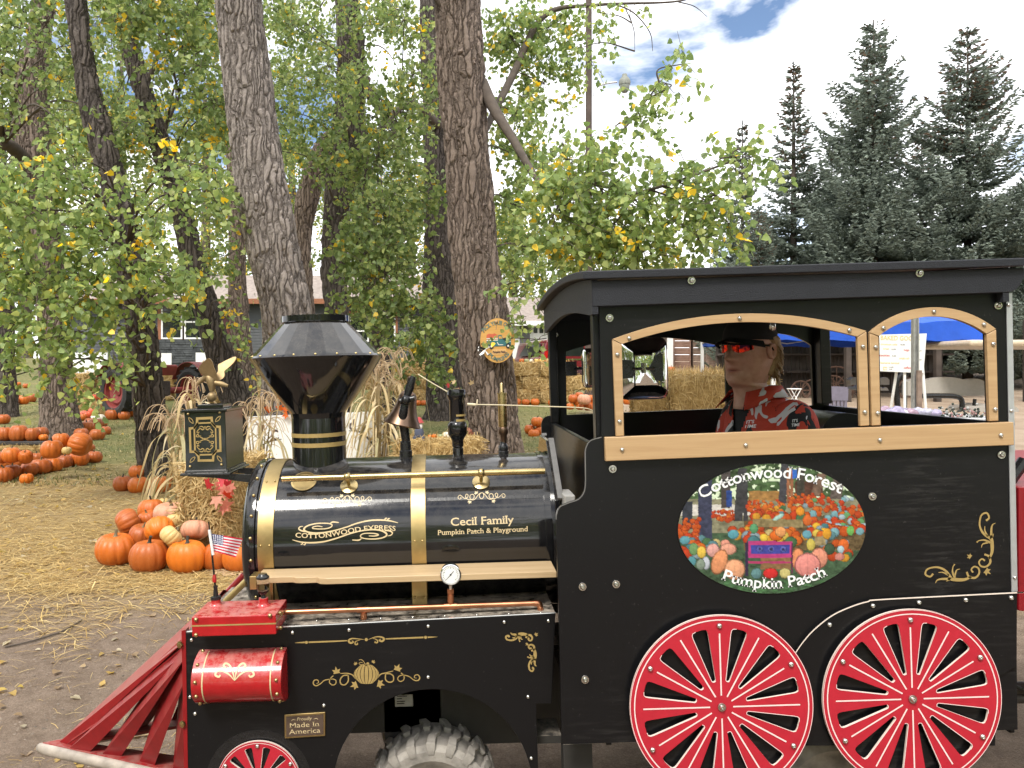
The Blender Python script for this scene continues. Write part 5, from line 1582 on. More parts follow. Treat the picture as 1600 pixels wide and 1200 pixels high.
# gold decals on the skirt
SP = near(DS - .0013)
def z5(x, y): return (460 + x / 6.667, 980 + y / 6.667)
T5 = lambda pts: [z5(*p) for p in pts]
m = MB()
ribbon(m, T5([(5, 163), (60, 160), (108, 158)]), [0.4, 1.8, 2.6], SP, n=3); disc(m, *z5(125, 158), 2.4, SP)
ribbon(m, T5([(148, 157), (400, 147), (548, 140)]), [2.6, 2.4, 1.8], SP, n=3)
ribbon(m, T5([(1490, 101), (1430, 103), (1388, 105)]), [0.4, 1.8, 2.6], SP, n=3); disc(m, *z5(1366, 106), 2.4, SP)
ribbon(m, T5([(1345, 106), (1100, 116), (950, 122)]), [2.6, 2.4, 1.8], SP, n=3); disc(m, *z5(749, 129), 2.5, SP)
for k in (-1, 1):
    c = 749
    dy = -k * 9
    ribbon(m, T5([(c + k * 20, 129), (c + k * 90, 112 + dy), (c + k * 150, 110 + dy), (c + k * 185, 130 + dy), (c + k * 165, 155 + dy), (c + k * 135, 145 + dy), (c + k * 150, 132 + dy)]), [0.5, 1.5, 2.2, 3, 3, 2.4, 1.2], SP)
    ribbon(m, T5([(c + k * 60, 122 + dy), (c + k * 110, 140 + dy), (c + k * 115, 168 + dy), (c + k * 90, 168 + dy), (c + k * 95, 152 + dy)]), [0.6, 1.6, 2.2, 1.8, 1], SP)
m.build('arrow_decal', M_GOLD, skirt, smooth=0)
m = MB()
pc = z5(750, 490)
for k in range(9):                                           # ribs of the pumpkin
    a0, a1 = -1 + 2 * k / 9, -1 + 2 * (k + 1) / 9
    def rib(a): return [(pc[0] + 19.6 * math.sin(a * 1.57) * (1 - 0.13 * abs(t) ** 3) * math.cos(t * 0.95), pc[1] + 15.2 * t * (1 - .12 * (abs(a)) ** 2)) for t in [-1 + 2 * j / 10 for j in range(11)]]
    L, Rr = rib(a0 + .018), rib(a1 - .018)
    m.add([SP(*p) for p in L] + [SP(*p) for p in Rr], [(j, j + 1, 11 + j + 1, 11 + j) for j in range(10)])
disc(m, *z5(765, 380), 2.2, SP); disc(m, *z5(745, 392), 2.0, SP)
ribbon(m, T5([(740, 390), (715, 350), (690, 337), (672, 345)]), [1, 1, 1, .6], SP)
ribbon(m, T5([(725, 385), (700, 390), (672, 380), (690, 365), (712, 372)]), .8, SP)
maple_leaf(m, *z5(640, 385), 4.6, R(-120), SP); maple_leaf(m, *z5(820, 365), 4.6, R(-60), SP)
maple_leaf(m, *z5(440, 470), 9.5, R(-100), SP); maple_leaf(m, *z5(1072, 440), 9.5, R(-70), SP)
maple_leaf(m, *z5(640, 600), 10, R(160), SP); maple_leaf(m, *z5(880, 588), 10, R(15), SP)
ribbon(m, T5([(640, 535), (600, 495), (545, 480), (480, 482)]), [2.2, 1.9, 1.7, 1.2], SP)
ribbon(m, T5([(560, 500), (560, 560), (525, 600), (485, 590), (478, 545), (510, 505), (560, 500)]), 1.9, SP)
ribbon(m, T5([(405, 505), (375, 535), (365, 575), (395, 602), (428, 590), (432, 555), (400, 540), (350, 545), (310, 555), (270, 590), (225, 610), (198, 590), (205, 555), (240, 550), (252, 575), (230, 588)]), [1.6] + [1.5] * 9 + [1.8, 1.9, 1.6, 1.4, 1.2, .8], SP)
ribbon(m, T5([(862, 530), (900, 490), (955, 475), (1030, 455)]), [2.2, 1.9, 1.7, 1.2], SP)
ribbon(m, T5([(950, 485), (950, 545), (985, 572), (1028, 560), (1030, 510), (995, 485), (950, 485)]), 1.9, SP)
ribbon(m, T5([(1110, 475), (1140, 505), (1140, 545), (1105, 565), (1078, 545), (1085, 515), (1120, 500), (1170, 505), (1205, 520), (1245, 550), (1285, 555), (1306, 530), (1290, 498), (1258, 500), (1250, 525), (1275, 530)]), [1.6] + [1.5] * 9 + [1.8, 1.9, 1.6, 1.4, 1.2, .8], SP)
def corner_scroll(m, P, T):
    """acanthus corner: one arm, mirrored across the diagonal by the caller's two mappings"""
    ribbon(m, [T(*p) for p in [(0, 0), (-8, 4), (-10, 14), (-3, 21), (6, 20), (9, 13), (4, 8), (-1, 11)]], [3.0, 3.4, 3.4, 3.0, 2.6, 2.6, 2.4, 2.8], P)
    ribbon(m, [T(*p) for p in [(-8, 8), (-13, -4), (-13, -20), (-11, -32)]], [3, 4.6, 5.4, 3.6], P)
    ribbon(m, [T(*p) for p in [(-11, -26), (2, -36), (8, -50), (5, -66), (-4, -70), (-8, -62), (-3, -57)]], [4.2, 3.6, 2.8, 2.6, 2.8, 2.8, 3.2], P)
    ribbon(m, [T(*p) for p in [(-12, -28), (-12, -42), (-14, -50), (-19, -53)]], [4.2, 3.2, 2, .8], P)
    ribbon(m, [T(*p) for p in [(-6, -30), (-1, -40), (-1, -48)]], [3, 2, .8], P)
    ribbon(m, [T(*p) for p in [(-10, -20), (0, -24), (9, -23), (13, -20)]], [4, 2.6, 1.6, 2.6], P)
    ribbon(m, [T(*p) for p in [(-6, -20), (3, -17), (5, -11)]], [3, 1.8, .8], P)
    ribbon(m, [T(*p) for p in [(-13, -28), (-16, -35)]], [3, .6], P)
def cab_scroll(m, P, ox, oy, s, fx=1, fy=1, slope=-0.03):
    g = lambda a, b: P(ox + fx * a * s, oy + fy * b * s + fx * a * s * slope)
    corner_scroll(m, lambda x, y: P(x, y), lambda a, b: (ox + fx * (-a) * s, oy + fy * b * s))
    corner_scroll(m, lambda x, y: P(x, y), lambda a, b: (ox + fx * (b - 30) * s, oy + fy * (-a + 30) * s))
m.build('pumpkin_decal', M_GOLD, skirt, smooth=0)
m = MB(); NP = near(D0 - .0013)
cab_scroll(m, NP, 1538, 866, 0.92)
maple_leaf(m, 1541, 892, 9, R(35), NP); maple_leaf(m, 1516, 870, 6.5, R(215), NP)
m.build('corner_scroll_decal', M_GOLD, cab_side, smooth=0)
m = MB()
def sk(a, b): return SP(a, b)
corner_scroll(m, SP, lambda a, b: (830 - a * .45, 1017 - b * .45))
corner_scroll(m, SP, lambda a, b: (830 + (b - 27) * .45 + 4, 1017 + (a - 27) * .45 - 8))
maple_leaf(m, 837, 992, 5, R(-40), SP); maple_leaf(m, 824, 1006, 4, R(140), SP)
m.build('corner_scroll_decal', M_GOLD, skirt, smooth=0)
# builder's plate
pl_ = [(444.3, 1117), (508, 1113), (508, 1150), (444.8, 1154)]
m = MB(); m.slab([pl_], near(DS - .006), (0, .005, 0)); plate = m.build('makers_plate', M_BRASS, loco, smooth=0, bevel=.001)
m = MB(); m.sheet([[(447, 1119.8), (505.5, 1116), (505.5, 1147.5), (447.3, 1151.5)]], near(DS - .0065)); m.build('plate_field', plain('brown_plate_enamel', (0.085, 0.055, 0.040), 0.4), plate, smooth=0)
m = MB(); QP = near(DS - .0070)
lettering(m, 'Proudly', QP, 464, 1126.2, 487.5, 1124.6, 5.2, shear=.25)
lettering(m, 'Made In', QP, 452.5, 1137.5, 499, 1134.5, 7.6, serif=.05)
lettering(m, 'America', QP, 452, 1147.5, 500.5, 1144.5, 7.6, serif=.05)
ribbon(m, [(455, 1126.5), (458, 1124.5), (462, 1125)], [.4, 1, .4], QP); ribbon(m, [(490, 1123.5), (494, 1122.5), (497, 1124)], [.4, 1, .4], QP)
m.build('plate_lettering', M_GOLDPALE, plate, smooth=0)
# lower frame seen through the arch, sticker
m = MB(); m.boxx(LM(U(480, 1150, 2.66), 2.66, -1.25), LM(U(690, 1150, 2.66), 2.70, -1.05)); m.boxx(LM(U(600, 1100, 2.66), 2.66, -1.30), LM(U(880, 1100, 2.66), 2.70, -0.98)); m.boxx(LM(ua + .1, 2.60, -1.08), LM(ub_, 3.0, -1.0))
m.boxx(LM(U(836, 1160, 2.4), 2.44, W(836, 1172, 2.4)), LM(U(880, 1160, 2.4), 2.56, W(836, 1160, 2.4)))
m.boxx(LM(U(880, 1160, 2.4), 2.40, -1.32), LM(U(925, 1160, 2.4), 2.46, W(900, 1163, 2.4)))
m.tube([LM(U(615, 1200, 2.66), 2.48, -1.38), LM(U(615, 1200, 2.66) + .05, 3.16, -1.38)], .025, 12)
m.build('chassis', plain('dark_chassis_steel', (0.03, 0.028, 0.026), 0.6, dust=(DUSTC, .6)), loco, smooth=0)
m = MB(); m.boxx(LM(U(617, 1095, 2.655), 2.655, W(630, 1104, 2.655)), LM(U(645, 1095, 2.655), 2.6595, W(630, 1085.5, 2.655))); stk = m.build('sticker', plain('grey_sticker', (.45, .45, .43), .6), loco, smooth=0)
m = MB()
for y, x1 in ((1088, 636), (1092, 628), (1096, 633), (1099.5, 632)): ribbon(m, [(620, y), (x1, y - .4)], 1.5, near(2.654), n=1)
m.build('sticker_print', M_BLACKIRON, stk, smooth=0)

# red box on the deck corner
DR0, DR1 = 2.300, 2.455
m = MB()
wA, wB = W(360, 962.5, DR0), W(360, 993.5, DR0)
uA, uB = U(299.5, 980, DR0), U(431, 976, DR0)
m.boxx(LM(uA, DR0, wB), LM(uB, DR1, wA))
rbox = m.build('red_toolbox', M_RED, loco, smooth=0, bevel=.003)
m = MB(); m.boxx(LM(uA - .0006, DR0 - .0006, W(360, 977.4, DR0)), LM(uB + .0006, DR0 + .14, W(360, 975.2, DR0))); m.build('gold_stripe', M_GOLD, rbox, smooth=0)
for q in ((306.5, 968), (306.5, 992), (422, 961.5)): put(RIVET, LP(q[0], q[1], DR0 - .0005), rbox, s=1.05)
for dd, y in ((2.35, 958), (2.35, 981)): put(RIVET, LM(uB + .0005, dd, W(434, y, dd)), rbox, aim=(1, 0, 0))
for x in (337.5, 412):
    m = MB(); o = on_w(x, 945, wA); m.lathe([(.020, 0), (.016, .004), (.0145, .010), (.0145, .022)], o, (0, 0, 1), 24); m.build('filler_neck', M_RED, rbox)
o1, o2 = on_w(337.5, 945, wA), on_w(412, 945, wA)
m = MB(); m.lathe([(.016, .018), (.016, .026), (.008, .028), (.006, .05), (.007, .06)], o1, (0, 0, 1), 20); m.build('antenna_base', M_BLACKIRON, rbox)
m = MB(); m.lathe([(.010, .016), (.006, .03), (.010, .034), (.016, .045)], o2, (0, 0, 1), 16); m.lathe([(.017, .082), (.020, .084), (.020, .088), (.015, .092), (.012, .098)], o2, (0, 0, 1), 20); oil = m.build('oiler_cap', M_BLACKIRON, rbox)
gl = Mat('clear_glass'); gl.set(Roughness=.03); gl.b.inputs['Transmission Weight'].default_value = 1.0; gl.b.inputs['IOR'].default_value = 1.2
m = MB(); m.lathe([(.016, .040), (.019, .048), (.019, .082)], o2, (0, 0, 1), 20); m.build('oiler_glass', gl.m, rbox)
# antenna whip with little flag
m = MB(); tip = LP(326, 815, 2.40); mid = o1 + Vector((0, 0, .05))
m.tube([mid, mid.lerp(tip, .5), tip], [.0035, .003, .002], 8); m.build('antenna', M_BLACKIRON, loco)
m = MB(); a_ = mid.lerp(tip, .16); m.lathe([(.006, -.012), (.007, 0), (.004, .012)], a_, (0, 0, 1), 10); m.build('antenna_band', M_RED, loco)
m = MB(); pA, pB = LP(329, 838, 2.398), LP(332.5, 864, 2.398); m.tube([LP(327, 828, 2.398), LP(333, 867, 2.398)], .0045, 8); m.build('flag_sleeve', M_WHITE, loco)
def flag_pt(s, t):                                           # s along the fly, t down the hoist
    tl, tr, br, bl = np.array((327.5, 833.5)), np.array((379.5, 841.5)), np.array((368, 871)), np.array((333, 861))
    p = (tl * (1 - s) + tr * s) * (1 - t) + (bl * (1 - s) + br * s) * t
    return LP(p[0], p[1], 2.398 + .008 * math.sin(s * 7 + t * 1.5))
m = MB()
NS = 18
cols = {'r': (.60, .03, .06), 'w': (.80, .78, .80), 'b': (.05, .05, .17)}
for st in range(13):
    m.col = cols['r' if st % 2 == 0 else 'w']
    s0 = 0.42 if st < 7 else 0.0
    vq = []
    for k in range(NS + 1):
        s = s0 + (1 - s0) * k / NS
        vq += [flag_pt(s, st / 13), flag_pt(s, (st + 1) / 13)]
    m.add(vq, [(2 * k, 2 * k + 2, 2 * k + 3, 2 * k + 1) for k in range(NS)])
m.col = cols['b']
vq = []
for k in range(9):
    s = .42 * k / 8
    vq += [flag_pt(s, 0), flag_pt(s, 7 / 13)]
m.add(vq, [(2 * k, 2 * k + 2, 2 * k + 3, 2 * k + 1) for k in range(8)])
m.col = (.85, .85, .88)
for i in range(6):
    for j in range(5):
        s, t = .42 * (i + .5) / 6, 7 / 13 * (j + .5 * (1 + (i % 2) * .5)) / 5.6
        c = flag_pt(s, t) + Vector((0, -.0012, 0))
        m.add([c + Vector((.0026 * math.cos(a), 0, .0026 * math.sin(a))) for a in [2 * math.pi * k / 5 for k in range(5)]], [tuple(range(5))])
m.col = (1, 1, 1)
m.build('flag', attr_mat('flag_cloth', .75, translucent=.25), loco, smooth=0, fix=False)

# red half-round tank
tu0, tu1 = U(301, 1055, 2.31), U(441, 1050, 2.31)
tw = W(372, 1053, DS)
m = MB()
prof = [(math.sin(t), math.cos(t)) for t in [math.pi * k / 24 for k in range(25)]]
va = [LM(u, DS - .092 * s, tw + .0785 * c) for u in (tu0, tu1) for s, c in prof]
m.add(va, [(k, k + 1, 25 + k + 1, 25 + k) for k in range(24)] + [tuple(range(25)), tuple(25 + k for k in reversed(range(25)))])
tank = m.build('red_tank', M_RED, loco, smooth=40, bevel=.002)
def tank_place(x, y):
    X, Z = (x - PX) / F, (PY - y) / F
    u_, w_ = X * CA + Z * SA, -X * SA + Z * CA
    k = .0925 / .079
    a = 1 + (w_ * k) ** 2; b = -2 * (DS + w_ * tw * k * k); c = DS * DS + (tw * k) ** 2 - .0935 ** 2
    d = (-b - math.sqrt(max(b * b - 4 * a * c, 0))) / (2 * a)
    return LM(u_ * d, d, w_ * d)
m = MB()
for uu in (tu0 + .032, tu1 - .034):
    m.add([LM(uu + e, DS - .0928 * s, tw + .0793 * c) for e in (0, .004) for s, c in prof[1:24]], [(k, k + 1, 23 + k + 1, 23 + k) for k in range(22)])
for k in (-1, 1):
    cx, cy = 366.5, 1063.5
    ribbon(m, [(cx, cy), (cx + k * 8, cy - 9), (cx + k * 18, cy - 15), (cx + k * 27, cy - 15), (cx + k * 30, cy - 9), (cx + k * 25, cy - 6), (cx + k * 22, cy - 9)], [1, 2.4, 3, 3.2, 3.2, 3.2, 2.4], tank_place)
    ribbon(m, [(cx, cy), (cx + k * 3, cy - 14), (cx + k * 8, cy - 24), (cx + k * 14, cy - 27), (cx + k * 17, cy - 23), (cx + k * 13, cy - 20)], [1, 2.6, 3, 3.2, 3.2, 2.6], tank_place)
m.build('tank_scroll', M_GOLDPALE, tank, smooth=0)
for x in (tu0 + .014, tu1 - .014):
    for t in (R(8), R(45), R(80), R(112), R(145), R(172)):
        put(RIVET, LM(x, DS - .092 * math.sin(t), tw + .0785 * math.cos(t)), tank, aim=(0, -math.sin(t), math.cos(t)), s=.95)

# small spoked wheel under the front corner
spoke_wheel(404, 1224, 66, DS - .014, 12, bolts=6, lines=False)
m = MB(); m.lathe([(.165, 0), (.165, .012)], LP(404, 1224, DS - .0005), (0, 1, 0), 48); m.build('wheel_backing', M_BLACKIRON, loco)

# ------------------------------------------------------------------ cowcatcher
KW = W(68, 1160, 2.82)
k_tip = (U(66, 1160, 2.82), 2.82)
k_n = (U(290, 1208, 2.57), 2.565)
ext = (k_n[0] + .28, k_n[1] - .115)
def mirror(p): return (p[0], 2 * BD - p[1])
m = MB()
def kv(p, w): return LM(p[0], p[1], w)
prow = [ext, k_n, (k_tip[0] + .03, k_tip[1] - .012), k_tip, (k_tip[0] + .03, k_tip[1] + .012), mirror(k_n), mirror(ext)]
inner_ = [(p[0] + .13, BD + (p[1] - BD) * .74) for p in prow]
ring = prow + inner_[::-1]
m.slab([ring], lambda a, b: LM(a, b, KW), (0, 0, -.012))
plate_ = m.build('cowcatcher_plate', M_REDDARK, loco, smooth=0, bevel=.002)
m = MB(); m.tube([LM(p[0] - .004, p[1], KW - .022) for p in prow], .020, 14); m.build('bumper_tube', plain('dusty_bumper_steel', (.36, .31, .26), .5, var=.3, vscale=20), loco)
bars = [((103, 1143, 2.80), (124, 1146, 2.795), (283, 999, 2.58), (286, 1040, 2.53)),
        ((108, 1155, 2.77), (140, 1154.5, 2.74), (281, 1010, 2.57), (287, 1022, 2.52)),
        ((160, 1167, 2.72), (189, 1166, 2.70), (282, 1000, 2.60), (288, 1030, 2.46)),
        ((217.5, 1177.5, 2.66), (241, 1178.5, 2.63), (279, 1008, 2.58), (289, 1064, 2.44)),
        ((270, 1191, 2.60), (292, 1193, 2.575), (283, 1040, 2.52), (292, 1096, 2.43))]
for sgn in (1, -1):
    for b in bars:
        q = [LP(*p) for p in (b[0], b[1], b[3], b[2])]
        q[0].z = q[1].z = KW - LB.z
        if sgn < 0: q = [Vector((p.x, -p.y, p.z)) for p in q]
        m = MB(); off = Vector((-.004, .010 * sgn, -.004))
        m.add(q + [p + off for p in q], [(0, 1, 2, 3), (4, 7, 6, 5), (0, 4, 5, 1), (1, 5, 6, 2), (2, 6, 7, 3), (3, 7, 4, 0)])
        m.build('cowcatcher_bar', M_REDDARK, loco, smooth=0)
m = MB()                                                     # central spine (two faces meeting in an edge)
t0, t1 = LP(92, 1141, 2.82), LP(283, 985, 2.60)
t0.y = 0; t0.z = KW - LB.z
a0, a1 = LP(112, 1150, 2.79), LP(287, 1003, 2.53)
a0.z = KW - LB.z
t1 = Vector((t1.x, 0, t1.z)); t1.x = LP(283, 985, 2.38).x; t1.z = LP(283, 985, 2.38).z
b0_, b1_ = Vector((a0.x, -a0.y, a0.z)), Vector((a1.x, -a1.y, a1.z))
m.add([t0, t1, a1, a0, b1_, b0_], [(0, 1, 2, 3), (1, 0, 5, 4)])
m.add([p + Vector((.01, 0, -.008)) for p in (t0, t1, a1, a0, b1_, b0_)], [(0, 3, 2, 1), (1, 4, 5, 0)])
m.build('cowcatcher_spine', M_REDDARK, loco, smooth=0)
for sgn in (1, -1):
    m = MB()
    q = [(283.5, 986), (290, 984), (294, 1225), (288, 1225)]
    if sgn > 0: m.slab([q], near(DS - .002), (0, .03, 0))
    else: m.slab([q], lambda x, y: LP(x, y, DS) + Vector((0, 2 * (BD - DS) + .002, 0)), (0, -.03, 0))
    m.build('cowcatcher_frame', M_REDDARK, loco, smooth=0)
for q in ((282, 1007), (286, 1131)):
    m = MB(); m.lathe([(.011, 0), (.011, .006), (.006, .008)], LP(q[0], q[1], DS - .002), (-.5, -1, 0), 6); m.build('frame_bolt', M_BRASSROD, loco)
m = MB(); m.tube([LP(400, 893, 2.60), LP(352, 940, 2.60)], .011, 12); m.tube([LP(400, 893, 3.04), LP(352, 940, 3.04)], .011, 12); m.build('front_brace', M_BRASS, loco)
m = MB(); m.tube([LP(381, 898, 2.9), LP(300, 985, 2.9)], .012, 8); m.build('front_edge', M_REDDARK, loco)

# ------------------------------------------------------------------ front tyres with lugs, hubs
def lug_tyre(c, r, w, parent):
    M_T = plain('dusty_tyre_rubber', (0.30, 0.275, 0.245), 0.85, var=0.4, vscale=16, bump=.5, bscale=60, bdist=.004)
    m = MB()
    h = w / 2
    m.lathe([(r * .55, -h * .82), (r * .70, -h), (r * .84, -h * 1.0), (r * .915, -h * .86), (r * .93, -h * .4), (r * .935, 0), (r * .93, h * .4), (r * .915, h * .86), (r * .84, h), (r * .70, h), (r * .55, h * .82)], c, (0, 1, 0), 64, cap=False)
    ty = m.build('tyre', M_T, parent, smooth=30)
    n = 19
    lug = MB()
    path = [(-h * 1.02, 0.00, .86), (-h * .96, .00, .97), (-h * .55, .015, 1.0), (-h * .30, .085, 1.0), (h * .05, .09, 1.0)]
    def ring(p, half):
        y, a, k = p
        out = []
        for s in (-1, 1):
            for rr in (.905 * min(1, k + .02), k): out.append(Vector((rr * r * math.sin(a + s * half), y, rr * r * math.cos(a + s * half))))
        return out
    vv, ff = [], []
    for i, p in enumerate(path): vv += ring(p, .072 if i < 2 else .06)
    for i in range(len(path) - 1):
        a, b = 4 * i, 4 * i + 4
        ff += [(a + 1, b + 1, b + 3, a + 3), (a, b, b + 1, a + 1), (a + 2, a + 3, b + 3, b + 2)]
    ff += [(0, 1, 3, 2), (len(vv) - 4, len(vv) - 2, len(vv) - 1, len(vv) - 3)]
    lug.add(vv, ff)
    base_l = lug.build('tread_lug', M_T, ty, smooth=0, bevel=.003)
    lug2 = MB(); lug2.add([Vector((v.x, -v.y, v.z)) for v in vv], ff)
    base_r = lug2.build('tread_lug', M_T, ty, smooth=0, bevel=.003)
    for k in range(n):
        for src, ph in ((base_l, 0), (base_r, .5)):
            o = src if k == 0 else src.copy()
            if k: COL.objects.link(o); o.parent = ty
            o.location = c
            o.rotation_euler = (0, 2 * math.pi * (k + ph) / n, 0)
    m = MB(); m.lathe([(r * .56, -h * .80), (r * .50, -h * .7), (r * .45, -h * .2), (r * .2, -h * .25), (.001, -h * .3)], c, (0, 1, 0), 32, cap=False); m.build('wheel_rim', M_BLACKIRON, ty)
tc = LM(U(677, 1228, 2.60), 2.60, W(677, 1228, 2.545) - .045)
wroot = None
lug_tyre(tc, .219, .215, loco)
for u_, d_ in ((U(677, 1228, 2.60), 3.05), (U(1290, 1100, 2.45), 2.50), (U(1290, 1100, 2.45), 3.1)):
    m = MB(); c = LM(u_, d_, -1.385); r = .215
    m.lathe([(.12, -.09), (.16, -.105), (.2, -.09), (r, -.05), (r, .05), (.2, .09), (.16, .105), (.12, .09)], c, (0, 1, 0), 40)
    m.build('tyre', bpy.data.materials['dusty_tyre_rubber'], loco)

# ------------------------------------------------------------------ oval printed picture on the cab side
def paint_print():
    Wd, Hh = 400, 280
    yy, xx = np.mgrid[0:Hh, 0:Wd].astype(float)
    sx, sy = 1600 / Wd, 1100 / Hh                            # the canvas is laid out over a 1600 x 1100 sketch
    X, Y = (xx + .5) * sx, (yy + .5) * sy
    rg = np.random.default_rng(5)
    def nz(sc, seed):
        g = np.random.default_rng(seed)
        out = np.zeros((Hh, Wd)); amp = 1
        for o in range(3):
            n = max(2, int(sc * 2 ** o))
            t = g.random((n + 2, n + 2))
            gx, gy = xx / Wd * n, yy / Hh * n
            i, j = gx.astype(int), gy.astype(int)
            fx, fy = gx - i, gy - j
            out += amp * (t[j, i] * (1 - fx) * (1 - fy) + t[j, i + 1] * fx * (1 - fy) + t[j + 1, i] * (1 - fx) * fy + t[j + 1, i + 1] * fx * fy)
            amp *= .5
        return out / 1.75
    img = np.zeros((Hh, Wd, 3))
    def fill(mask, c, jit=0.0, seed=1):
        k = (1 + jit * (nz(60, seed) - .5) * 2)[..., None] if jit else 1
        img[mask] = (np.array(c) * np.ones((Hh, Wd, 1)) * k)[mask]
    fill(Y > -1, (.05, .09, .035), 1.1, 1)
    light = nz(45, 2)
    img[(Y < 330) & (light > .60)] = (.62, .72, .52)
    fill((Y > 300) & (Y < 560) & (nz(20, 9) > .1), (.20, .19, .12), .6, 3)
    fill((Y > 340) & (Y < 430) & (X < 640), (.55, .52, .48), .25, 4)
    fill(Y > 560, (.045, .085, .045), .9, 5)
    fill((Y > 330) & (Y < 700) & (X > 560) & (Y > 460 - (X - 560) * .05), (.11, .075, .035), .9, 6)
    def quad(x0, x1, y0, y1, c, lean=0, jit=.6):
        mx = (X - lean * (Y - y1) > x0) & (X - lean * (Y - y1) < x1) & (Y > y0) & (Y < y1)
        fill(mx, c, jit, 7)
    quad(600, 850, 235, 310, (.30, .16, .05)); quad(960, 1180, 160, 280, (.07, .03, .02))
    quad(80, 160, 320, 530, (.03, .035, .05)); quad(205, 312, 150, 665, (.035, .04, .075)); quad(385, 455, 80, 370, (.06, .05, .05)); quad(480, 548, 60, 470, (.04, .04, .045), -.09)
    quad(555, 592, 150, 470, (.04, .04, .045)); quad(830, 890, 20, 330, (.05, .05, .06), -.07); quad(895, 920, 60, 330, (.25, .10, .05)); quad(925, 950, 70, 330, (.25, .10, .05)); quad(975, 1035, 50, 335, (.05, .045, .035))
    quad(1080, 1150, 100, 270, (.16, .10, .07), -.35); quad(1230, 1320, 130, 300, (.10, .08, .07), -.2)
    quad(425, 470, 232, 360, (.02, .05, .20)); quad(940, 975, 65, 138, (.03, .12, .45), 0, .1)
    def ball(cx, cy, rx, ry, c, rot=0, ribs=5):
        ca, sa = math.cos(rot), math.sin(rot)
        dx, dy = X - cx, Y - cy
        a, b = (dx * ca + dy * sa) / rx, (-dx * sa + dy * ca) / ry
        q = a * a + b * b
        mk = q < 1
        if not mk.any(): return
        z = np.sqrt(np.clip(1 - q, 0, 1))
        sh = .45 + .55 * np.clip(.35 * z - .45 * b * .9 - .15 * a + .45, 0, 1.2)
        sh = sh * (1 - .16 * (np.abs(np.sin(np.arcsin(np.clip(a / np.sqrt(np.clip(1 - b * b, .05, 1)), -1, 1)) * ribs)) < .25))
        sh = np.where(q > .80, sh * .45, sh)
        img[mk] = (np.array(c) * sh[..., None])[mk]
    OR = [(.50, .085, .015), (.42, .055, .015), (.56, .13, .02), (.46, .05, .015)]
    def scatter(n, x0, x1, y0, y1, r0, r1, pal, seed):
        g = np.random.default_rng(seed)
        pts = sorted([(g.uniform(y0, y1), g.uniform(x0, x1)) for _ in range(n)])
        for y, x in pts:
            r = r0 + (r1 - r0) * (y - y0) / max(1, y1 - y0)
            r *= g.uniform(.8, 1.2)
            ball(x, y, r, r * g.uniform(.85, 1.05), pal[g.integers(len(pal))], 0, 4)
    MIX = OR + OR + [(.06, .17, .19), (.10, .22, .25), (.48, .38, .16), (.58, .28, .03), (.06, .14, .06), (.24, .32, .36)]
    scatter(40, 320, 480, 380, 470, 12, 20, OR, 1); scatter(60, 590, 870, 310, 400, 11, 24, OR, 2); scatter(30, 900, 1180, 260, 340, 12, 24, OR, 3)
    scatter(90, 1050, 1500, 280, 560, 18, 38, OR + OR + [(.18, .36, .40), (.12, .30, .12), (.35, .45, .5)], 4)
    scatter(22, 50, 210, 450, 600, 18, 34, OR[1:2] + OR[:1], 5)
    scatter(45, 620, 1050, 350, 450, 22, 38, MIX, 6); scatter(46, 470, 1250, 490, 640, 26, 48, MIX + [(.72, .42, .04), (.62, .45, .08)], 7)
    scatter(20, 60, 420, 600, 740, 34, 52, MIX + [(.72, .42, .04), (.35, .45, .5), (.70, .30, .22)], 8); scatter(8, 1200, 1390, 640, 760, 30, 44, MIX, 9)
    quad(630, 1020, 455, 520, (.22, .17, .08)); quad(690, 930, 760, 850, (.20, .11, .05)); quad(1110, 1200, 590, 660, (.26, .2, .1))
    for b in ((1058, 465, 36, 45, (.62, .14, .03)), (1002, 395, 34, 36, (.75, .30, .03)), (640, 530, 34, 40, (.10, .30, .14)), (480, 575, 44, 38, (.10, .32, .38)), (815, 585, 54, 42, (.66, .14, .02)), (850, 555, 44, 42, (.75, .33, .12)), (718, 600, 34, 30, (.74, .50, .06)),
              (1055, 575, 38, 34, (.14, .36, .44)), (1395, 545, 30, 40, (.16, .42, .10)), (1085, 655, 34, 50, (.60, .48, .10)), (1340, 660, 44, 52, (.66, .14, .03)), (1318, 690, 28, 28, (.45, .62, .68)), (1310, 750, 40, 30, (.55, .22, .18)), (1230, 690, 42, 46, (.05, .09, .05)), (1210, 570, 34, 46, (.66, .32, .03)),
              (320, 700, 52, 54, (.70, .36, .32)), (440, 690, 64, 46, (.72, .34, .24)), (170, 690, 38, 50, (.16, .30, .12)), (100, 620, 42, 34, (.12, .34, .40)), (230, 715, 36, 48, (.74, .50, .08)), (265, 800, 32, 52, (.52, .55, .62)), (370, 790, 60, 104, (.74, .30, .14), .35), (490, 850, 82, 82, (.74, .36, .20)),
              (985, 770, 52, 88, (.70, .26, .12)), (1150, 760, 68, 80, (.74, .30, .20)), (1060, 815, 104, 96, (.74, .27, .24)), (770, 880, 60, 42, (.60, .03, .03)), (882, 878, 44, 40, (.60, .52, .20)), (660, 880, 44, 42, (.12, .25, .26)), (155, 785, 34, 40, (.10, .30, .34)), (225, 810, 36, 44, (.22, .28, .22)), (833, 440, 50, 17, (.38, .60, .52), -.5)):
        ball(*b[:5], rot=b[5] if len(b) > 5 else 0)
    quad(595, 940, 628, 757, (.38, .04, .16), .0, .15); quad(615, 920, 655, 725, (.04, .05, .26), 0, .3); quad(570, 930, 785, 802, (.36, .04, .12), 0, .1); quad(570, 597, 640, 900, (.03, .02, .05), 0, .1); quad(930, 945, 640, 880, (.10, .02, .06), 0, .1)
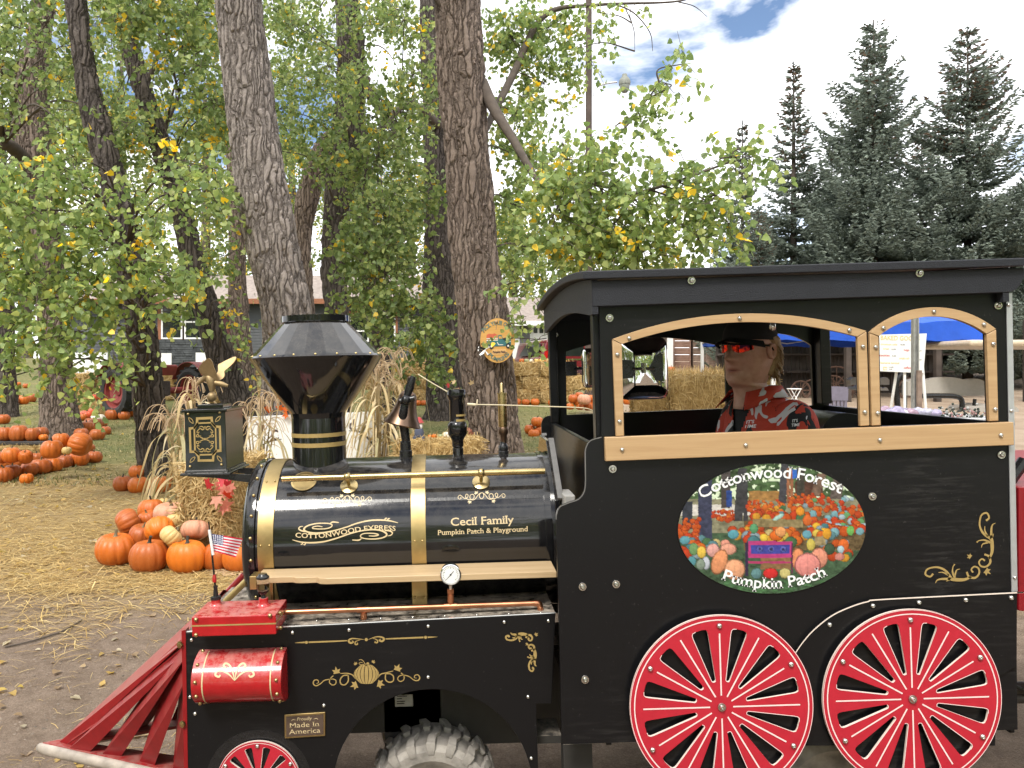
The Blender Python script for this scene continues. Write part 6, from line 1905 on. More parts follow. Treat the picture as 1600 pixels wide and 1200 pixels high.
    for cx in (665, 755, 850): ball(cx + 20, 690, 26, 26, (.10, .12, .42)); ball(cx + 20, 690, 11, 11, (.03, .03, .10))
    fill((Y > 930) & (nz(50, 12) > .5), (.05, .12, .05), .8, 13)
    return img * (.72 + .5 * nz(90, 21))[..., None] * 1.0, Wd, Hh
img, Wd, Hh = paint_print()
ecx, ecy, erx, ery = 1206, 826, 146.5, 101.5
def col_at(fx, fy): return img[min(Hh - 1, max(0, int(fy * Hh)))][min(Wd - 1, max(0, int(fx * Wd)))]
NX, NY = 236, 160
gx, gy = np.meshgrid(np.linspace(-1, 1, NX), np.linspace(-1, 1, NY))
# square-to-disc mapping keeps the rim smooth
dx_, dy_ = gx * np.sqrt(1 - gy * gy / 2), gy * np.sqrt(1 - gx * gx / 2)
px_, py_ = ecx + dx_ * erx, ecy + dy_ * ery + dx_ * erx * -0.012
ix = np.clip(((px_ - 1050) / 320 * Wd).astype(int), 0, Wd - 1); iy = np.clip(((py_ - 720) / 220 * Hh).astype(int), 0, Hh - 1)
dd = D0 - 0.004
Xw, Zw = (px_ - PX) * dd / F, (PY - py_) * dd / F
V = np.stack([Xw * CA + Zw * SA - LB.x, np.full_like(Xw, dd - LB.y), -Xw * SA + Zw * CA - LB.z], -1).reshape(-1, 3)
idx = np.arange(NX * NY).reshape(NY, NX)
Fq = np.stack([idx[:-1, :-1], idx[1:, :-1], idx[1:, 1:], idx[:-1, 1:]], -1).reshape(-1, 4)
pm = attr_mat('printed_picture', 0.25, spec=.5)
sign = np_mesh('printed_picture', V, Fq, pm, loco, img[iy, ix].reshape(-1, 3))
m = MB(); m.slab([[(ecx + erx * 1.004 * math.cos(t), ecy + ery * 1.006 * math.sin(t) - .012 * erx * math.cos(t)) for t in [2 * math.pi * k / 96 for k in range(96)]]], near(D0 - .0032), (0, .0025, 0))
m.build('picture_board', M_BLACKIRON, sign, smooth=0)
m = MB(); LPn = near(D0 - .0055)
lettering(m, 'Cottonwood Forest', LPn, 1096, 780, 1314, 772, 18.5, bend=lambda t: 29.5 * (1 - (2 * t - 1) ** 2), serif=.05, bold=.014)
m.build('picture_lettering', M_PRINTWHITE, sign, smooth=0)
m = MB(); lettering(m, 'Pumpkin Patch', LPn, 1127, 905, 1293, 899, 17.5, bend=lambda t: -17.5 * (1 - (2 * t - 1) ** 2), serif=.05, bold=.014)
m.build('picture_lettering', M_PRINTWHITE, sign, smooth=0)

# ------------------------------------------------------------------ mirrors, seat, wheel, interior
def mirror_unit(cx, cy, hw, hh, d, yaw, glass):
    """chrome shell with black bracket plates"""
    c = LP(cx, cy, d)
    rot = Matrix.Rotation(yaw, 3, 'Z')
    m = MB()
    def rr(s, inset):
        out = []
        for k in range(40):
            a = 2 * math.pi * k / 40
            ca, sa = math.cos(a), math.sin(a)
            q = .26
            out.append((math.copysign(abs(ca) ** q, ca) * (hw - inset), math.copysign(abs(sa) ** q, sa) * (hh - inset), s))
        return out
    rings = [rr(.030, .006), rr(.024, 0), rr(.006, 0), rr(-.004, .008), rr(-.030, hw * .50), rr(-.034, hw * .62)]
    vv = [c + rot @ Vector((p[0], p[2], p[1])) for r_ in rings for p in r_]
    ff = [(40 * i + k, 40 * (i + 1) + k, 40 * (i + 1) + (k + 1) % 40, 40 * i + (k + 1) % 40) for i in range(5) for k in range(40)]
    ff += [tuple(40 * 5 + k for k in range(40)), tuple(k for k in reversed(range(40)))]
    m.add(vv, ff)
    mr = m.build('mirror', M_CHROME, loco, smooth=60)
    if glass:
        m = MB(); m.add([c + rot @ Vector((p[0] * .9, .0312, p[1] * .95)) for p in rr(0, .006)], [tuple(range(40))]); m.build('mirror_glass', M_CHROME, mr, smooth=0)
    return mr, c, rot
mr, c, rot = mirror_unit(1005, 576, .083, .106, 2.62, R(-6), True)
m = MB()
for k, pts in ((1, [(.012, .0), (.04, .045), (.06, .055), (.06, -.05), (.04, -.04)]), (-1, [(-.03, 0), (-.045, .03), (-.13, .035), (-.13, -.035), (-.045, -.03)])):
    m.slab([pts], lambda a, b: c + rot @ Vector((a, -.040, b)), rot @ Vector((0, .006, 0)))
mb_ = m.build('mirror_bracket', M_BLACKIRON, mr, smooth=0)
m = MB(); m.tube([c + rot @ Vector((-.04, -.05, 0)), c + rot @ Vector((.03, -.05, 0))], .005, 8); m.tube([c + rot @ Vector((-.005, -.05, -.015)), c + rot @ Vector((-.005, -.05, .02))], .008, 8); m.build('mirror_bolt', M_STEEL, mr)
for b in (.05, -.045): put(SCREW, c + rot @ Vector((.058, -.041, b)), mr, s=.8)
mr2, c2, rot2 = mirror_unit(920, 575, .035, .082, 3.2, R(200), True)
m = MB(); m.boxx(LM(c2.x + LB.x - .095, 3.20, c2.z + LB.z - .03), LM(c2.x + LB.x - .05, 3.21, c2.z + LB.z + .03)); m.tube([c2 + Vector((-.06, 0, 0)), c2 + Vector((-.03, 0, 0))], .006, 8); m.build('mirror_bracket', M_BLACKIRON, mr2, smooth=0)
m = MB()
sb = [(1283, 690), (1286, 668), (1296, 654), (1312, 646), (1330, 646), (1350, 652), (1358, 668), (1360, 690)]
m.slab([smooth_path(sb, 3)], near(2.72), (0, .42, 0))
m.build('seat_back', plain('black_vinyl', (.012, .012, .013), .35), loco, smooth=40, bevel=.02, seg=3)
m = MB(); m.boxx(LM(U(1150, 800, 2.75), 2.6, -.75), LM(U(1320, 800, 2.75), 3.1, -.62)); m.build('seat_cushion', bpy.data.materials['black_vinyl'], loco, bevel=.02)
m = MB(); sc_ = LP(1010, 745, 2.85)
sp_ = [sc_ + Matrix.Rotation(R(-35), 3, 'Y') @ Vector((.15 * math.cos(t), .15 * math.sin(t), 0)) for t in [2 * math.pi * k / 32 for k in range(33)]]
m.tube(sp_, .012, 8); m.tube([sc_, LP(960, 800, 2.85)], .02, 10); m.build('steering_wheel', M_BLACKIRON, loco)
m = MB(); m.boxx(LM(U(880, 785, 2.5), 2.47, W(880, 800, 2.5)), LM(U(897, 785, 2.5), 2.6, W(880, 772, 2.5))); m.build('control_box', plain('grey_control_box', (.35, .34, .32), .5), loco, smooth=0, bevel=.004)
m = MB(); m.lathe([(.003, 0), (.009, .008), (.010, .02), (.006, .04)], LP(1207, 508, 2.5) - Vector((0, 0, .02)), (0, 0, 1), 14); m.build('cab_hook', M_STEEL, loco)
# ================================================================== pumpkins
def pumpkin_mat(name, c1, c2, rough=.38, bump=.12):
    a = Mat(name)
    oi = a.new('ShaderNodeObjectInfo')
    v = a.coord('Object')
    n = a.noise(v, 3.0, 5, .6)
    f = a.math('ADD', a.math('MULTIPLY', oi.outputs['Random'], .75), a.math('MULTIPLY', n, .35))
    c = a.ramp(f, [(.15, c1), (.95, c2)])
    sp = a.ramp(a.noise(v, 14, 6, .75), [(.56, 0), (.72, 1)])
    c = a.mix(a.math('MULTIPLY', sp, .32), c, (.50, .33, .17))
    a.color(c)
    a.set(Roughness=rough)
    a.b.inputs['Specular IOR Level'].default_value = .4
    a.bump(a.noise(v, 22, 4), bump, .02)
    return a.m
PM = {'orange': pumpkin_mat('pumpkin_orange', (.40, .088, .013), (.58, .145, .018)), 'deep': pumpkin_mat('pumpkin_deep_orange', (.33, .08, .018), (.43, .108, .02)), 'bright': pumpkin_mat('pumpkin_bright_orange', (.60, .14, .012), (.66, .17, .015)),
      'cream': pumpkin_mat('squash_cream', (.58, .40, .15), (.64, .47, .20)), 'pink': pumpkin_mat('pumpkin_pink', (.56, .25, .14), (.62, .31, .20), .45, .3), 'white': pumpkin_mat('pumpkin_white', (.68, .62, .50), (.74, .70, .60)),
      'green': pumpkin_mat('squash_green', (.03, .045, .03), (.05, .07, .04)), 'yellow': pumpkin_mat('gourd_yellow', (.66, .40, .08), (.72, .48, .14)), 'red': pumpkin_mat('squash_red', (.55, .07, .02), (.60, .10, .03)), 'sage': pumpkin_mat('gourd_sage', (.22, .26, .12), (.30, .33, .17))}
M_STEM = plain('pumpkin_stem', (.16, .13, .07), .8, var=.4, vscale=8)
M_STEMDARK = plain('pumpkin_stem_dark', (.035, .035, .025), .8, var=.4, vscale=8)
_pk = {}
def pumpkin_mesh(shape, col, ribs, seed):
    key = (shape, col, ribs, seed)
    if key in _pk: return _pk[key]
    rg = np.random.default_rng(seed)
    seg, rings = ribs * 6, 16
    hz = {'round': .86, 'tall': 1.02, 'flat': .62}[shape]
    m = MB(); vv, ff = [], []
    lop = rg.uniform(-.05, .05, 2)
    rw = rg.uniform(.7, 1.3, ribs)
    for i in range(rings + 1):
        t = math.pi * i / rings
        s, c = math.sin(t), math.cos(t)
        prof = s ** .72 if s > 0 else 0
        z = c * hz
        dent = math.exp(-(s / .28) ** 2)
        z -= (.20 * dent if c > 0 else -.13 * dent)
        for k in range(seg):
            a = 2 * math.pi * k / seg
            ph = (k % 6) / 6
            groove = abs(math.cos(math.pi * ph)) ** 9
            r = prof * (1 - (.065 if col != 'pink' else .13) * groove * (.5 + .5 * rw[k // 6 % ribs]) * min(1, s * 1.6)) * (1 + .03 * math.sin(2 * a + seed))
            vv.append((r * math.cos(a) + lop[0] * z, r * math.sin(a) + lop[1] * z, z))
    for i in range(rings):
        for k in range(seg):
            k2 = (k + 1) % seg
            ff.append((i * seg + k, (i + 1) * seg + k, (i + 1) * seg + k2, i * seg + k2))
    m.add(vv, ff)
    b = m.build('pumpkin', PM[col], None, smooth=180, fix=False)
    m = MB()
    bend = rg.uniform(-.18, .18, 2)
    z0 = hz - .22
    P = smooth_path([(0, 0, z0, .17), (.01, 0, z0 + .09, .10), (bend[0] * .4, bend[1] * .4, z0 + .24, .072), (bend[0], bend[1], z0 + .40, .08)], 3)
    m.tube([p[:3] for p in P], [p[3] for p in P], 7)
    s = m.build('stem', M_STEM if seed % 3 else M_STEMDARK, None, smooth=50)
    out = (b.data, s.data)
    bpy.data.objects.remove(b); bpy.data.objects.remove(s)
    _pk[key] = out
    return out
def pumpkin(loc, r, label, group=None, shape='round', col='orange', ribs=11, seed=None, tilt=(0, 0), name='pumpkin', spin=None, stem=True):
    seed = random.randrange(5) if seed is None else seed
    bd, sd = pumpkin_mesh(shape, col, ribs, seed)
    o = bpy.data.objects.new(name, bd); COL.objects.link(o)
    o.location = loc; o.scale = (r * random.uniform(.93, 1.06), r * random.uniform(.93, 1.06), r * random.uniform(.9, 1.06)); o.rotation_euler = (tilt[0], tilt[1], random.uniform(0, 6.28) if spin is None else spin)
    tag(o, label, 'pumpkin' if name == 'pumpkin' else 'gourd', group)
    if stem:
        s = bpy.data.objects.new('stem', sd); COL.objects.link(s); s.parent = o
    return o
HZ = {'round': .86, 'tall': 1.02, 'flat': .62}
def pk(x, y, w, label, group=None, d=None, shape='round', lift=None, **kw):
    """pumpkin seen centred at pixel (x, y), w px wide; without a depth it sits on the ground"""
    hz = HZ[shape]
    if d is None:
        p = on_ground(x, y + w * .5 * hz * .86)
        d = p.y
        r = w * d / F / 2
        return pumpkin((p.x, p.y, p.z + r * hz * .86), r, label, group, shape, **kw)
    return pumpkin(at(x, y, d), w * d / F / 2, label, group, shape, **kw)

def pkz(x, w, d, z, label, group=None, shape='round', **kw):
    """pumpkin w px wide standing on a surface of height z at depth d"""
    r = w * d / F / 2
    return pumpkin(((x - PX) * d / F, d, z + r * HZ[shape] * .80), r, label, group, shape, **kw)

# front heap beside the straw bales
HEAP = 'heap of pumpkins beside the straw bales'
for x, y, w, d, shape, col, ribs, tl, lab in (
    (180.6, 858, 64, 6.15, 'round', 'orange', 12, (0, 0), 'large smooth orange pumpkin, leftmost in the front heap'),
    (233.5, 869, 62, 6.0, 'round', 'deep', 12, (0, 0), 'brownish deep ribbed pumpkin, middle of the front heap'),
    (292.5, 870, 63, 6.0, 'round', 'bright', 11, (0, 0), 'bright orange pumpkin with a curled stem beside the flag'),
    (341, 870, 54, 6.35, 'round', 'orange', 11, (0, 0), 'orange pumpkin partly behind the flag stick'),
    (374, 872, 56, 6.25, 'round', 'orange', 11, (0, 0), 'orange pumpkin half hidden by the boiler front'),
    (200, 816, 46, 6.62, 'round', 'deep', 13, (R(65), R(25)), 'deep orange pumpkin lying on its side at the back of the front heap'),
    (222, 836, 42, 6.42, 'round', 'deep', 11, (.2, .1), 'dull orange pumpkin wedged in the middle of the front heap'),
    (250, 828, 46, 6.36, 'round', 'bright', 12, (R(50), .3), 'bright smooth orange pumpkin tipped over in the front heap'),
    (267, 838, 34, 6.10, 'round', 'cream', 13, (R(40), R(30)), 'cream squash with fine stripes lying on the front heap'),
    (274, 813, 27, 6.45, 'round', 'cream', 10, (.1, .1), 'pale yellow squash with a grey stem on the front heap'),
    (267, 802, 52, 6.75, 'flat', 'pink', 9, (.1, 0), 'flat warty pink pumpkin at the back of the front heap'),
    (305, 828, 47, 6.30, 'flat', 'pink', 9, (R(18), R(12)), 'lobed pink pumpkin behind the flag'),
    (236, 797, 40, 7.00, 'round', 'orange', 11, (0, .2), 'orange pumpkin at the top back of the front heap'),
    (232, 811, 32, 6.80, 'round', 'orange', 11, (.3, 0), 'orange pumpkin squeezed between the deep orange and the pink one'),
    (301, 804, 24, 6.75, 'round', 'orange', 11, (0, 0), 'small orange pumpkin beside the straw bales'),
    (256, 784, 15, 7.60, 'round', 'cream', 11, (0, 0), 'small cream squash at the foot of the corn stalks'),
    (288, 782, 19, 7.5, 'round', 'deep', 10, (0, 0), 'small brown orange pumpkin under the corn stalks'),
    (304, 778, 16, 7.4, 'round', 'orange', 10, (0, 0), 'small orange pumpkin between corn stalks and straw bale')):
    ground_ones = y + w * .37 > 880 or d > 7.3
    o = pk(x, y, w, lab, HEAP, d=None if ground_ones else d, shape=shape, col=col, ribs=ribs, tilt=tl, stem=not (abs(tl[0]) > .8))
G = 'pumpkins round the foot of the dark trunk'
for i, (x, y, w, c) in enumerate(((192, 756, 31, 'deep'), (216, 758, 33, 'orange'), (250, 757, 34, 'orange'), (292, 752, 32, 'orange'), (214, 737, 25, 'orange'), (276, 742, 26, 'orange'), (305, 750, 24, 'orange'))):
    pk(x, y, w, ('deep ribbed pumpkin, leftmost at the foot of the dark trunk', 'smooth orange pumpkin, second from the left at the foot of the dark trunk', 'orange pumpkin just right of the dark trunk under the corn husks', 'orange pumpkin under the headlight box', 'orange pumpkin tucked behind two others at the dark trunk', 'orange pumpkin behind the corn husks by the dark trunk', 'orange pumpkin beside the straw bales under the headlight')[i], G, col=c)
ORD = 'first second third fourth fifth sixth seventh eighth ninth tenth eleventh twelfth thirteenth fourteenth'.split()
G = 'front row of pumpkins on the left'
_i = 0
for x, y, w, c, s in ((5, 742, 31, 'deep', 'round'), (19, 737, 29, 'deep', 'round'), (46, 733, 29, 'deep', 'round'), (64, 729, 30, 'deep', 'round'), (82, 726, 29, 'orange', 'round'), (101, 721, 25, 'deep', 'round'), (124, 716, 31, 'orange', 'round'), (147, 714, 24, 'deep', 'round')):
    pk(x, y, w, 'orange pumpkin in the front row below the plank, %s from the left edge' % ORD[_i], G, col=c, shape=s); _i += 1
pk(41.5, 748, 21, 'small bright orange pumpkin with a pale stem before the front row', G, col='yellow' if False else 'bright')
for x, y, w, c, s, tl, lab in ((2, 715, 24, 'deep', 'round', (0, 0), 'orange pumpkin cut off by the left edge above the front row'), (18, 711, 29, 'orange', 'round', (0, 0), 'orange pumpkin with a long stem above the front row'), (40, 714, 21, 'orange', 'tall', (0, .5), 'tall orange pumpkin tipped against the plank'), (81, 702, 34, 'orange', 'round', (0, 0), 'large orange pumpkin resting on the front row under the brown trunk'),
                               (104, 704, 15, 'cream', 'round', (0, 0), 'small cream squash between two large pumpkins on the row'), (125, 694, 37, 'orange', 'round', (R(40), R(70)), 'large ribbed pumpkin lying on its side at the end of the row'), (95, 688, 27, 'orange', 'round', (0, 0), 'orange pumpkin in front of the brown trunk')):
    pk(x, y, w, lab, 'upper pumpkins of the front row', d=10.9 if y > 700 else 11.6, shape=s, col=c, tilt=tl, ribs=13 if w > 36 else 11)
for x, y, w in ((12, 722, 24), (30, 722, 22), (57, 716, 23), (72, 714, 22), (110, 709, 20), (133, 703, 20), (140, 700, 16), (64, 700, 18)):
    pk(x, y, w, 'orange pumpkin wedged behind the front row on the left', 'second row of pumpkins on the left', col='deep')
b2 = on_ground(48, 716)
G = 'pumpkins on the plank on the left'
for x, y, w, c, s, d, lab in ((7.5, 678, 25, 'deep', 'tall', 0, 'tall orange pumpkin on the plank at the left edge'), (29, 676, 27, 'deep', 'tall', 0, 'tall orange pumpkin on the plank, second from the left edge'), (51, 675, 23, 'deep', 'tall', 0, 'orange pumpkin on the plank, third from the left edge'), (68, 681, 14, 'bright', 'round', 0, 'small bright orange gourd at the end of the plank'),
                              (64, 664, 23, 'deep', 'round', .24, 'orange pumpkin at the back of the plank'), (31, 658, 18, 'cream', 'round', .24, 'cream squash on the back row above the plank'), (48, 658, 15, 'green', 'round', .24, 'dark green squash on the back row above the plank')):
    pkz(x, w, b2.y + .10 + d, b2.z + .29 + (.03 if d else 0), lab, G, shape=s, col=c)
G = 'pumpkins right of the brown trunk'
for x, y, w in ((135, 668, 24), (150, 664, 25), (127, 678, 23), (152, 679, 23), (165, 673, 17), (119, 673, 14), (141, 660, 18), (160, 663, 16)):
    pk(x, y, w, 'orange pumpkin in the cluster on the lawn right of the brown trunk', G, col=random.choice(('orange', 'deep')))
G = 'pumpkins on the lawn at the far left'
for x, y, w, s in ((13, 637, 18, 'tall'), (1, 636, 16, 'tall'), (23, 627, 15, 'round'), (37, 625, 17, 'round'), (49, 622, 17, 'round'), (25, 619, 12, 'round'), (28, 600, 9, 'round'), (40, 603, 9, 'round'), (6, 655, 20, 'round')):
    pk(x, y, w, 'orange pumpkin of the far row on the lawn at the left edge', G, shape=s, col=random.choice(('orange', 'deep')))
pk(15, 620, 11, 'small cream squash in the far row on the left lawn', G, col='cream')
G = 'pumpkins in front of the tractor'
for x, y, w in ((164, 643, 15), (175, 648, 20), (194, 649, 18), (208, 645, 16), (127, 640, 13), (150, 641, 15), (195, 639, 13), (206, 632, 10), (122, 636, 11), (184, 640, 14), (130, 652, 14), (215, 640, 12), (140, 637, 12), (171, 638, 12)):
    pk(x, y, w, 'orange pumpkin in the group before the red tractor', G, col=random.choice(('orange', 'deep')))
pk(138, 648, 29, 'large red orange pumpkin lying before the red tractor', G, shape='flat', col='red', tilt=(.3, .2))
pk(153, 654, 23, 'long white squash lying on the grass before the tractor', G, shape='flat', col='white')
G = 'pumpkins along the straw wall'
for _i, (x, y, w) in enumerate(((653, 610, 11), (662.5, 610, 11), (807.5, 616, 14.5), (821.5, 616, 13.5), (836, 617, 15), (862, 615, 12))):
    pkz(x, w, 22.9, float(ground_z(0, 22.9)), 'orange pumpkin at the foot of the long straw wall, %s from the left' % ORD[_i], G)
G = 'stack of pumpkins by the brown trunk'
for x, y, w, d, lab in ((828, 671, 18, 16.4, 'orange pumpkin, left one of the four stacked beside the brown trunk'), (834, 678, 19, 16.1, 'orange pumpkin, front one of the four stacked beside the brown trunk'), (845, 673, 19, 16.3, 'orange pumpkin, right one of the four stacked beside the brown trunk'), (839.5, 659, 19.5, 16.3, 'orange pumpkin on top of the stack beside the brown trunk')):
    pk(x, y, w, lab, G, d=d)
G = 'heap of pumpkins seen through the cab'
for x, y, w in ((896, 623, 16), (905, 617, 12), (934, 621, 13), (931, 629, 18), (906, 635, 14), (920, 635, 17), (891, 635, 13), (902, 629, 12), (924, 622, 12), (863, 635, 10), (940, 633, 12), (981, 626, 16), (992, 628, 11)):
    pk(x, y, w, 'orange pumpkin in the heap seen through the cab front', G, d=20.5)
pk(912.5, 624, 20, 'pale pinkish pumpkin on top of the heap seen through the cab', G, d=20.2, col='pink', shape='round')
G = 'gourds on top of the straw wall'
for x, y, w, c, lab in ((799, 569, 10, 'yellow', 'yellow gourd on the straw wall beside the wooden sign'), (815, 568, 8, 'orange', 'small orange gourd on the straw wall'), (823, 568.5, 8, 'sage', 'sage green gourd on the straw wall'), (830, 569, 7, 'white', 'white gourd on the straw wall'), (838, 568.5, 8, 'yellow', 'yellow gourd on the straw wall below the red vehicle'), (846.5, 569.5, 8.5, 'yellow', 'yellow gourd on the straw wall nearest the cab roof'), (856, 569.5, 8.5, 'cream', 'pale gourd on the straw wall at the cab post'),
                        (628, 566.5, 10, 'yellow', 'yellow gourd on the straw wall left of the two trunks'), (657, 566, 11, 'yellow', 'yellow gourd on the straw wall at the dark grey trunk')):
    pkz(x, w, 23.6, float(ground_z(0, 23.6)) + 1.245, lab, G, col=c, name='gourd')

# ================================================================== straw
def straw_mat(name, k=1.0, sc=1.0):
    a = Mat(name)
    v1 = a.coord('Object', scale=(5, 60, 60), rot=(.3, .2, .4)); v2 = a.coord('Object', scale=(60, 6, 50), rot=(.5, -.3, .1))
    n = a.math('MAXIMUM', a.noise(v1, .8 * sc, 5, .7), a.noise(v2, .8 * sc, 5, .7))
    c = a.ramp(n, [(.36, tuple(k * x for x in (.16, .095, .035))), (.55, tuple(k * x for x in (.42, .28, .11))), (.72, tuple(k * x for x in (.62, .46, .22)))])
    a.color(c); a.set(Roughness=.9); a.b.inputs['Specular IOR Level'].default_value = .2
    a.bump(n, .9, .02)
    return a.m
M_STRAW = straw_mat('straw')
M_STRAWBLADE = attr_mat('straw_blade', .75, translucent=.15, spec=.25)
M_TWINE = plain('baling_twine', (.62, .50, .30), .8)
def strands(n, size, rg, length=(.10, .26), wid=.0042, out=.5, lay='box', col=((.34, .22, .08), (.66, .50, .25))):
    """thin bent straws sticking to the faces of a box"""
    sx, sy, sz = size
    f = rg.integers(0, 5, n)
    P = rg.uniform(-.5, .5, (n, 3)) * np.array(size); P[:, 2] += sz / 2
    N_ = np.zeros((n, 3))
    for k, (ax, s) in enumerate(((0, -1), (0, 1), (1, -1), (2, 1), (1, 1))):
        q = f == k
        P[q, ax] = s * size[ax] / 2 if ax < 2 else sz
        N_[q, ax] = s
    d = rg.normal(0, 1, (n, 3)) + N_ * rg.uniform(-.1, out, (n, 1)) * 2
    d -= N_ * np.clip((d * N_).sum(1), None, 0)[:, None]
    d /= np.linalg.norm(d, axis=1)[:, None]
    L = rg.uniform(*length, n)
    s_ = np.cross(d, N_ + rg.normal(0, .3, (n, 3))); s_ /= np.linalg.norm(s_, axis=1)[:, None] + 1e-9
    w = wid * rg.uniform(.6, 1.3, n)
    a = P - d * (L * .5)[:, None] + N_ * .006
    b = P + N_ * rg.uniform(.004, .02, (n, 1)); e = P + d * (L * .5)[:, None] + N_ * rg.uniform(-.005, .03, (n, 1)) - np.array((0, 0, 1)) * (L * .12)[:, None]
    V_ = np.stack([a - s_ * w[:, None], a + s_ * w[:, None], b + s_ * w[:, None], b - s_ * w[:, None], e + s_ * (w * .6)[:, None], e - s_ * (w * .6)[:, None]], 1).reshape(-1, 3)
    i = (np.arange(n) * 6)[:, None]
    F_ = np.concatenate([i + np.array([[0, 1, 2, 3]]), i + np.array([[3, 2, 4, 5]])])
    g = rg.random((n, 1))
    C_ = np.array(col[0]) * (1 - g) + np.array(col[1]) * g
    return V_, F_, np.repeat(C_, 6, 0)
def bale_proto(size, n, seed, wid=.0042, name='straw_bale', mat=None, length=(.10, .26)):
    rg = np.random.default_rng(seed)
    sx, sy, sz = size
    k = 9
    m = MB()
    import bmesh
    bm = bmesh.new()
    bmesh.ops.create_cube(bm, size=1)
    bmesh.ops.subdivide_edges(bm, edges=bm.edges, cuts=10, use_grid_fill=True)
    for v in bm.verts:
        p = np.array(v.co) * 2
        r = .03
        q = np.sign(p) * np.abs(p) ** 1.0
        j = rg.normal(0, .012, 3)
        rnd = 1 - .035 * (abs(p[0]) ** 6 * abs(p[1]) ** 6 + abs(p[0]) ** 6 * abs(p[2]) ** 6 + abs(p[1]) ** 6 * abs(p[2]) ** 6)
        v.co = Vector((p[0] * sx / 2 * rnd + j[0], p[1] * sy / 2 * rnd + j[1], (p[2] * rnd + 1) * sz / 2 + j[2] * (p[2] > -.9)))
    me = bpy.data.meshes.new(name); bm.to_mesh(me); bm.free(); me.materials.append(mat or M_STRAW)
    me.polygons.foreach_set('use_smooth', [True] * len(me.polygons))
    o = bpy.data.objects.new(name, me); COL.objects.link(o)
    V_, F_, C_ = strands(n, size, rg, wid=wid, length=length)
    np_mesh('loose_straw', V_, F_, M_STRAWBLADE, o, C_, kind='stuff')
    for yy in (-.25, .25):
        m = MB(); h = .004
        y = yy * sy * 1.1
        m.tube([(-sx / 2 - h, y, 0.02), (-sx / 2 - h, y, sz + h), (sx / 2 + h, y, sz + h), (sx / 2 + h, y, .02)], .004, 5)
        m.build('twine', M_TWINE, o)
    return o
def placed(o, loc, rz, label, group=None, cat='straw bale', first=False):
    c = o if first else copy_tree(o)
    c.location = loc; c.rotation_euler = (0, 0, rz)
    if first is False and group is None and 'group' in c: del c['group']
    return tag(c, label, cat, group)
bale = bale_proto((.92, .46, .40), 1500, 1)
bale_far = bale_proto((1.0, .5, .42), 500, 2, wid=.011, length=(.15, .35))
bale_big = bale_proto((2.4, 1.2, .92), 5000, 3, wid=.006, name='large_straw_bale')
# two stacked bales beside the front heap
b0 = grounded(352, 6.85)
placed(bale, b0, R(80), 'lower straw bale beside the front pumpkin heap', 'straw bales by the heap', first=True)
placed(bale, b0 + Vector((.0, .02, .40)), R(86), 'upper straw bale beside the corn stalks with red leaves pinned on', 'straw bales by the heap')
b1 = grounded(684, 8.9)
placed(bale, b1, R(4), 'lower straw bale under the bell and the stand pipe', 'straw bales behind the boiler')
placed(bale, b1 + Vector((.02, .02, .40)), R(-3), 'upper straw bale carrying the doll and small gourds', 'straw bales behind the boiler')
for k in range(2):
    placed(bale, Vector((b2.x - 1.0 + k * .95, b2.y + .05 + k * .0, b2.z - .02)), R(3), ('straw bale under the dark plank, cut by the left edge', 'straw bale under the free end of the dark plank')[k], 'bales under the plank').scale = (1, 1.3, .62)
b3 = on_ground(157, 650)
placed(bale, b3, R(5), 'straw bale before the tractor with two pumpkins on it', None)
for x, w, c, lab in ((148, 19, 'red', 'flat red squash on the bale before the tractor'), (165, 21, 'orange', 'flat orange pumpkin on the bale before the tractor')):
    p = Vector((at(x, 620, b3.y).x, b3.y, b3.z + .40)); r = w * b3.y / F / 2
    pumpkin(p + Vector((0, 0, r * .5)), r, lab, 'squashes on the bale', 'flat', col=c)
# long straw wall far back, three courses
first = True
for lay in range(3):
    _i = 0
    for k in range(-16, 9):
        xx = (k + .5 * (lay % 2)) * 1.03 + 0.1
        d = 23.6 + .12 * math.sin(k * 1.7)
        pxx = PX + xx * F / d
        if pxx > 915 or pxx < 560 and not (330 < pxx < 420): continue
        z = float(ground_z(xx, d)) + lay * .415
        placed(bale_far, (xx, d, z), random.uniform(-.04, .04), 'straw bale in the %s course of the long straw wall, %s from the left' % (('bottom', 'middle', 'top')[lay], ORD[_i]), 'bales of the long straw wall', first=first)
        first = False; _i += 1
for k in range(4):                                            # bales by the tractor and the house
    q = grounded(120 + k * 62, 24.5)
    placed(bale_far, q, .1 * k, 'lower straw bale along the house front, %s pair from the left' % ORD[k], 'bales along the house front')
    placed(bale_far, q + Vector((.1, 0, .42)), .05, 'upper straw bale along the house front, %s pair from the left' % ORD[k], 'bales along the house front')
# large bales seen through the cab window
def big(x, d, top, sx, rz, lab, first=False):
    X = (x - PX) * d / F
    z = float(ground_z(X, d)); h = CAM_H + (PY - top) * d / F - z
    c = placed(bale_big, (X, d, z), rz, lab, 'large bales behind the cab', first=first)
    c.scale = (sx, 1, h / .92)
big(1122, 10.6, 588, .56, R(-14), 'large straw bale with its top showing through the cab window, nearest the driver', True)
big(1030, 11.6, 606, .34, R(-14), 'straw bale lower behind the chrome mirror')
big(1085, 13.2, 583, .40, R(-10), 'straw bale farther back beside the single pumpkin')
pkz(1049, 12, 36, float(ground_z(10, 36)), 'single orange pumpkin standing on the driveway beyond the straw')
# plank on the left bales
m = MB(); m.boxx((-1.6, -.16, 0), (.62, .42, .045)); pl = m.build('plank', plain('dark_weathered_plank', (.045, .043, .042), .8, var=.3, vscale=4), None, smooth=0, bevel=.004, loc=(b2.x, b2.y + .02, b2.z + .245)); pl.rotation_euler = (0, 0, R(2))
tag(pl, 'dark plank laid on straw bales under the left pumpkin row', 'plank')

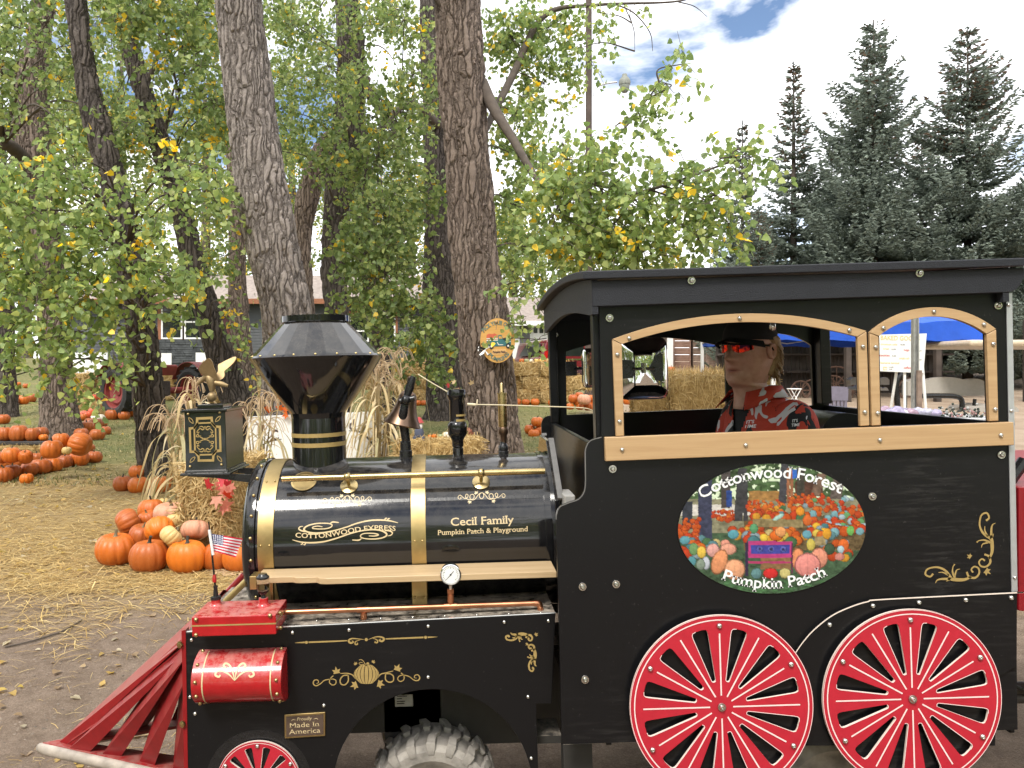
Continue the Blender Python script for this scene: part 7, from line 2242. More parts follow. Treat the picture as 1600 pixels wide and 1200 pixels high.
# ================================================================== corn stalks
M_HUSK = attr_mat('dry_corn_husk', .7, translucent=.3, spec=.3)
def corn_bundle(base, h, n, lean, label, seed, nl=7, spread=.25, tassel=True, droop=1.0):
    rg = np.random.default_rng(seed)
    root = empty('corn_stalk_bundle', base, label, 'corn stalks')
    st, lv, ts = MB(), MB(), MB()
    for i in range(n):
        a = rg.uniform(0, 6.28); r0 = rg.uniform(0, .07)
        b = Vector((r0 * math.cos(a), r0 * math.sin(a), 0))
        hh = h * rg.uniform(.75, 1.08)
        top = Vector((lean[0] * hh + math.cos(a) * spread * hh * rg.uniform(.3, 1), lean[1] * hh + math.sin(a) * spread * hh * .7, hh))
        mid = b.lerp(top, .5) + Vector((0, 0, .06))
        P = [Vector(p) for p in smooth_path([b, mid * Vector((1, 1, 1)), top], 6)]
        st.col = tuple(np.array((.46, .36, .20)) * rg.uniform(.7, 1.15))
        st.tube(P, [.012 - .007 * k / len(P) for k in range(len(P))], 6)
        for j in range(nl):
            t = rg.uniform(.12, .97)
            p = P[int(t * (len(P) - 1))]
            aa = rg.uniform(0, 6.28)
            L = rg.uniform(.35, .75) * min(1, h / 1.4)
            o = Vector((math.cos(aa), math.sin(aa), 0))
            rise = rg.uniform(.1, .5) * (1 if t > .4 else .5)
            Q = [Vector(q) for q in smooth_path([p, p + o * L * .25 + Vector((0, 0, L * rise * .5)), p + o * L * .52 + Vector((0, 0, L * (rise * .35 - .15 * droop))), p + o * L * .68 + Vector((0, 0, -L * .55 * droop)), p + o * L * (.7 + .1 * rg.random()) + Vector((rg.normal(0, .05), rg.normal(0, .05), -L * rg.uniform(.7, 1.15) * droop))], 4)]
            w0 = rg.uniform(.010, .024)
            lv.col = tuple(np.array([(.60, .49, .29), (.50, .39, .21), (.68, .58, .38), (.40, .36, .20)][rg.integers(4)]) * rg.uniform(.8, 1.12))
            tw = rg.uniform(-2, 2)
            vv = []
            for k, q in enumerate(Q):
                s = k / (len(Q) - 1)
                ww = w0 * (.5 + 1.2 * s if s < .35 else .92 * (1 - ((s - .35) / .65) ** 1.5) + .04)
                ang = aa + 1.57 + tw * s
                sv = Vector((math.cos(ang), math.sin(ang), math.sin(tw * s * 2) * .6)) * ww
                cup = Vector((0, 0, ww * .5))
                vv += [q - sv, q + cup * .0 - o * ww * .3, q + sv]
            lv.add(vv, [(3 * k + e, 3 * k + e + 1, 3 * k + e + 4, 3 * k + e + 3) for k in range(len(Q) - 1) for e in (0, 1)])
        if tassel:
            for j in range(9):
                aa = rg.uniform(0, 6.28); L = rg.uniform(.12, .26)
                o = Vector((math.cos(aa), math.sin(aa), 0))
                Q = smooth_path([top, top + o * L * .35 + Vector((0, 0, L * .55)), top + o * L * .8 + Vector((0, 0, L * .45)), top + o * L * 1.05 + Vector((0, 0, -L * .1))], 3)
                ts.col = tuple(np.array((.55, .42, .27)) * rg.uniform(.8, 1.15))
                ts.tube(Q, .0035, 4, cap=False)
    st.build('stalks', M_HUSK, root, smooth=60, fix=False)
    lv.build('husk_leaves', M_HUSK, root, smooth=80, fix=False)['kind'] = 'stuff'
    if ts.v: ts.build('tassels', M_HUSK, root, smooth=60, fix=False)['kind'] = 'stuff'
    m = MB(); m.tube([(lean[0] * h * .3 + .12 * math.cos(t), lean[1] * h * .3 + .12 * math.sin(t), h * .32) for t in [2 * math.pi * k / 20 for k in range(21)]], .006, 6); m.build('tie', M_TWINE, root)
    return root
corn_bundle(grounded(292, 7.5), 1.30, 12, (.0, 0), 'pale corn stalk bundle with drooping husks behind the headlight box', 1, nl=10, spread=.20)
corn_bundle(grounded(592, 9.2), 1.66, 16, (.02, 0), 'tall corn stalk bundle with tassels between smokestack and bell', 2, nl=9, spread=.17)
corn_bundle(grounded(404, 8.3), 1.22, 8, (-.03, 0), 'thin corn stalk bundle before the white board', 3, nl=6, spread=.22)

# ================================================================== white board with lettering
q = grounded(495, 9.6)
m = MB(); x0, x1 = at(386, 650, 9.6).x - q.x, at(604, 640, 9.6).x - q.x
zt = at(386, 651, 9.6).z - q.z
m.slab([[(x0, .02), (x1, .02), (x1, zt + .07), (x0, zt)]], lambda a, b: (a, 0, b), (0, .02, 0))
board = m.build('sign_board', M_WHITE, None, smooth=0, bevel=.003, loc=q); tag(board, 'white painted board with dark letters standing behind the smokestack', 'sign')
BPc = lambda x, y: at(x, y, 9.6) - q + Vector((0, -.003, 0))
m = MB()
lettering(m, 'C', BPc, 424.5, 688, 436, 687, 16, bold=.03); m.build('board_lettering', plain('brown_letter_paint', (.10, .075, .07), .6), board, smooth=0)
m = MB(); lettering(m, 'd', BPc, 545, 671.5, 555.5, 671, 16, bold=.03); m.build('board_lettering', bpy.data.materials['brown_letter_paint'], board, smooth=0)
m = MB(); ribbon(m, [(402, 700), (412, 694), (424, 689), (440, 686)], [.6, 1.6, 1.8, 1], BPc); ribbon(m, [(545, 673), (560, 674), (572, 682), (584, 696), (596, 712)], [1, 2, 2.4, 2.6, 2.2], BPc); ribbon(m, [(578, 684), (588, 690), (590, 697)], [1, 3, 1], BPc)
m.build('painted_branch', plain('dark_branch_paint', (.02, .02, .02), .6), board, smooth=0)
m = MB()
for k in range(26):
    x, y = random.choice(((random.uniform(392, 436), random.uniform(660, 722)), (random.uniform(546, 598), random.uniform(650, 716)))); a = random.uniform(0, 6.28)
    ribbon(m, [(x, y), (x + 1.6 * math.cos(a), y + 1.6 * math.sin(a))], [1.0, .3], BPc, n=1)
m.build('painted_leaves', plain('red_leaf_paint', (.45, .08, .05), .6), board, smooth=0)

# ================================================================== round wooden sign on the trunk
def truck_sign():
    d = 10.53
    c = at(776.7, 532, d)
    root = empty('round_sign', c, 'round orange wooden sign with a teal pickup and arched lettering on the brown trunk', 'sign')
    S = lambda off: (lambda x, y: at(740 + x / 15, 490 + y / 15, d) - c + Vector((0, -off, 0)))
    e = [(565 + 408 * math.cos(t), 630 + 522 * math.sin(t)) for t in [2 * math.pi * k / 64 for k in range(64)]]
    m = MB(); m.slab([e], S(0), (0, .02, 0)); disc_ = m.build('disc', wood_mat('orange_stained_wood', (.60, .32, .08), (.68, .39, .12), .6), root, smooth=30)
    def layer(nm, col, polys, off, txt=()):
        m = MB()
        for p in polys: m.slab([p], S(off), (0, .003, 0))
        for t in txt: lettering(m, t[0], S(off), *t[1:6], bend=t[6], bold=.03, serif=.05)
        m.build(nm, plain(nm + '_paint', col, .6, var=.1), root, smooth=0)
    teal = (.035, .15, .17)
    layer('truck_body', teal, [[(305, 640), (570, 630), (570, 520), (590, 500), (655, 500), (690, 590), (860, 595), (880, 650), (870, 760), (310, 775)]], .004)
    layer('truck_window', (.60, .34, .09), [[(590, 530), (650, 530), (672, 585), (590, 590)]], .0075)
    layer('truck_load', (.55, .12, .06), [[(300, 575), (305, 500), (360, 470), (440, 480), (490, 460), (555, 500), (560, 575)]], .004)
    layer('side_rail', (.80, .78, .72), [[(300, 578), (570, 572), (570, 590), (300, 596)], [(300, 618), (570, 612), (570, 632), (300, 640)], [(545, 665), (560, 665), (590, 725), (690, 722), (690, 735), (580, 740)], [(740, 650), (870, 648), (870, 658), (740, 660)]], .0075)
    wheelp = lambda cx, cy, r: [(cx + r * math.cos(t), cy + r * 1.15 * math.sin(t)) for t in [2 * math.pi * k / 20 for k in range(20)]]
    layer('truck_wheel', (.02, .02, .022), [wheelp(415, 770, 55), wheelp(810, 755, 55)], .009)
    layer('wheel_hub', (.75, .75, .72), [wheelp(415, 770, 22), wheelp(810, 755, 22)], .0125)
    layer('banner', (.66, .40, .16), [[(435, 835), (765, 828), (770, 955), (440, 970)]], .004)
    layer('banner_lettering', (.03, .025, .05), [], .0085, [('Pumpkin Patch', 450, 925, 750, 918, 50, None)])
    layer('arched_lettering', (.10, .19, .17), [], .004, [('PICK YOUR OWN', 235, 450, 905, 440, 95, lambda t: 185 * (1 - (2 * t - 1) ** 2))])
    layer('arched_lettering', (.10, .19, .17), [], .004, [('PUMPKINS', 330, 960, 840, 950, 85, lambda t: -165 * (1 - (2 * t - 1) ** 2))])
    m = MB(); P = S(-.0)
    m.tube([P(500, 110), P(555, -20), P(600, 110)], .004, 5); m.build('hanging_cord', M_TWINE, root)
    m = MB(); rr = np.random.default_rng(2)
    for k in range(14):
        a = rr.uniform(0, 6.28); p0 = Vector(P(255, 850)) + Vector((0, -.02, 0))
        o = Vector((math.cos(a), 0, math.sin(a))) * rr.uniform(.05, .10); side = Vector((-math.sin(a), rr.uniform(-.5, .5), math.cos(a))) * .012
        m.m = k % 2
        m.add([p0 - side * .3, p0 + side * .3, p0 + o + side + Vector((0, -.03, 0)), p0 + o - side + Vector((0, -.02, 0))], [(0, 1, 2, 3)])
    m.build('striped_bow', [M_BLACKIRON, M_PRINTWHITE], root, smooth=0)
    m = MB(); p0 = Vector(P(530, 190)); m.ball(p0, .025, 10, 6); m.tube([p0, Vector(P(535, 300)), Vector(P(525, 380))], .006, 5); m.build('raffia_bow', plain('raffia', (.42, .28, .15), .8), root)
truck_sign()

# ================================================================== autumn leaf garlands, doll, small things on the bales
M_REDLEAF = attr_mat('silk_leaf', .6, translucent=.25)
def silk_leaves(pos, n, seed, size, label, spread, cols, name='leaf_garland'):
    rg = np.random.default_rng(seed)
    root = empty(name, pos, label, 'leaf garland')
    for k in range(n):
        m = MB(); c = Vector(rg.normal(0, 1, 3)) * spread[1]
        c.x *= spread[0] / spread[1]; c.z *= spread[2] / spread[1]
        m.col = tuple(np.array(cols[rg.integers(len(cols))]) * rg.uniform(.8, 1.2))
        s = size * rg.uniform(.7, 1.2); rot = Matrix.Rotation(rg.uniform(0, 6.28), 3, 'Y') @ Matrix.Rotation(rg.uniform(-.6, .6), 3, 'X')
        maple_leaf(m, 0, 0, s, R(90), lambda x, y: c + rot @ Vector((x, .3 * s * math.sin(x / s * 2), y)))
        m.build('leaf', M_REDLEAF, root, smooth=0, fix=False)
    return root
RL = [(.52, .07, .05), (.60, .22, .16), (.62, .30, .22), (.50, .05, .06)]
silk_leaves(at(345, 757, 6.30), 6, 1, .085, 'cluster of red silk maple leaves pinned to the upper straw bale', (.07, .03, .04), RL)
silk_leaves(at(350, 783, 6.28), 7, 2, .085, 'cluster of faded pink maple leaves hanging on the straw bales', (.05, .03, .09), RL[1:3])
silk_leaves(at(737, 690, 9.3), 9, 3, .06, 'string of small red leaves beside the stand pipe', (.03, .03, .16), [(.55, .05, .04), (.30, .12, .08)])
silk_leaves(at(716, 603, 10.4), 5, 4, .06, 'small red and straw bow at the foot of the trees above the stand pipe', (.08, .03, .03), [(.40, .04, .04), (.45, .33, .18)])
silk_leaves(at(430, 641, 9.5), 5, 6, .075, 'orange silk leaves on top of the white board', (.12, .03, .02), [(.66, .16, .03), (.60, .12, .02)])
def doll():
    p = b1 + Vector((at(655, 660, 8.9).x - b1.x, -.02, .80))
    root = empty('scarecrow_doll', p, 'small seated scarecrow doll with a white beard and red hat on the straw bale', 'doll')
    m = MB(); m.lathe([(.045, 0), (.06, .04), (.05, .10), (.03, .13)], (0, 0, 0), (0, 0, 1), 16); m.build('torso', plain('denim', (.07, .08, .12), .9), root)
    m = MB(); m.ball((0, 0, .165), .042); m.build('head', plain('cloth_skin', (.55, .33, .22), .8), root)
    m = MB(); m.ball((0, -.02, .145), .04, sq=(1, .6, 1.2)); m.build('beard', plain('wool_beard', (.70, .68, .64), .9, bump=.6, bscale=80), root)
    m = MB(); m.lathe([(.06, .185), (.055, .19), (.042, .20), (.03, .23), (.005, .25)], (0, 0, 0), (0, 0, 1), 16); m.build('hat', plain('red_felt', (.36, .05, .05), .9), root)
    for s in (-1, 1):
        m = MB(); m.tube([(s * .03, -.02, .02), (s * .05, -.10, .02), (s * .05, -.12, -.06)], .02, 8); m.build('leg', bpy.data.materials['denim'], root)
doll()
for x, y, w, c, lab in ((672, 655, 7, 'bright', 'tiny orange gourd on the straw bale beside the doll'), (679, 657, 8, 'bright', 'tiny orange pumpkin on the straw bale left of the green gourd'), (689, 659, 8, 'sage', 'small green gourd on the straw bale'), (698.5, 657.5, 13, 'white', 'small white pumpkin on the straw bale beside the stand pipe')):
    p = b1 + Vector((at(x, y, 8.95).x - b1.x, .02, .80)); r = w * 8.95 / F / 2
    pumpkin(p + Vector((0, 0, r * .7)), r, lab, 'small gourds on the bale', 'round', col=c, name='gourd')

# ================================================================== tractor
def tractor():
    d = 20.4
    g = grounded(245, d)
    root = empty('tractor', g, 'old faded red farm tractor parked behind the pumpkins', 'tractor')
    root.rotation_euler = (0, 0, R(145))
    MR = plain('faded_tractor_red', (.20, .030, .025), .6, var=.25, vscale=5)
    MT = plain('old_tyre_rubber', (.030, .030, .030), .85, var=.3)
    MD = plain('tractor_iron', (.05, .035, .03), .7, var=.3)
    def wheel(c, r, w, lugs):
        m = MB(); h = w / 2
        m.lathe([(r * .66, -h * .8), (r * .8, -h), (r * .93, -h * .8), (r * .95, 0), (r * .93, h * .8), (r * .8, h), (r * .66, h * .8)], c, (0, 1, 0), 40, cap=False)
        t = m.build('tyre', MT, root)
        for k in range(lugs):
            for s in (-1, 1):
                m = MB(); a = 2 * math.pi * (k + .25 * s) / lugs
                vv = []
                for y, da in ((0, 0), (s * h * .95, -.16)):
                    for rr in (.93, 1.0):
                        for q in (-.035, .035): vv.append(Vector(c) + Vector((r * rr * math.cos(a + da + q), y, r * rr * math.sin(a + da + q))))
                m.add(vv, [(0, 1, 5, 4), (2, 6, 7, 3), (0, 4, 6, 2), (1, 3, 7, 5), (0, 2, 3, 1), (4, 5, 7, 6)]); m.build('tread_lug', MT, t, smooth=0)
        m = MB(); m.lathe([(r * .67, -h * .7), (r * .60, -h * .6), (r * .56, 0), (r * .45, .04), (r * .2, -.02), (r * .16, -.10), (.001, -.10)], c, (0, 1, 0), 32, cap=False)
        m.lathe([(r * .67, h * .7), (r * .60, h * .6), (r * .56, 0)], c, (0, 1, 0), 32, cap=False)
        m.build('rim', MR, root)
    for s in (-1, 1): wheel((0, s * 1.12, .64), .64, .32, 18)
    for s in (-1, 1): wheel((2.25, s * .22, .30), .30, .16, 0)
    m = MB(); m.slab([[(.35, 1.05), (1.95, 1.05), (2.0, 1.1), (2.0, 1.32), (1.9, 1.40), (.35, 1.44)]], lambda a, b: (a, -.19, b), (0, .38, 0)); hood = m.build('hood', MR, root, smooth=0, bevel=.05, seg=3)
    m = MB(); m.slab([[(1.8, .6), (2.0, .6), (2.0, 1.04), (1.8, 1.04)]], lambda a, b: (a, -.22, b), (0, .44, 0)); m.build('grille', MD, root, smooth=0, bevel=.02)
    m = MB(); m.boxx((.3, -.13, .58), (1.9, .13, 1.0)); m.boxx((-.3, -.22, .5), (.5, .22, .9)); m.build('engine_block', MD, root, smooth=0, bevel=.03)
    m = MB(); m.tube([(0, -1.1, .64), (0, 1.1, .64)], .09, 14); m.build('rear_axle', MR, root)
    m = MB(); m.slab([[(-.5, 1.05), (-.1, 1.05), (.0, 1.1), (-.1, 1.12), (-.45, 1.14), (-.55, 1.34), (-.6, 1.3)]], lambda a, b: (a, -.22, b), (0, .44, 0)); m.build('seat', MR, root, smooth=0, bevel=.02)
    m = MB(); c = Vector((.12, 0, 1.62)); m.tube([c + Vector((.06 * math.sin(t), .2 * math.cos(t), .19 * math.sin(t))) for t in [2 * math.pi * k / 24 for k in range(25)]], .018, 6); m.tube([c, (.5, 0, 1.4)], .02, 6); m.build('steering_wheel', MD, root)
    m = MB(); m.tube([(1.4, .12, 1.48), (1.4, .12, 2.1)], .035, 10); m.build('exhaust', MD, root)
    for s in (-1, 1):
        m = MB(); P = [(.74 * math.cos(t), .74 * math.sin(t)) for t in [R(20) + R(130) * k / 12 for k in range(13)]]
        m.slab([[(a, b + .68) for a, b in P] + [(a * .97, b * .97 + .68) for a, b in P[::-1]]], lambda a, b: (a, s * 1.12 - .18, b), (0, .36, 0)); m.build('mudguard', MR, root, smooth=30)
tractor()

# ================================================================== red SUV
def suv():
    d = 30
    g = grounded(885, d)
    root = empty('parked_suv', g, 'dark red suv parked with its tail toward the straw wall', 'car')
    root.rotation_euler = (0, 0, R(8))
    MR = plain('dark_red_car_paint', (.15, .008, .014), .2, coat=.6)
    prof = [(-1.0, .38), (1.0, .38), (1.02, .75), (1.0, 1.05), (.93, 1.15), (.80, 1.72), (.70, 1.80), (-.70, 1.80), (-.80, 1.72), (-.93, 1.15), (-1.0, 1.05), (-1.02, .75)]
    m = MB(); m.slab([prof], lambda a, b: (a, 0, b), (0, 4.9, 0)); m.build('body', MR, root, smooth=30, bevel=.06, seg=3)
    m = MB(); m.slab([[(-.76, 1.14), (.76, 1.14), (.66, 1.66), (-.66, 1.66)]], lambda a, b: (a, -.012, b), (0, .01, 0)); m.build('rear_window', M_DARKGLASS, root, smooth=0)
    for s in (-1, 1):
        m = MB(); m.slab([[(s * .94, .88), (s * .80, .90), (s * .74, 1.32), (s * .87, 1.32)]], lambda a, b: (a, -.035, b), (0, .03, 0)); m.build('tail_light', plain('tail_light_red', (.45, .01, .01), .15), root, smooth=0)
        m = MB(); q = s * .985
        m.add([(q, .6, 1.18), (q, 4.0, 1.18), (s * .84, 3.4, 1.64), (s * .84, .7, 1.64)], [(0, 1, 2, 3)]); m.build('side_window', M_DARKGLASS, root, smooth=0)
        for y in (.95, 3.9):
            m = MB(); m.lathe([(.36, 0), (.37, .03), (.37, .2), (.30, .23)], (s * (.80), y, .36), (s, 0, 0), 28); t = m.build('wheel', plain('car_tyre', (.02, .02, .02), .8), root)
            m = MB(); m.lathe([(.22, .21), (.20, .235), (.05, .24)], (s * .80, y, .36), (s, 0, 0), 20); m.build('rim', M_ALU, t)
    m = MB(); m.boxx((-1.0, -.12, .42), (1.0, 0.02, .66)); m.build('bumper', plain('bumper_grey', (.06, .02, .022), .5), root, smooth=0, bevel=.04)
    m = MB(); m.boxx((-.78, -.02, .98), (.78, 0, 1.03)); m.build('chrome_strip', M_CHROME, root, smooth=0)
    m = MB(); m.boxx((-.26, -.015, .74), (.26, 0, .90)); m.build('number_plate', M_WHITE, root, smooth=0)
    for s in (-1, 1):
        m = MB(); m.tube([(s * .6, .8, 1.86), (s * .6, 3.4, 1.86)], .025, 8); m.build('roof_rail', M_BLACKIRON, root)
suv()

# ================================================================== blue canopy, price board, golf cart and table behind the cab
def canopy():
    d = 9.2
    a, b = at(1208, 532, d), at(1548, 532, d)
    w = b.x - a.x
    c = Vector(((a.x + b.x) / 2, d + w / 2, 0)); c.z = float(ground_z(c.x, c.y))
    root = empty('canopy_tent', c, 'blue pop up canopy standing behind the cab', 'tent')
    MB_ = plain('blue_canopy_cloth', (.012, .085, .52), .55, var=.12, vscale=4, bump=.3, bscale=6, bdist=.03)
    h = w / 2; z0 = a.z - c.z; z1 = z0 + .26; zt = z1 + .62
    m = MB(); n = 16
    cor = [(-h, -h), (h, -h), (h, h), (-h, h)]
    for k in range(4):
        p, q = Vector((*cor[k], 0)), Vector((*cor[(k + 1) % 4], 0))
        rows = []
        for i in range(n + 1):
            e = p.lerp(q, i / n)
            sag = .05 * math.sin(math.pi * i / n) + .012 * math.sin(i * 2.4)
            out = Vector((e.x, e.y, 0)).normalized() * .012 * math.sin(i * 2.1 + k)
            rows.append((e + out + Vector((0, 0, z0 + .012 * math.sin(i * 1.9))), e + Vector((0, 0, z1 - sag)), e * .5 + Vector((0, 0, (z1 + zt) / 2 - sag * .8 - .04)), Vector((0, 0, zt))))
        m.add([v for r in rows for v in r], [(4 * i + j, 4 * i + 4 + j, 4 * i + 5 + j, 4 * i + j + 1) for i in range(n) for j in range(3)])
    m.build('cloth', MB_, root, smooth=50, fix=False)
    for x, y in cor:
        m = MB(); m.boxx((x - .02, y - .02, 0), (x + .02, y + .02, z1)); m.build('leg', M_WHITE, root, smooth=0)
    for k in range(1, 4):
        p, q = Vector((*cor[k], z0 + .05)), Vector((*cor[(k + 1) % 4], z0 + .05))
        m = MB(); mid = (p + q) / 2
        m.tube([p + Vector((0, 0, .2)), mid], .012, 6); m.tube([mid + Vector((0, 0, .2)), p], .012, 6); m.tube([q + Vector((0, 0, .2)), mid], .012, 6); m.tube([mid + Vector((0, 0, .2)), q], .012, 6); m.build('truss', M_ALU, root)
canopy()
def price_board():
    d = 8.0
    c = grounded(1409, d)
    root = empty('price_board', c, 'white board listing baked goods in gold and red on a tripod', 'sign')
    pl = lambda x, y: at(x, y, d) - c
    m = MB(); m.slab([[(1372, 523), (1448, 521), (1443, 583), (1374, 580)]], pl, (0, .012, 0)); bd = m.build('board', M_WHITE, root, smooth=0)
    def txt(col, nm, items):
        mt = plain(nm + '_ink', col, .6)
        for t, x0, y0, x1, h in items:
            m = MB(); lettering(m, t, lambda x, y: at(x, y, d - .003) - c, x0, y0, x1, y0 + (x1 - x0) * .02, h, bold=.01); m.build(nm, mt, bd, smooth=0)
    txt((.70, .55, .18), 'gold_lettering', [('BAKED GOODS', 1376, 531, 1437, 7), ('cinnamon rolls', 1376, 539, 1402, 3), ('bread', 1380, 546, 1389, 3), ('pumpkin rolls', 1405, 561, 1421, 3), ('banana bread', 1376, 568, 1405, 3), ('pies', 1380, 575, 1386, 3), ('bars', 1380, 578.5, 1386, 2.6)])
    txt((.62, .10, .10), 'red_lettering', [('fudge', 1412, 548, 1421, 3), ('cookies', 1374.5, 556.5, 1390, 3.4), ('coffee', 1412, 576, 1423, 3.4)])
    txt((.12, .12, .12), 'black_lettering', [('10.00', 1407, 539.5, 1414, 2), ('5.00', 1393, 546.5, 1400, 2), ('6.00', 1435, 549, 1440, 2), ('3.00', 1394, 557, 1400, 2), ('8.00', 1434, 563, 1440, 2), ('12.00', 1389, 574.5, 1396, 2), ('7.00', 1389, 578, 1394, 2)])
    for xa, xb, dy in ((1416, 1416, .02), (1444, 1462, .02), (1405, 1408, .5)):
        m = MB(); p = at(xa, 570, d) - c; m.tube([p + Vector((0, .03, 0)), Vector((at(xb, 650, d).x - c.x, dy, 0))], .014, 8); m.build('leg', M_WHITE, root)
price_board()
def channel_post():
    d = 6.6
    c = grounded(1432, d)
    root = empty('steel_post', c, 'galvanised perforated steel post standing before the price board', 'post')
    h = 2.15; w = .024
    top = at(1428, 497, d) - c
    m = MB(); MG = plain('galvanised_steel', (.52, .52, .50), .4, metal=.7, var=.15)
    m.boxx((-w, 0, 0), (-w + .008, .04, top.z)); m.boxx((w - .008, 0, 0), (w, .04, top.z)); m.boxx((-w + .008, .03, 0), (w - .008, .04, top.z)); m.build('channel', MG, root, smooth=0)
    m = MB()
    for k in range(60): m.lathe([(.007, 0), (.0001, 0)], (-w + .018, .029, .2 + k * .032), (0, 1, 0), 8, cap=False)
    m.build('holes', M_BLACKIRON, root, smooth=0)['kind'] = 'stuff'
    m = MB(); m.boxx((-.005, -.03, 0), (.03, -.004, 1.02 + top.z * .28)); m.build('wooden_stake', M_OLDWOOD, root, smooth=0)
channel_post()
M_BEIGE = plain('beige_vinyl_seat', (.42, .39, .35), .45, var=.06)
def golf_cart():
    d = 9.4
    c = grounded(1490, d)
    root = empty('golf_cart', c, 'golf cart with beige seats and a long beige roof behind the cab', 'golf cart')
    Z = lambda y, dd=d: at(1490, y, dd).z - c.z
    X = lambda x, dd=d: at(x, 600, dd).x - c.x
    def pad(xa, xb, ya, yb, nm, y0=0, dep=.12):
        pts = []
        n = 22
        for k in range(n + 1):
            t = k / n; x = X(xa) + (X(xb) - X(xa)) * t
            pts.append((x, Z(ya) - .045 * (1 - abs(math.cos(t * math.pi * 2)) ** .7) - .06 * (abs(2 * t - 1) ** 6)))
        pts += [(X(xb), Z(yb)), (X(xa), Z(yb))]
        m = MB(); m.slab([pts], lambda a, b: (a, y0, b), (0, dep, 0)); return m.build(nm, M_BEIGE, root, smooth=30, bevel=.03, seg=3)
    pad(1418, 1540, 589, 618, 'seat_back', 0.0); pad(1480, 1545, 629, 640, 'seat_cushion', -.5, .5); pad(1386, 1425, 604, 612, 'seat_cushion', .5, .5); pad(1402, 1470, 588, 604, 'seat_back', 1.1)
    m = MB(); m.tube(smooth_path([(X(1410), .1, Z(640)), (X(1408), .1, Z(600)), (X(1414), .1, Z(586)), (X(1426), .1, Z(584))], 5), .035, 8); m.tube(smooth_path([(X(1405), -.3, Z(618)), (X(1440), -.3, Z(617)), (X(1474), -.3, Z(620)), (X(1478), -.3, Z(640))], 5), .03, 8); m.tube([(X(1495), -.3, Z(640)), (X(1497), -.3, Z(622))], .02, 8); m.build('arm_rail', M_BLACKIRON, root)
    m = MB(); m.boxx((X(1452), -.75, Z(544)), (X(1800), .75, Z(534.5))); m.build('roof', plain('beige_cart_roof', (.60, .49, .36), .5), root, smooth=0, bevel=.03)
    m = MB(); m.boxx((X(1380), -.6, .28), (X(1800), .6, .55)); m.boxx((X(1575), -.62, .55), (X(1800), -.60, Z(632))); m.build('body', plain('white_cart_body', (.70, .70, .72), .35), root, smooth=0, bevel=.05)
    m = MB(); m.tube(smooth_path([(X(1536), -.5, Z(660)), (X(1530), -.5, Z(600)), (X(1526), -.5, Z(560))], 4), .02, 8); m.tube([(X(1800), -.6, .5), (X(1790), -.6, Z(540))], .02, 8); m.tube([(X(1460), .6, .5), (X(1460), .6, Z(540))], .02, 8); m.build('roof_strut', M_BLACKIRON, root)
    m = MB(); m.slab([[(X(1519), Z(562)), (X(1536), Z(562)), (X(1536), Z(595)), (X(1524), Z(600))]], lambda a, b: (a, -.52, b), (0, .03, 0)); m.build('side_bag', plain('navy_bag', (.05, .06, .11), .6), root, smooth=0, bevel=.01)
    m = MB(); m.boxx((X(1592), -.58, Z(615)), (X(1800), -.56, Z(548))); m.build('windscreen', plain('smoked_windscreen', (.10, .11, .13), .1), root, smooth=0)
    for xx in (1400, 1760):
        for y in (-.5, .5):
            m = MB(); m.lathe([(.12, -.09), (.20, -.1), (.22, -.06), (.22, .06), (.20, .1), (.12, .09)], (X(xx), y, .22), (0, 1, 0), 24); m.build('wheel', plain('cart_tyre', (.025, .025, .025), .8), root)
golf_cart()
def table():
    d = 6.4
    c = grounded(1420, d)
    Zt = at(1420, 650, d).z - c.z
    root = empty('folding_table', c, 'folding table of bagged goods behind the cab', 'table')
    m = MB(); m.boxx((-.35, -.3, Zt - .04), (.65, .4, Zt)); m.build('tabletop', plain('grey_table_plastic', (.45, .45, .45), .5), root, smooth=0, bevel=.01)
    for x in (-.3, .6):
        for y in (-.25, .35): m = MB(); m.tube([(x, y, 0), (x, y, Zt - .04)], .015, 8); m.build('leg', M_ALU, root)
    rg = np.random.default_rng(3)
    cols = [(.36, .35, .44), (.30, .26, .38), (.42, .40, .44), (.30, .20, .26)]
    for k in range(12):
        m = MB(); r = rg.uniform(.045, .075)
        m.ball((0, 0, r * .55), r, 12, 7, sq=(1.2, 1, .6))
        for i, v in enumerate(m.v): m.v[i] = tuple(np.array(v) * (1 + .14 * np.sin(np.array(v)[[1, 2, 0]] * 70 + k)))
        o = m.build('bagged_treat', plain('bag_film_%d' % k, cols[k % 4], .25, var=.3, vscale=40), None, smooth=60, loc=Vector(c) + Vector((-.27 + .075 * (k % 6) + rg.uniform(-.02, .02), -.15 + .2 * (k // 6), Zt)))
        tag(o, 'clear bag of treats heaped on the folding table', 'bag', 'bagged treats on the table')
    for k in range(9):
        m = MB(); 
        for j in range(16):
            p = rg.normal(0, .03, 3); p[2] = abs(p[2]) * 1.4
            m.col = [(.03, .04, .03), (.05, .055, .05), (.05, .06, .045), (.35, .20, .19), (.36, .36, .34)][rg.integers(5)]
            m.ball(p, rg.uniform(.006, .013), 6, 4)
        o = m.build('dried_flower_bunch', attr_mat('dried_flowers', .8) if k == 0 else bpy.data.materials['dried_flowers'], None, smooth=0, loc=Vector(c) + Vector((.23 + .055 * (k % 6), -.2 + .16 * (k // 6), Zt)))
        tag(o, 'bunch of dark dried flowers at the end of the folding table', 'flowers', 'dried flowers on the table')
table()
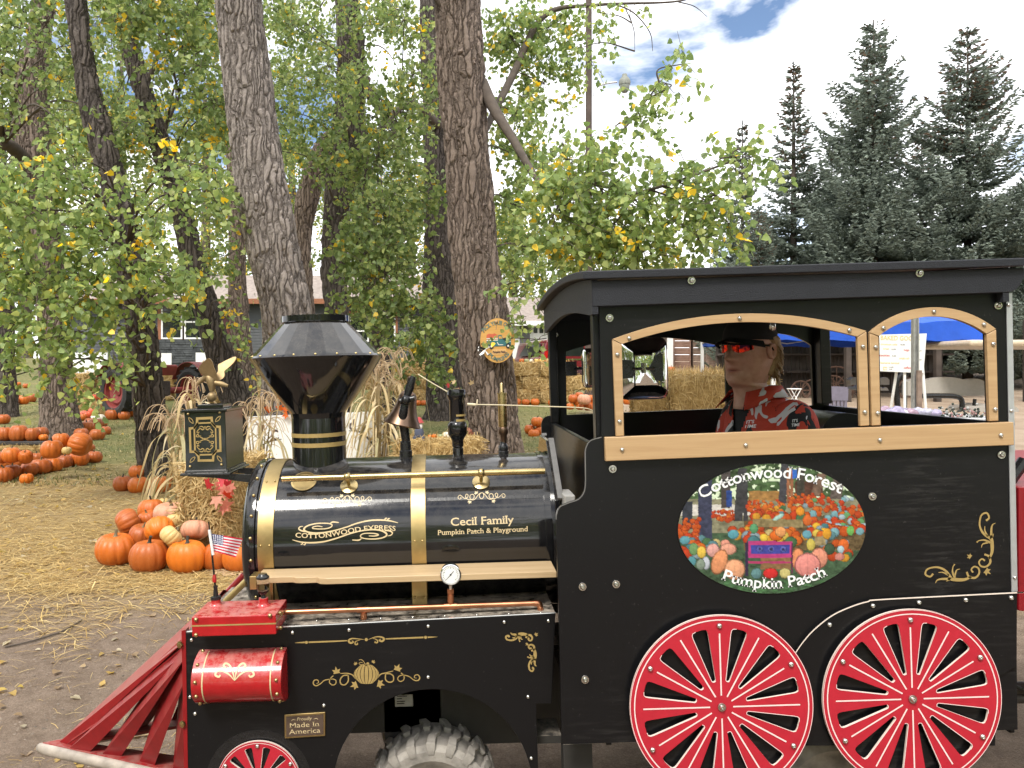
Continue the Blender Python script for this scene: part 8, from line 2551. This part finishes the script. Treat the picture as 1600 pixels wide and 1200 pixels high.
def chair():
    d = 6.3
    c = grounded(1307, d)
    root = empty('plastic_chair', c, 'grey plastic chair with slatted back behind the cab', 'chair')
    Z = lambda y: at(1307, y, d).z - c.z
    MG = plain('lilac_grey_plastic', (.19, .17, .22), .5)
    m = MB(); w = .095
    m.slab([smooth_path([(-w, Z(626)), (-w * 1.02, Z(610)), (-w * .9, Z(605)), (0, Z(604)), (w * .9, Z(605)), (w * 1.02, Z(610)), (w, Z(626))], 3)], lambda a, b: (a, 0, b), (0, .03, 0)); m.build('backrest', MG, root, smooth=30, bevel=.006)
    for k in range(6): m = MB(); x = -w + .016 + k * (2 * w - .032) / 5; m.boxx((x - .011, .004, .42), (x + .011, .022, Z(625.5))); m.build('slat', MG, root, smooth=0)
    m = MB(); m.boxx((-.2, -.4, .40), (.2, .03, .44)); m.build('seat', MG, root, smooth=0, bevel=.01)
    for x in (-.18, .18):
        for y in (-.36, 0): m = MB(); m.boxx((x - .015, y - .015, 0), (x + .015, y + .015, .40)); m.build('leg', MG, root, smooth=0)
chair()
def stool():
    d = 23
    c = grounded(1241, d)
    root = empty('folding_stool', c, 'small white folding stool under the canopy', 'stool')
    Z = .5
    m = MB(); m.boxx((-.16, -.16, Z - .03), (.16, .16, Z)); m.build('seat', M_WHITE, root, smooth=0, bevel=.01)
    for s in (-1, 1):
        for y in (-.12, .12): m = MB(); m.tube([(s * .14, y, Z - .03), (-s * .12, y, 0)], .012, 6); m.build('leg', M_WHITE, root)
stool()

# ================================================================== next wagon and hitch
def wagon():
    root = empty('train_wagon', LB_world := loco.location + Vector((1.95, 0, .04)), 'red wagon coupled behind the locomotive', 'wagon', rot=(0, -TILT, 0))
    o = LM(0, 0, 0)
    off = Vector((1.95, 0, .04))
    P = lambda x, y, d: LP(x, y, d) - Vector((1.95, 0, .02))
    MRW = plain('red_wagon_paint', (.24, .008, .014), .3)
    m = MB(); m.slab([[(1591, 742), (2300, 720), (2300, 1010), (1591, 935)]], lambda x, y: P(x, y, 2.36), (0, .9, 0)); m.build('wagon_body', MRW, root, smooth=0, bevel=.004)
    m = MB(); m.tube([P(1575, 735, 2.42), P(1600, 700, 2.42)], .018, 8); m.build('wagon_rail', M_BLACKIRON, root)
    for dd in (2.5, 3.1):
        m = MB(); m.lathe([(.12, -.09), (.2, -.09), (.22, -.05), (.22, .05), (.2, .09), (.12, .09)], P(2000, 1150, dd), (0, 1, 0), 28); m.build('wheel', bpy.data.materials['dusty_tyre_rubber'], root)
wagon()
m = MB(); m.tube([LP(1540, 1078, 2.82), LP(1700, 1078, 2.82)], .03, 12); m.tube([LP(1550, 1090, 2.8), LP(1640, 1090, 2.8)], .02, 10); m.build('hitch_bar', plain('hitch_iron', (.06, .05, .045), .6), loco)
m = MB(); m.tube(smooth_path([LP(1545, 1066, 2.78), LP(1572, 1064, 2.76), LP(1590, 1074, 2.76), LP(1640, 1090, 2.76)], 5), .008, 8); m.build('hitch_cable', M_BLACKIRON, loco)
# ================================================================== driver
def loft(rows, seg=40, p=2.3):
    """rows of (z, front, back, half width): superellipse sections, x forward, y sideways"""
    vv, ff = [], []
    for (z, f, b, w) in rows:
        c, h = (f + b) / 2, (f - b) / 2
        for k in range(seg):
            a = 2 * math.pi * k / seg
            ca, sa = math.cos(a), math.sin(a)
            vv.append([c + h * math.copysign(abs(ca) ** (2 / p), ca), w * math.copysign(abs(sa) ** (2 / p), sa), z])
    for i in range(len(rows) - 1):
        for k in range(seg):
            k2 = (k + 1) % seg
            ff.append((i * seg + k, i * seg + k2, (i + 1) * seg + k2, (i + 1) * seg + k))
    ff.append(tuple(reversed(range(seg)))); ff.append(tuple((len(rows) - 1) * seg + k for k in range(seg)))
    return vv, ff
def rows_smooth(rows, n=4): return [tuple(r) for r in smooth_path(rows, n)]

def driver():
    hc = at(1170, 551, 2.86)                                  # head centre
    PHI = R(212)                                              # the way the face looks
    seat_z = hc.z - .78
    root = empty('person', (hc.x, hc.y, seat_z), 'driver in black cap, red mirrored sunglasses and red patterned shirt sitting in the cab', 'person', rot=(0, 0, PHI))
    H = Vector((0, 0, .78))
    TW = Matrix.Rotation(R(-20), 3, 'Z')                      # the trunk is turned further than the head
    TO = Vector((-.032, .0, 0))
    MS = Mat('skin'); v = MS.coord(); at_ = MS.new('ShaderNodeAttribute'); at_.attribute_name = 'Col'; MS.color(MS.mix(1.0, MS.ramp(MS.noise(v, 22, 6, .7), [(.3, (.56, .28, .20)), (.7, (.74, .44, .34))]), at_.outputs['Color'], 'MULTIPLY')); MS.set(Roughness=.5); MS.b.inputs['Subsurface Weight'].default_value = .08
    # ---- body: head, neck and (under the clothes) trunk, arms with hands, legs in one mesh
    head = rows_smooth([(-.21, .050, -.075, .062), (-.16, .047, -.074, .059), (-.132, .058, -.074, .058), (-.120, .082, -.074, .056), (-.112, .092, -.074, .054), (-.095, .098, -.076, .062), (-.080, .095, -.080, .066), (-.0665, .093, -.085, .070), (-.055, .094, -.088, .072), (-.045, .093, -.092, .074), (-.018, .092, -.100, .076), (.012, .089, -.105, .077), (.036, .096, -.106, .078), (.066, .090, -.100, .075), (.090, .070, -.084, .060), (.106, .036, -.050, .035), (.111, .004, -.010, .005)], 4)
    vv, ff = loft(head, 56, 2.15)
    def g(a, m, s): return math.exp(-((a - m) / s) ** 2)
    for q in vv:
        x, y, z = q
        front = max(0, min(1, (x - .03) / .05))
        if front > 0:
            nose_w = .010 + .010 * g(z, -.028, .018)
            q[0] += front * (.034 * g(z, -.026, .012) + .022 * g(z, -.010, .018) + .008 * g(z, .012, .014)) * g(y, 0, nose_w)
            q[0] += front * .0085 * (g(z, -.059, .006) + g(z, -.074, .006)) * g(y, 0, .020)
            q[0] -= front * .010 * g(z, -.0665, .0035) * g(y, 0, .020)
            q[0] -= front * .006 * (g(y, .033, .014) + g(y, -.033, .014)) * g(z, .012, .012)
            q[0] += front * .006 * g(z, -.105, .012) * g(y, 0, .018)
            q[0] += front * .004 * (g(y, .04, .02) + g(y, -.04, .02)) * g(z, -.025, .02)
    m = MB()
    m.add([Vector(q) + H for q in vv], ff)
    for s in (-1, 1):                                         # ears
        ev, ef = [], []
        n, k = 18, 6
        c = Vector((-.012, s * .076, .002)) + H
        for i in range(n):
            a = 2 * math.pi * i / n
            rx, rz = .019 + .003 * math.sin(a), .031 - .004 * (math.sin(a) < 0)
            for (sc, dy) in ((.6, .002), (1.0, .004), (1.02, .012), (.86, .015), (.66, .008), (.2, .004)):
                ev.append(c + Vector((rx * sc * math.cos(a) - .012 * dy / .015, s * dy, rz * sc * math.sin(a))))
        for i in range(n):
            for j in range(5):
                i2 = (i + 1) % n
                ef.append((i * 6 + j, i * 6 + j + 1, i2 * 6 + j + 1, i2 * 6 + j))
        m.add(ev, ef)
    # limbs grown with the skin modifier, then baked into the same mesh
    me = bpy.data.meshes.new('limbs'); J = []; E = []; Rd = []
    def j(p, r, par=None):
        J.append(p); Rd.append(r)
        if par is not None: E.append((par, len(J) - 1))
        return len(J) - 1
    pel = j((0, 0, .10), .12); sp = j((.0, 0, .28), .12, pel); ch = j((-.05, 0, .45), .10, sp); nk = j((-.02, 0, .58), .05, ch)
    for s in (-1, 1):
        sh = j((-.05, s * .15, .50), .05, ch); el = j((.01, s * .215, .25), .04, sh); wr = j((.28, s * .16, .22), .028, el); pm = j((.33, s * .15, .235), .030, wr); kn = j((.375, s * .145, .25), .026, pm)
        for i in range(4):
            yy = s * (.120 + .018 * i)
            f1 = j((.405, yy, .262), .0095, kn); f2 = j((.425, yy, .240), .0088, f1); f3 = j((.415, yy, .216), .008, f2)
        t1 = j((.355, s * .108, .25), .011, pm); t2 = j((.385, s * .100, .245), .0095, t1)
        hp = j((.03, s * .10, .06), .085, pel); kne = j((.42, s * .14, .06), .062, hp); an = j((.46, s * .14, -.33), .042, kne); toe = j((.60, s * .15, -.37), .035, an)
    me.from_pydata([TW @ Vector(p) + TO for p in J], E, []); 
    lo = bpy.data.objects.new('limbs', me); COL.objects.link(lo)
    sk = lo.modifiers.new('skin', 'SKIN'); lo.modifiers.new('sub', 'SUBSURF').levels = 1
    for i, sv in enumerate(me.skin_vertices[0].data): sv.radius = (Rd[i], Rd[i])
    me.skin_vertices[0].data[0].use_root = True
    bpy.context.view_layer.update()
    ev_ = bpy.data.meshes.new_from_object(lo.evaluated_get(bpy.context.evaluated_depsgraph_get()))
    m.add([v.co.copy() for v in ev_.vertices], [tuple(p.vertices) for p in ev_.polygons])
    bpy.data.objects.remove(lo); bpy.data.meshes.remove(ev_)
    for i, p in enumerate(m.v):
        x, y, z = p[0], p[1], p[2] - H.z
        t = g(z, -.0665, .008) * g(y, 0, .024) if x > .07 else 0
        ck = .5 * g(z, -.035, .025) * (g(y, .045, .02) + g(y, -.045, .02)) if x > .04 else 0
        ln = g(z, -.0665, .0022) * g(y, 0, .022) if x > .07 else 0
        k_ = 1 - .65 * ln
        m.c[i] = (k_ * (1 - .15 * t), k_ * (1 - .50 * t - .22 * ck), k_ * (1 - .45 * t - .22 * ck))
    m.build('body', MS.m, root, smooth=180)
    # ---- tee shirt and open patterned shirt
    tor = rows_smooth([(-.150, .045, -.078, .066), (-.170, .050, -.100, .092), (-.194, .052, -.124, .138), (-.220, .056, -.142, .168), (-.26, .062, -.158, .184), (-.32, .070, -.170, .190), (-.45, .082, -.172, .184), (-.60, .10, -.165, .185), (-.74, .11, -.16, .195), (-.78, .10, -.15, .18)], 9)
    tv, tf = loft(tor, 160, 2.2)
    def arm(m, s, r0):
        P = smooth_path([(-.050, s * .130, -.228, .058), (-.050, s * .172, -.252, .064), (-.042, s * .198, -.32, .063), (-.02, s * .212, -.43, .060), (.01, s * .218, -.53, .058), (.07, s * .21, -.565, .054)], 6)
        m.tube([TW @ Vector(p[:3]) + TO + H for p in P], [p[3] + r0 for p in P], 24)
    MT = plain('black_tee', (.012, .012, .014), .85)
    m = MB(); m.add([TW @ Vector((a * .985, b * .985, c - .012)) + TO + H for a, b, c in tv], tf); m.build('tee_shirt', MT, root, smooth=180)
    MSH = Mat('red_patterned_shirt')
    v = MSH.coord(scale=(1, 1, 1))
    col = (.50, .048, .022)
    w1 = MSH.noise(v, 9, 2, .4, 1.4); w2 = MSH.noise(MSH.coord(scale=(1.7, 1.7, .8), rot=(.6, .2, .5)), 8.5, 3, .5, 1.0)
    c = MSH.ramp(w2, [(.0, col), (.560, col), (.562, (.010, .010, .012)), (.70, (.010, .010, .012))], 'CONSTANT')
    wht = MSH.ramp(w1, [(.0, 0), (.60, 0), (.605, 1)], 'CONSTANT')
    MSH.color(MSH.mix(wht, c, (.62, .60, .62))); MSH.set(Roughness=.8); MSH.bump(MSH.noise(v, 10, 4), .5, .03)
    m = MB()
    seg = 72
    keep = []
    nr = len(tor)
    for f in tf[:-2]:
        zc = sum(tv[i][2] for i in f) / 4; yc = sum(tv[i][1] for i in f) / 4; xc = sum(tv[i][0] for i in f) / 4
        gap = .018 + .055 * max(0, 1 - (-.152 - zc) / .16) if xc > 0 else 0
        if xc > 0 and abs(yc) < gap and zc > -.62: continue
        keep.append(f)
    SV = []
    for a, b, c_ in tv:
        k = 1.035 + .012 * math.sin(c_ * 38 + b * 20) * min(1, max(0, (-.2 - c_) * 6))
        SV.append(TW @ Vector((a * k, b * k, c_)) + TO + H)
    m.add(SV, keep)
    arm(m, 1, .004); arm(m, -1, .004)
    sh = m.build('shirt', MSH.m, root, smooth=180)
    so_ = sh.modifiers.new('cloth', 'SOLIDIFY'); so_.thickness = .004; so_.offset = 1
    # collar: folded band round the neck, open in front
    m = MB(); cv = []
    N = 40
    for k in range(N + 1):
        a = R(38) + R(284) * k / N
        ca, sa = math.cos(a), math.sin(a)
        fl = max(0, math.cos(a)) ** 1.5
        for (rr, dz) in ((.078, .030), (.090, .034), (.110 + .035 * fl, -.006 - .035 * fl)):
            cv.append(Vector((-.012 + ca * rr * 1.02, sa * rr * (1.0 if rr < .1 else 1.08), -.158 + dz - .030 * max(0, ca))) + H)
    cv = [TW @ (q - H) + TO * .6 + H for q in cv]
    m.add(cv, [(3 * k + j_, 3 * k + 3 + j_, 3 * k + 4 + j_, 3 * k + 1 + j_) for k in range(N) for j_ in (0, 1)])
    co = m.build('collar', MSH.m, root, smooth=80, fix=False)
    so_ = co.modifiers.new('cloth', 'SOLIDIFY'); so_.thickness = .003
    # white words on the shirt, laid on the cloth from in front
    from mathutils.bvhtree import BVHTree
    bvh = BVHTree.FromPolygons([tuple(v_) for v_ in m_v(sh)], [tuple(p.vertices) for p in sh.data.polygons])
    inv = Matrix.Rotation(-PHI, 3, 'Z')
    eye = inv @ (Vector((0, 0, CAM_H)) - Vector(root.location))
    def onshirt(x, y):
        tgt = inv @ (at(x, y, 2.8) - Vector(root.location))
        dr = (tgt - eye).normalized()
        hit = bvh.ray_cast(eye, dr)
        return (hit[0] if hit[0] is not None else tgt) - dr * .007
    m = MB()
    lettering(m, "IT'S", onshirt, 1166, 662, 1179, 661, 5, shear=.2, bold=.02); lettering(m, 'TIME', onshirt, 1163, 668.5, 1182, 668, 5, shear=.2, bold=.02)
    m.build('shirt_lettering', M_PRINTWHITE, sh, smooth=0, fix=False); m = MB()
    lettering(m, "IT'S", onshirt, 1238, 660, 1247, 659, 4.5, shear=.2, bold=.02); lettering(m, 'TIME', onshirt, 1237, 666.5, 1250, 665.5, 4.5, shear=.2, bold=.02)
    m.build('shirt_lettering', M_PRINTWHITE, sh, smooth=0, fix=False)
    # ---- jeans
    m = MB()
    for s in (-1, 1):
        P = smooth_path([(.0, s * .09, .07, .12), (.2, s * .12, .075, .105), (.42, s * .14, .07, .085), (.46, s * .14, -.1, .075), (.47, s * .14, -.32, .065)], 5)
        m.tube([TW @ Vector(p[:3]) + TO for p in P], [p[3] for p in P], 20)
    m.build('trousers', plain('blue_jeans', (.04, .055, .10), .9), root, smooth=180)
    # ---- hair, hat, sunglasses
    MH = Mat('blond_hair'); v = MH.coord(scale=(60, 60, 8)); MH.color(MH.ramp(MH.noise(v, 1.5, 4, .7), [(.3, (.26, .15, .07)), (.7, (.52, .36, .19))])); MH.set(Roughness=.6); MH.bump(MH.noise(v, 2, 3), .6, .01)
    m = MB(); hv, hf = loft(rows_smooth([(-.085, .0, -.085, .062), (-.06, -.005, -.098, .073), (-.03, -.040, -.110, .079), (.0, -.042, -.116, .083), (.03, -.01, -.117, .085), (.06, .05, -.110, .083), (.095, .06, -.09, .066)], 4), 56, 2.2)
    rg = np.random.default_rng(6)
    m.add([Vector(np.array(q) * (1 + .02 * math.sin(q[2] * 190 + q[1] * 60))) + H for q in hv], hf)
    for k in range(260):                                       # loose locks
        a = rg.uniform(R(112), R(248)); z = rg.uniform(-.085, .03)
        r_ = .094 if z > -.05 else .082
        p = Vector((-.018 + r_ * 1.02 * math.cos(a), r_ * .93 * math.sin(a), z)) + H
        o = Vector((math.cos(a), math.sin(a), 0))
        m.tube([p, p + o * .010 + Vector((-.006, 0, -.016)), p + o * rg.uniform(.004, .016) + Vector((-.010, 0, -.036))], [.0035, .003, .0008], 4, cap=False)
    m.build('hair', MH.m, root, smooth=60)
    MHAT = plain('black_felt', (.010, .010, .011), .9, bump=.3, bscale=120)
    m = MB(); cv_, cf = loft(rows_smooth([(.046, .099, -.112, .086), (.076, .095, -.110, .084), (.110, .078, -.098, .072), (.132, .045, -.066, .045), (.140, .002, -.02, .006)], 4), 48, 2.2)
    m.add([Vector(q) + H for q in cv_], cf)
    n = 24; bl = []
    for rr in (.88, 1.0, 1.2, 1.42, 1.55):
        for k in range(n + 1):
            a = -1.25 + 2.5 * k / n
            reach = .098 * (1 + (rr - 1) * max(0, math.cos(a * .9)) ** .6)
            bl.append(Vector((reach * math.cos(a) - .004, .088 * (1 + (rr - 1) * .35) * math.sin(a), .054 - .026 * max(0, rr - .95) - .016 * math.sin(a) ** 2 * rr)) + H)
    m.add(bl, [(i * (n + 1) + k, i * (n + 1) + k + 1, (i + 1) * (n + 1) + k + 1, (i + 1) * (n + 1) + k) for i in range(4) for k in range(n)])
    m.build('cap', MHAT, root, smooth=50)
    ML = Mat('red_mirror_lens'); ML.color(ML.ramp(ML.noise(ML.coord(), 30, 2), [(.42, (.03, .01, .03)), (.55, (.75, .05, .02))])); ML.set(Metallic=1.0, Roughness=.06)
    gl = []
    for s in (-1, 1):
        m = MB(); top, bot = [], []
        for k in range(13):
            t = k / 12
            y = s * (.010 + .060 * t)
            x = .112 - .010 * t - .030 * t * t * t * 1.1
            top.append(Vector((x, y, .028 - .004 * t)) + H); bot.append(Vector((x - .004, y, .028 - .034 * math.sin(min(1, .25 + t) * 1.9) ** .8 * (1 - .45 * t * t))) + H)
        m.add(top + bot, [(k, k + 1, 13 + k + 1, 13 + k) for k in range(12)])
        gl.append(m)
    m = MB(); fr = [Vector((.115 - .008 * abs(t) - .034 * abs(t) ** 3, .071 * t, .030 - .003 * abs(t))) + H for t in [-1 + 2 * k / 24 for k in range(25)]]
    m.tube(fr, .0034, 8)
    for s in (-1, 1): m.tube(smooth_path([Vector((.074, s * .071, .026)) + H, Vector((.04, s * .080, .026)) + H, Vector((-.01, s * .084, .022)) + H, Vector((-.03, s * .083, .008)) + H], 4), .0032, 6)
    fo = m.build('sunglasses', M_BLACKIRON, root)
    for q in gl: q.build('lens', ML.m, fo, smooth=60)
def m_v(o): return [v.co for v in o.data.vertices]
driver()
# ================================================================== straw, grass and fallen leaves on the ground
def scatter_ground(n, region, rg):
    """n ground points uniform over the picture region (x0, x1, y0, y1)"""
    x0, x1, y0, y1 = region
    px = rg.uniform(x0, x1, n); py = rg.uniform(y0, y1, n)
    d = np.full(n, 5.0)
    for _ in range(30):
        X = (px - PX) * d / F
        d = d * .5 + .5 * np.clip((CAM_H - ground_z(X, d)) * F / np.maximum(py - PY, 1), 1.5, 60)
    X = (px - PX) * d / F
    return np.stack([X, d, ground_z(X, d)], 1)
def blades(P, L, wid, cols, rg, lift=.02, name='straw', mat=M_STRAWBLADE, upright=False):
    n = len(P)
    a = rg.uniform(0, 2 * math.pi, n) if upright else rg.normal(.15, .9, n)
    L = L * rg.uniform(.4, 1.3, n)
    if upright: dr = np.stack([np.cos(a) * .5, np.sin(a) * .5, np.ones(n)], 1)
    else: dr = np.stack([np.cos(a), np.sin(a), rg.normal(0, .10, n)], 1)
    s = np.stack([-np.sin(a), np.cos(a), np.zeros(n)], 1) * (wid * rg.uniform(.5, 1.4, n))[:, None]
    if upright: s *= 1.0
    up = np.array((0, 0, 1.0))
    z = rg.uniform(.004, lift, n)[:, None] * up
    if upright: A, B, E = P, P + dr * (L * .55)[:, None], P + dr * L[:, None] + np.stack([np.cos(a), np.sin(a), -.3 * np.ones(n)], 1) * (L * .3)[:, None]
    else: A, B, E = P - dr * (L / 2)[:, None] + z, P + z + up * .008, P + dr * (L / 2)[:, None] + z
    V_ = np.stack([A - s, A + s, B + s, B - s, E + s * .4, E - s * .4], 1).reshape(-1, 3)
    i = (np.arange(n) * 6)[:, None]
    F_ = np.concatenate([i + np.array([[0, 1, 2, 3]]), i + np.array([[3, 2, 4, 5]])])
    cc = np.array(cols)[rg.integers(len(cols), size=n)] * rg.uniform(.75, 1.2, (n, 1))
    return np_mesh(name, V_, F_, mat, None, np.repeat(cc, 6, 0), kind='stuff')
rg = np.random.default_rng(77)
SC = [(.52, .36, .14), (.60, .43, .17), (.42, .275, .095), (.64, .49, .23), (.34, .22, .085)]
P = np.concatenate([scatter_ground(19000, (-60, 520, 752, 930), rg), scatter_ground(12000, (-60, 520, 900, 1050), rg)])
P = P[rg.random(len(P)) < np.clip((P[:, 1] + .35 * np.sin(P[:, 0] * 2.3) + .25 * np.sin(P[:, 0] * 5.1 + P[:, 1] * 3) - 4.7) / 1.5, 0, 1) ** 1.5]
o = blades(P, .16, .0024, SC, rg, name='loose_straw'); tag(o, 'loose straw spread over the path', 'straw')
P = scatter_ground(420, (-60, 420, 930, 1230), rg)
o = blades(P, .10, .0011, SC, rg, lift=.006, name='stray_straw'); tag(o, 'stray straws on the bare dirt', 'straw')
P = scatter_ground(9000, (-60, 1150, 615, 790), rg)
o = blades(P, .16, .006, [(.50, .40, .20), (.42, .34, .17)], rg, name='thin_straw'); tag(o, 'thin scatter of straw on the lawn', 'straw')
P = scatter_ground(34000, (-60, 1150, 612, 760), rg)
keep = (np.sin(P[:, 0] * 1.1 + 1) * np.sin(P[:, 1] * .9) + rg.normal(0, .5, len(P))) > -.35
o = blades(P[keep], .055, .005, [(.10, .125, .04), (.15, .165, .06), (.22, .21, .09), (.13, .14, .045)], rg, name='grass', mat=M_LEAF, upright=True); tag(o, 'short thin grass on the lawn', 'grass')
# fallen leaves, lying nearly flat
def fallen(n, region, size, cols, name, label):
    P = scatter_ground(n, region, rg); n = len(P)
    a = rg.uniform(0, 6.28, n)
    t = np.stack([np.cos(a), np.sin(a), rg.normal(0, .18, n)], 1); t /= np.linalg.norm(t, axis=1)[:, None]
    nn = np.stack([rg.normal(0, .25, n), rg.normal(0, .25, n), np.ones(n)], 1); nn -= (nn * t).sum(1)[:, None] * t; nn /= np.linalg.norm(nn, axis=1)[:, None]
    s = np.cross(t, nn); sz = size * rg.uniform(.6, 1.3, n); fold = rg.uniform(.5, 3.0, n)
    V_ = P[:, None] + np.array((0, 0, .012)) + sz[:, None, None] * (s[:, None] * LEAF[None, :, 0, None] + t[:, None] * LEAF[None, :, 1, None] + nn[:, None] * (LEAF[None, :, 2] * fold[:, None])[..., None])
    F_ = ((np.arange(n) * 6)[:, None, None] + LEAFF[None]).reshape(-1, 4)
    c = np.array(cols)[rg.integers(len(cols), size=n)] * rg.uniform(.7, 1.15, (n, 1))
    tag(np_mesh(name, V_.reshape(-1, 3), F_, M_LEAF, None, np.repeat(c, 6, 0), kind='stuff'), label, 'leaves')
LC = [(.55, .38, .12), (.46, .34, .19), (.60, .52, .36), (.34, .24, .14), (.58, .42, .10)]
fallen(110, (-40, 420, 900, 1220), .040, LC, 'fallen_leaves', 'dry yellow leaves lying on the dirt')
fallen(1500, (-40, 1150, 625, 900), .06, LC, 'leaf_litter', 'dry leaves scattered over straw and lawn')
# wood chips under the front heap
P = np.array([on_ground(rg.uniform(330, 395), rg.uniform(878, 905)) for _ in range(420)])
m = MB()
for p in P:
    m.col = tuple(np.array((.52, .36, .20)) * rg.uniform(.6, 1.25))
    m.box(Vector(p) + Vector((0, 0, rg.uniform(.005, .03))), (rg.uniform(.02, .05), rg.uniform(.012, .03), .006), Matrix.Rotation(rg.uniform(0, 6.28), 3, 'Z') @ Matrix.Rotation(rg.normal(0, .4), 3, 'X'))
tag(m.build('wood_chips', M_STRAWBLADE, None, smooth=0, fix=False), 'pale wood chips spread in front of the straw bales', 'wood chips', kind='stuff')
# twig and pebbles on the dirt
m = MB(); m.tube(smooth_path([on_ground(8, 1014) + Vector((0, 0, .012)), on_ground(50, 1005) + Vector((0, 0, .014)), on_ground(95, 990) + Vector((0, 0, .012)), on_ground(128, 971) + Vector((0, 0, .01))], 5), [.005] * 16, 6)
tag(m.build('twig', M_TWIG), 'long bare twig lying on the dirt', 'twig')
P = scatter_ground(900, (-60, 420, 940, 1240), rg)
m = MB()
for p in P:
    m.col = tuple(np.array((.20, .16, .125)) * rg.uniform(.6, 1.35)); r = rg.uniform(.002, .007)
    m.ball(p + np.array((0, 0, r * .3)), r, 6, 4, sq=(1.3, 1, .7))
tag(m.build('gravel', attr_mat('pebble', .9), None, smooth=0, fix=False), 'small stones scattered in the dirt', 'gravel', kind='stuff')
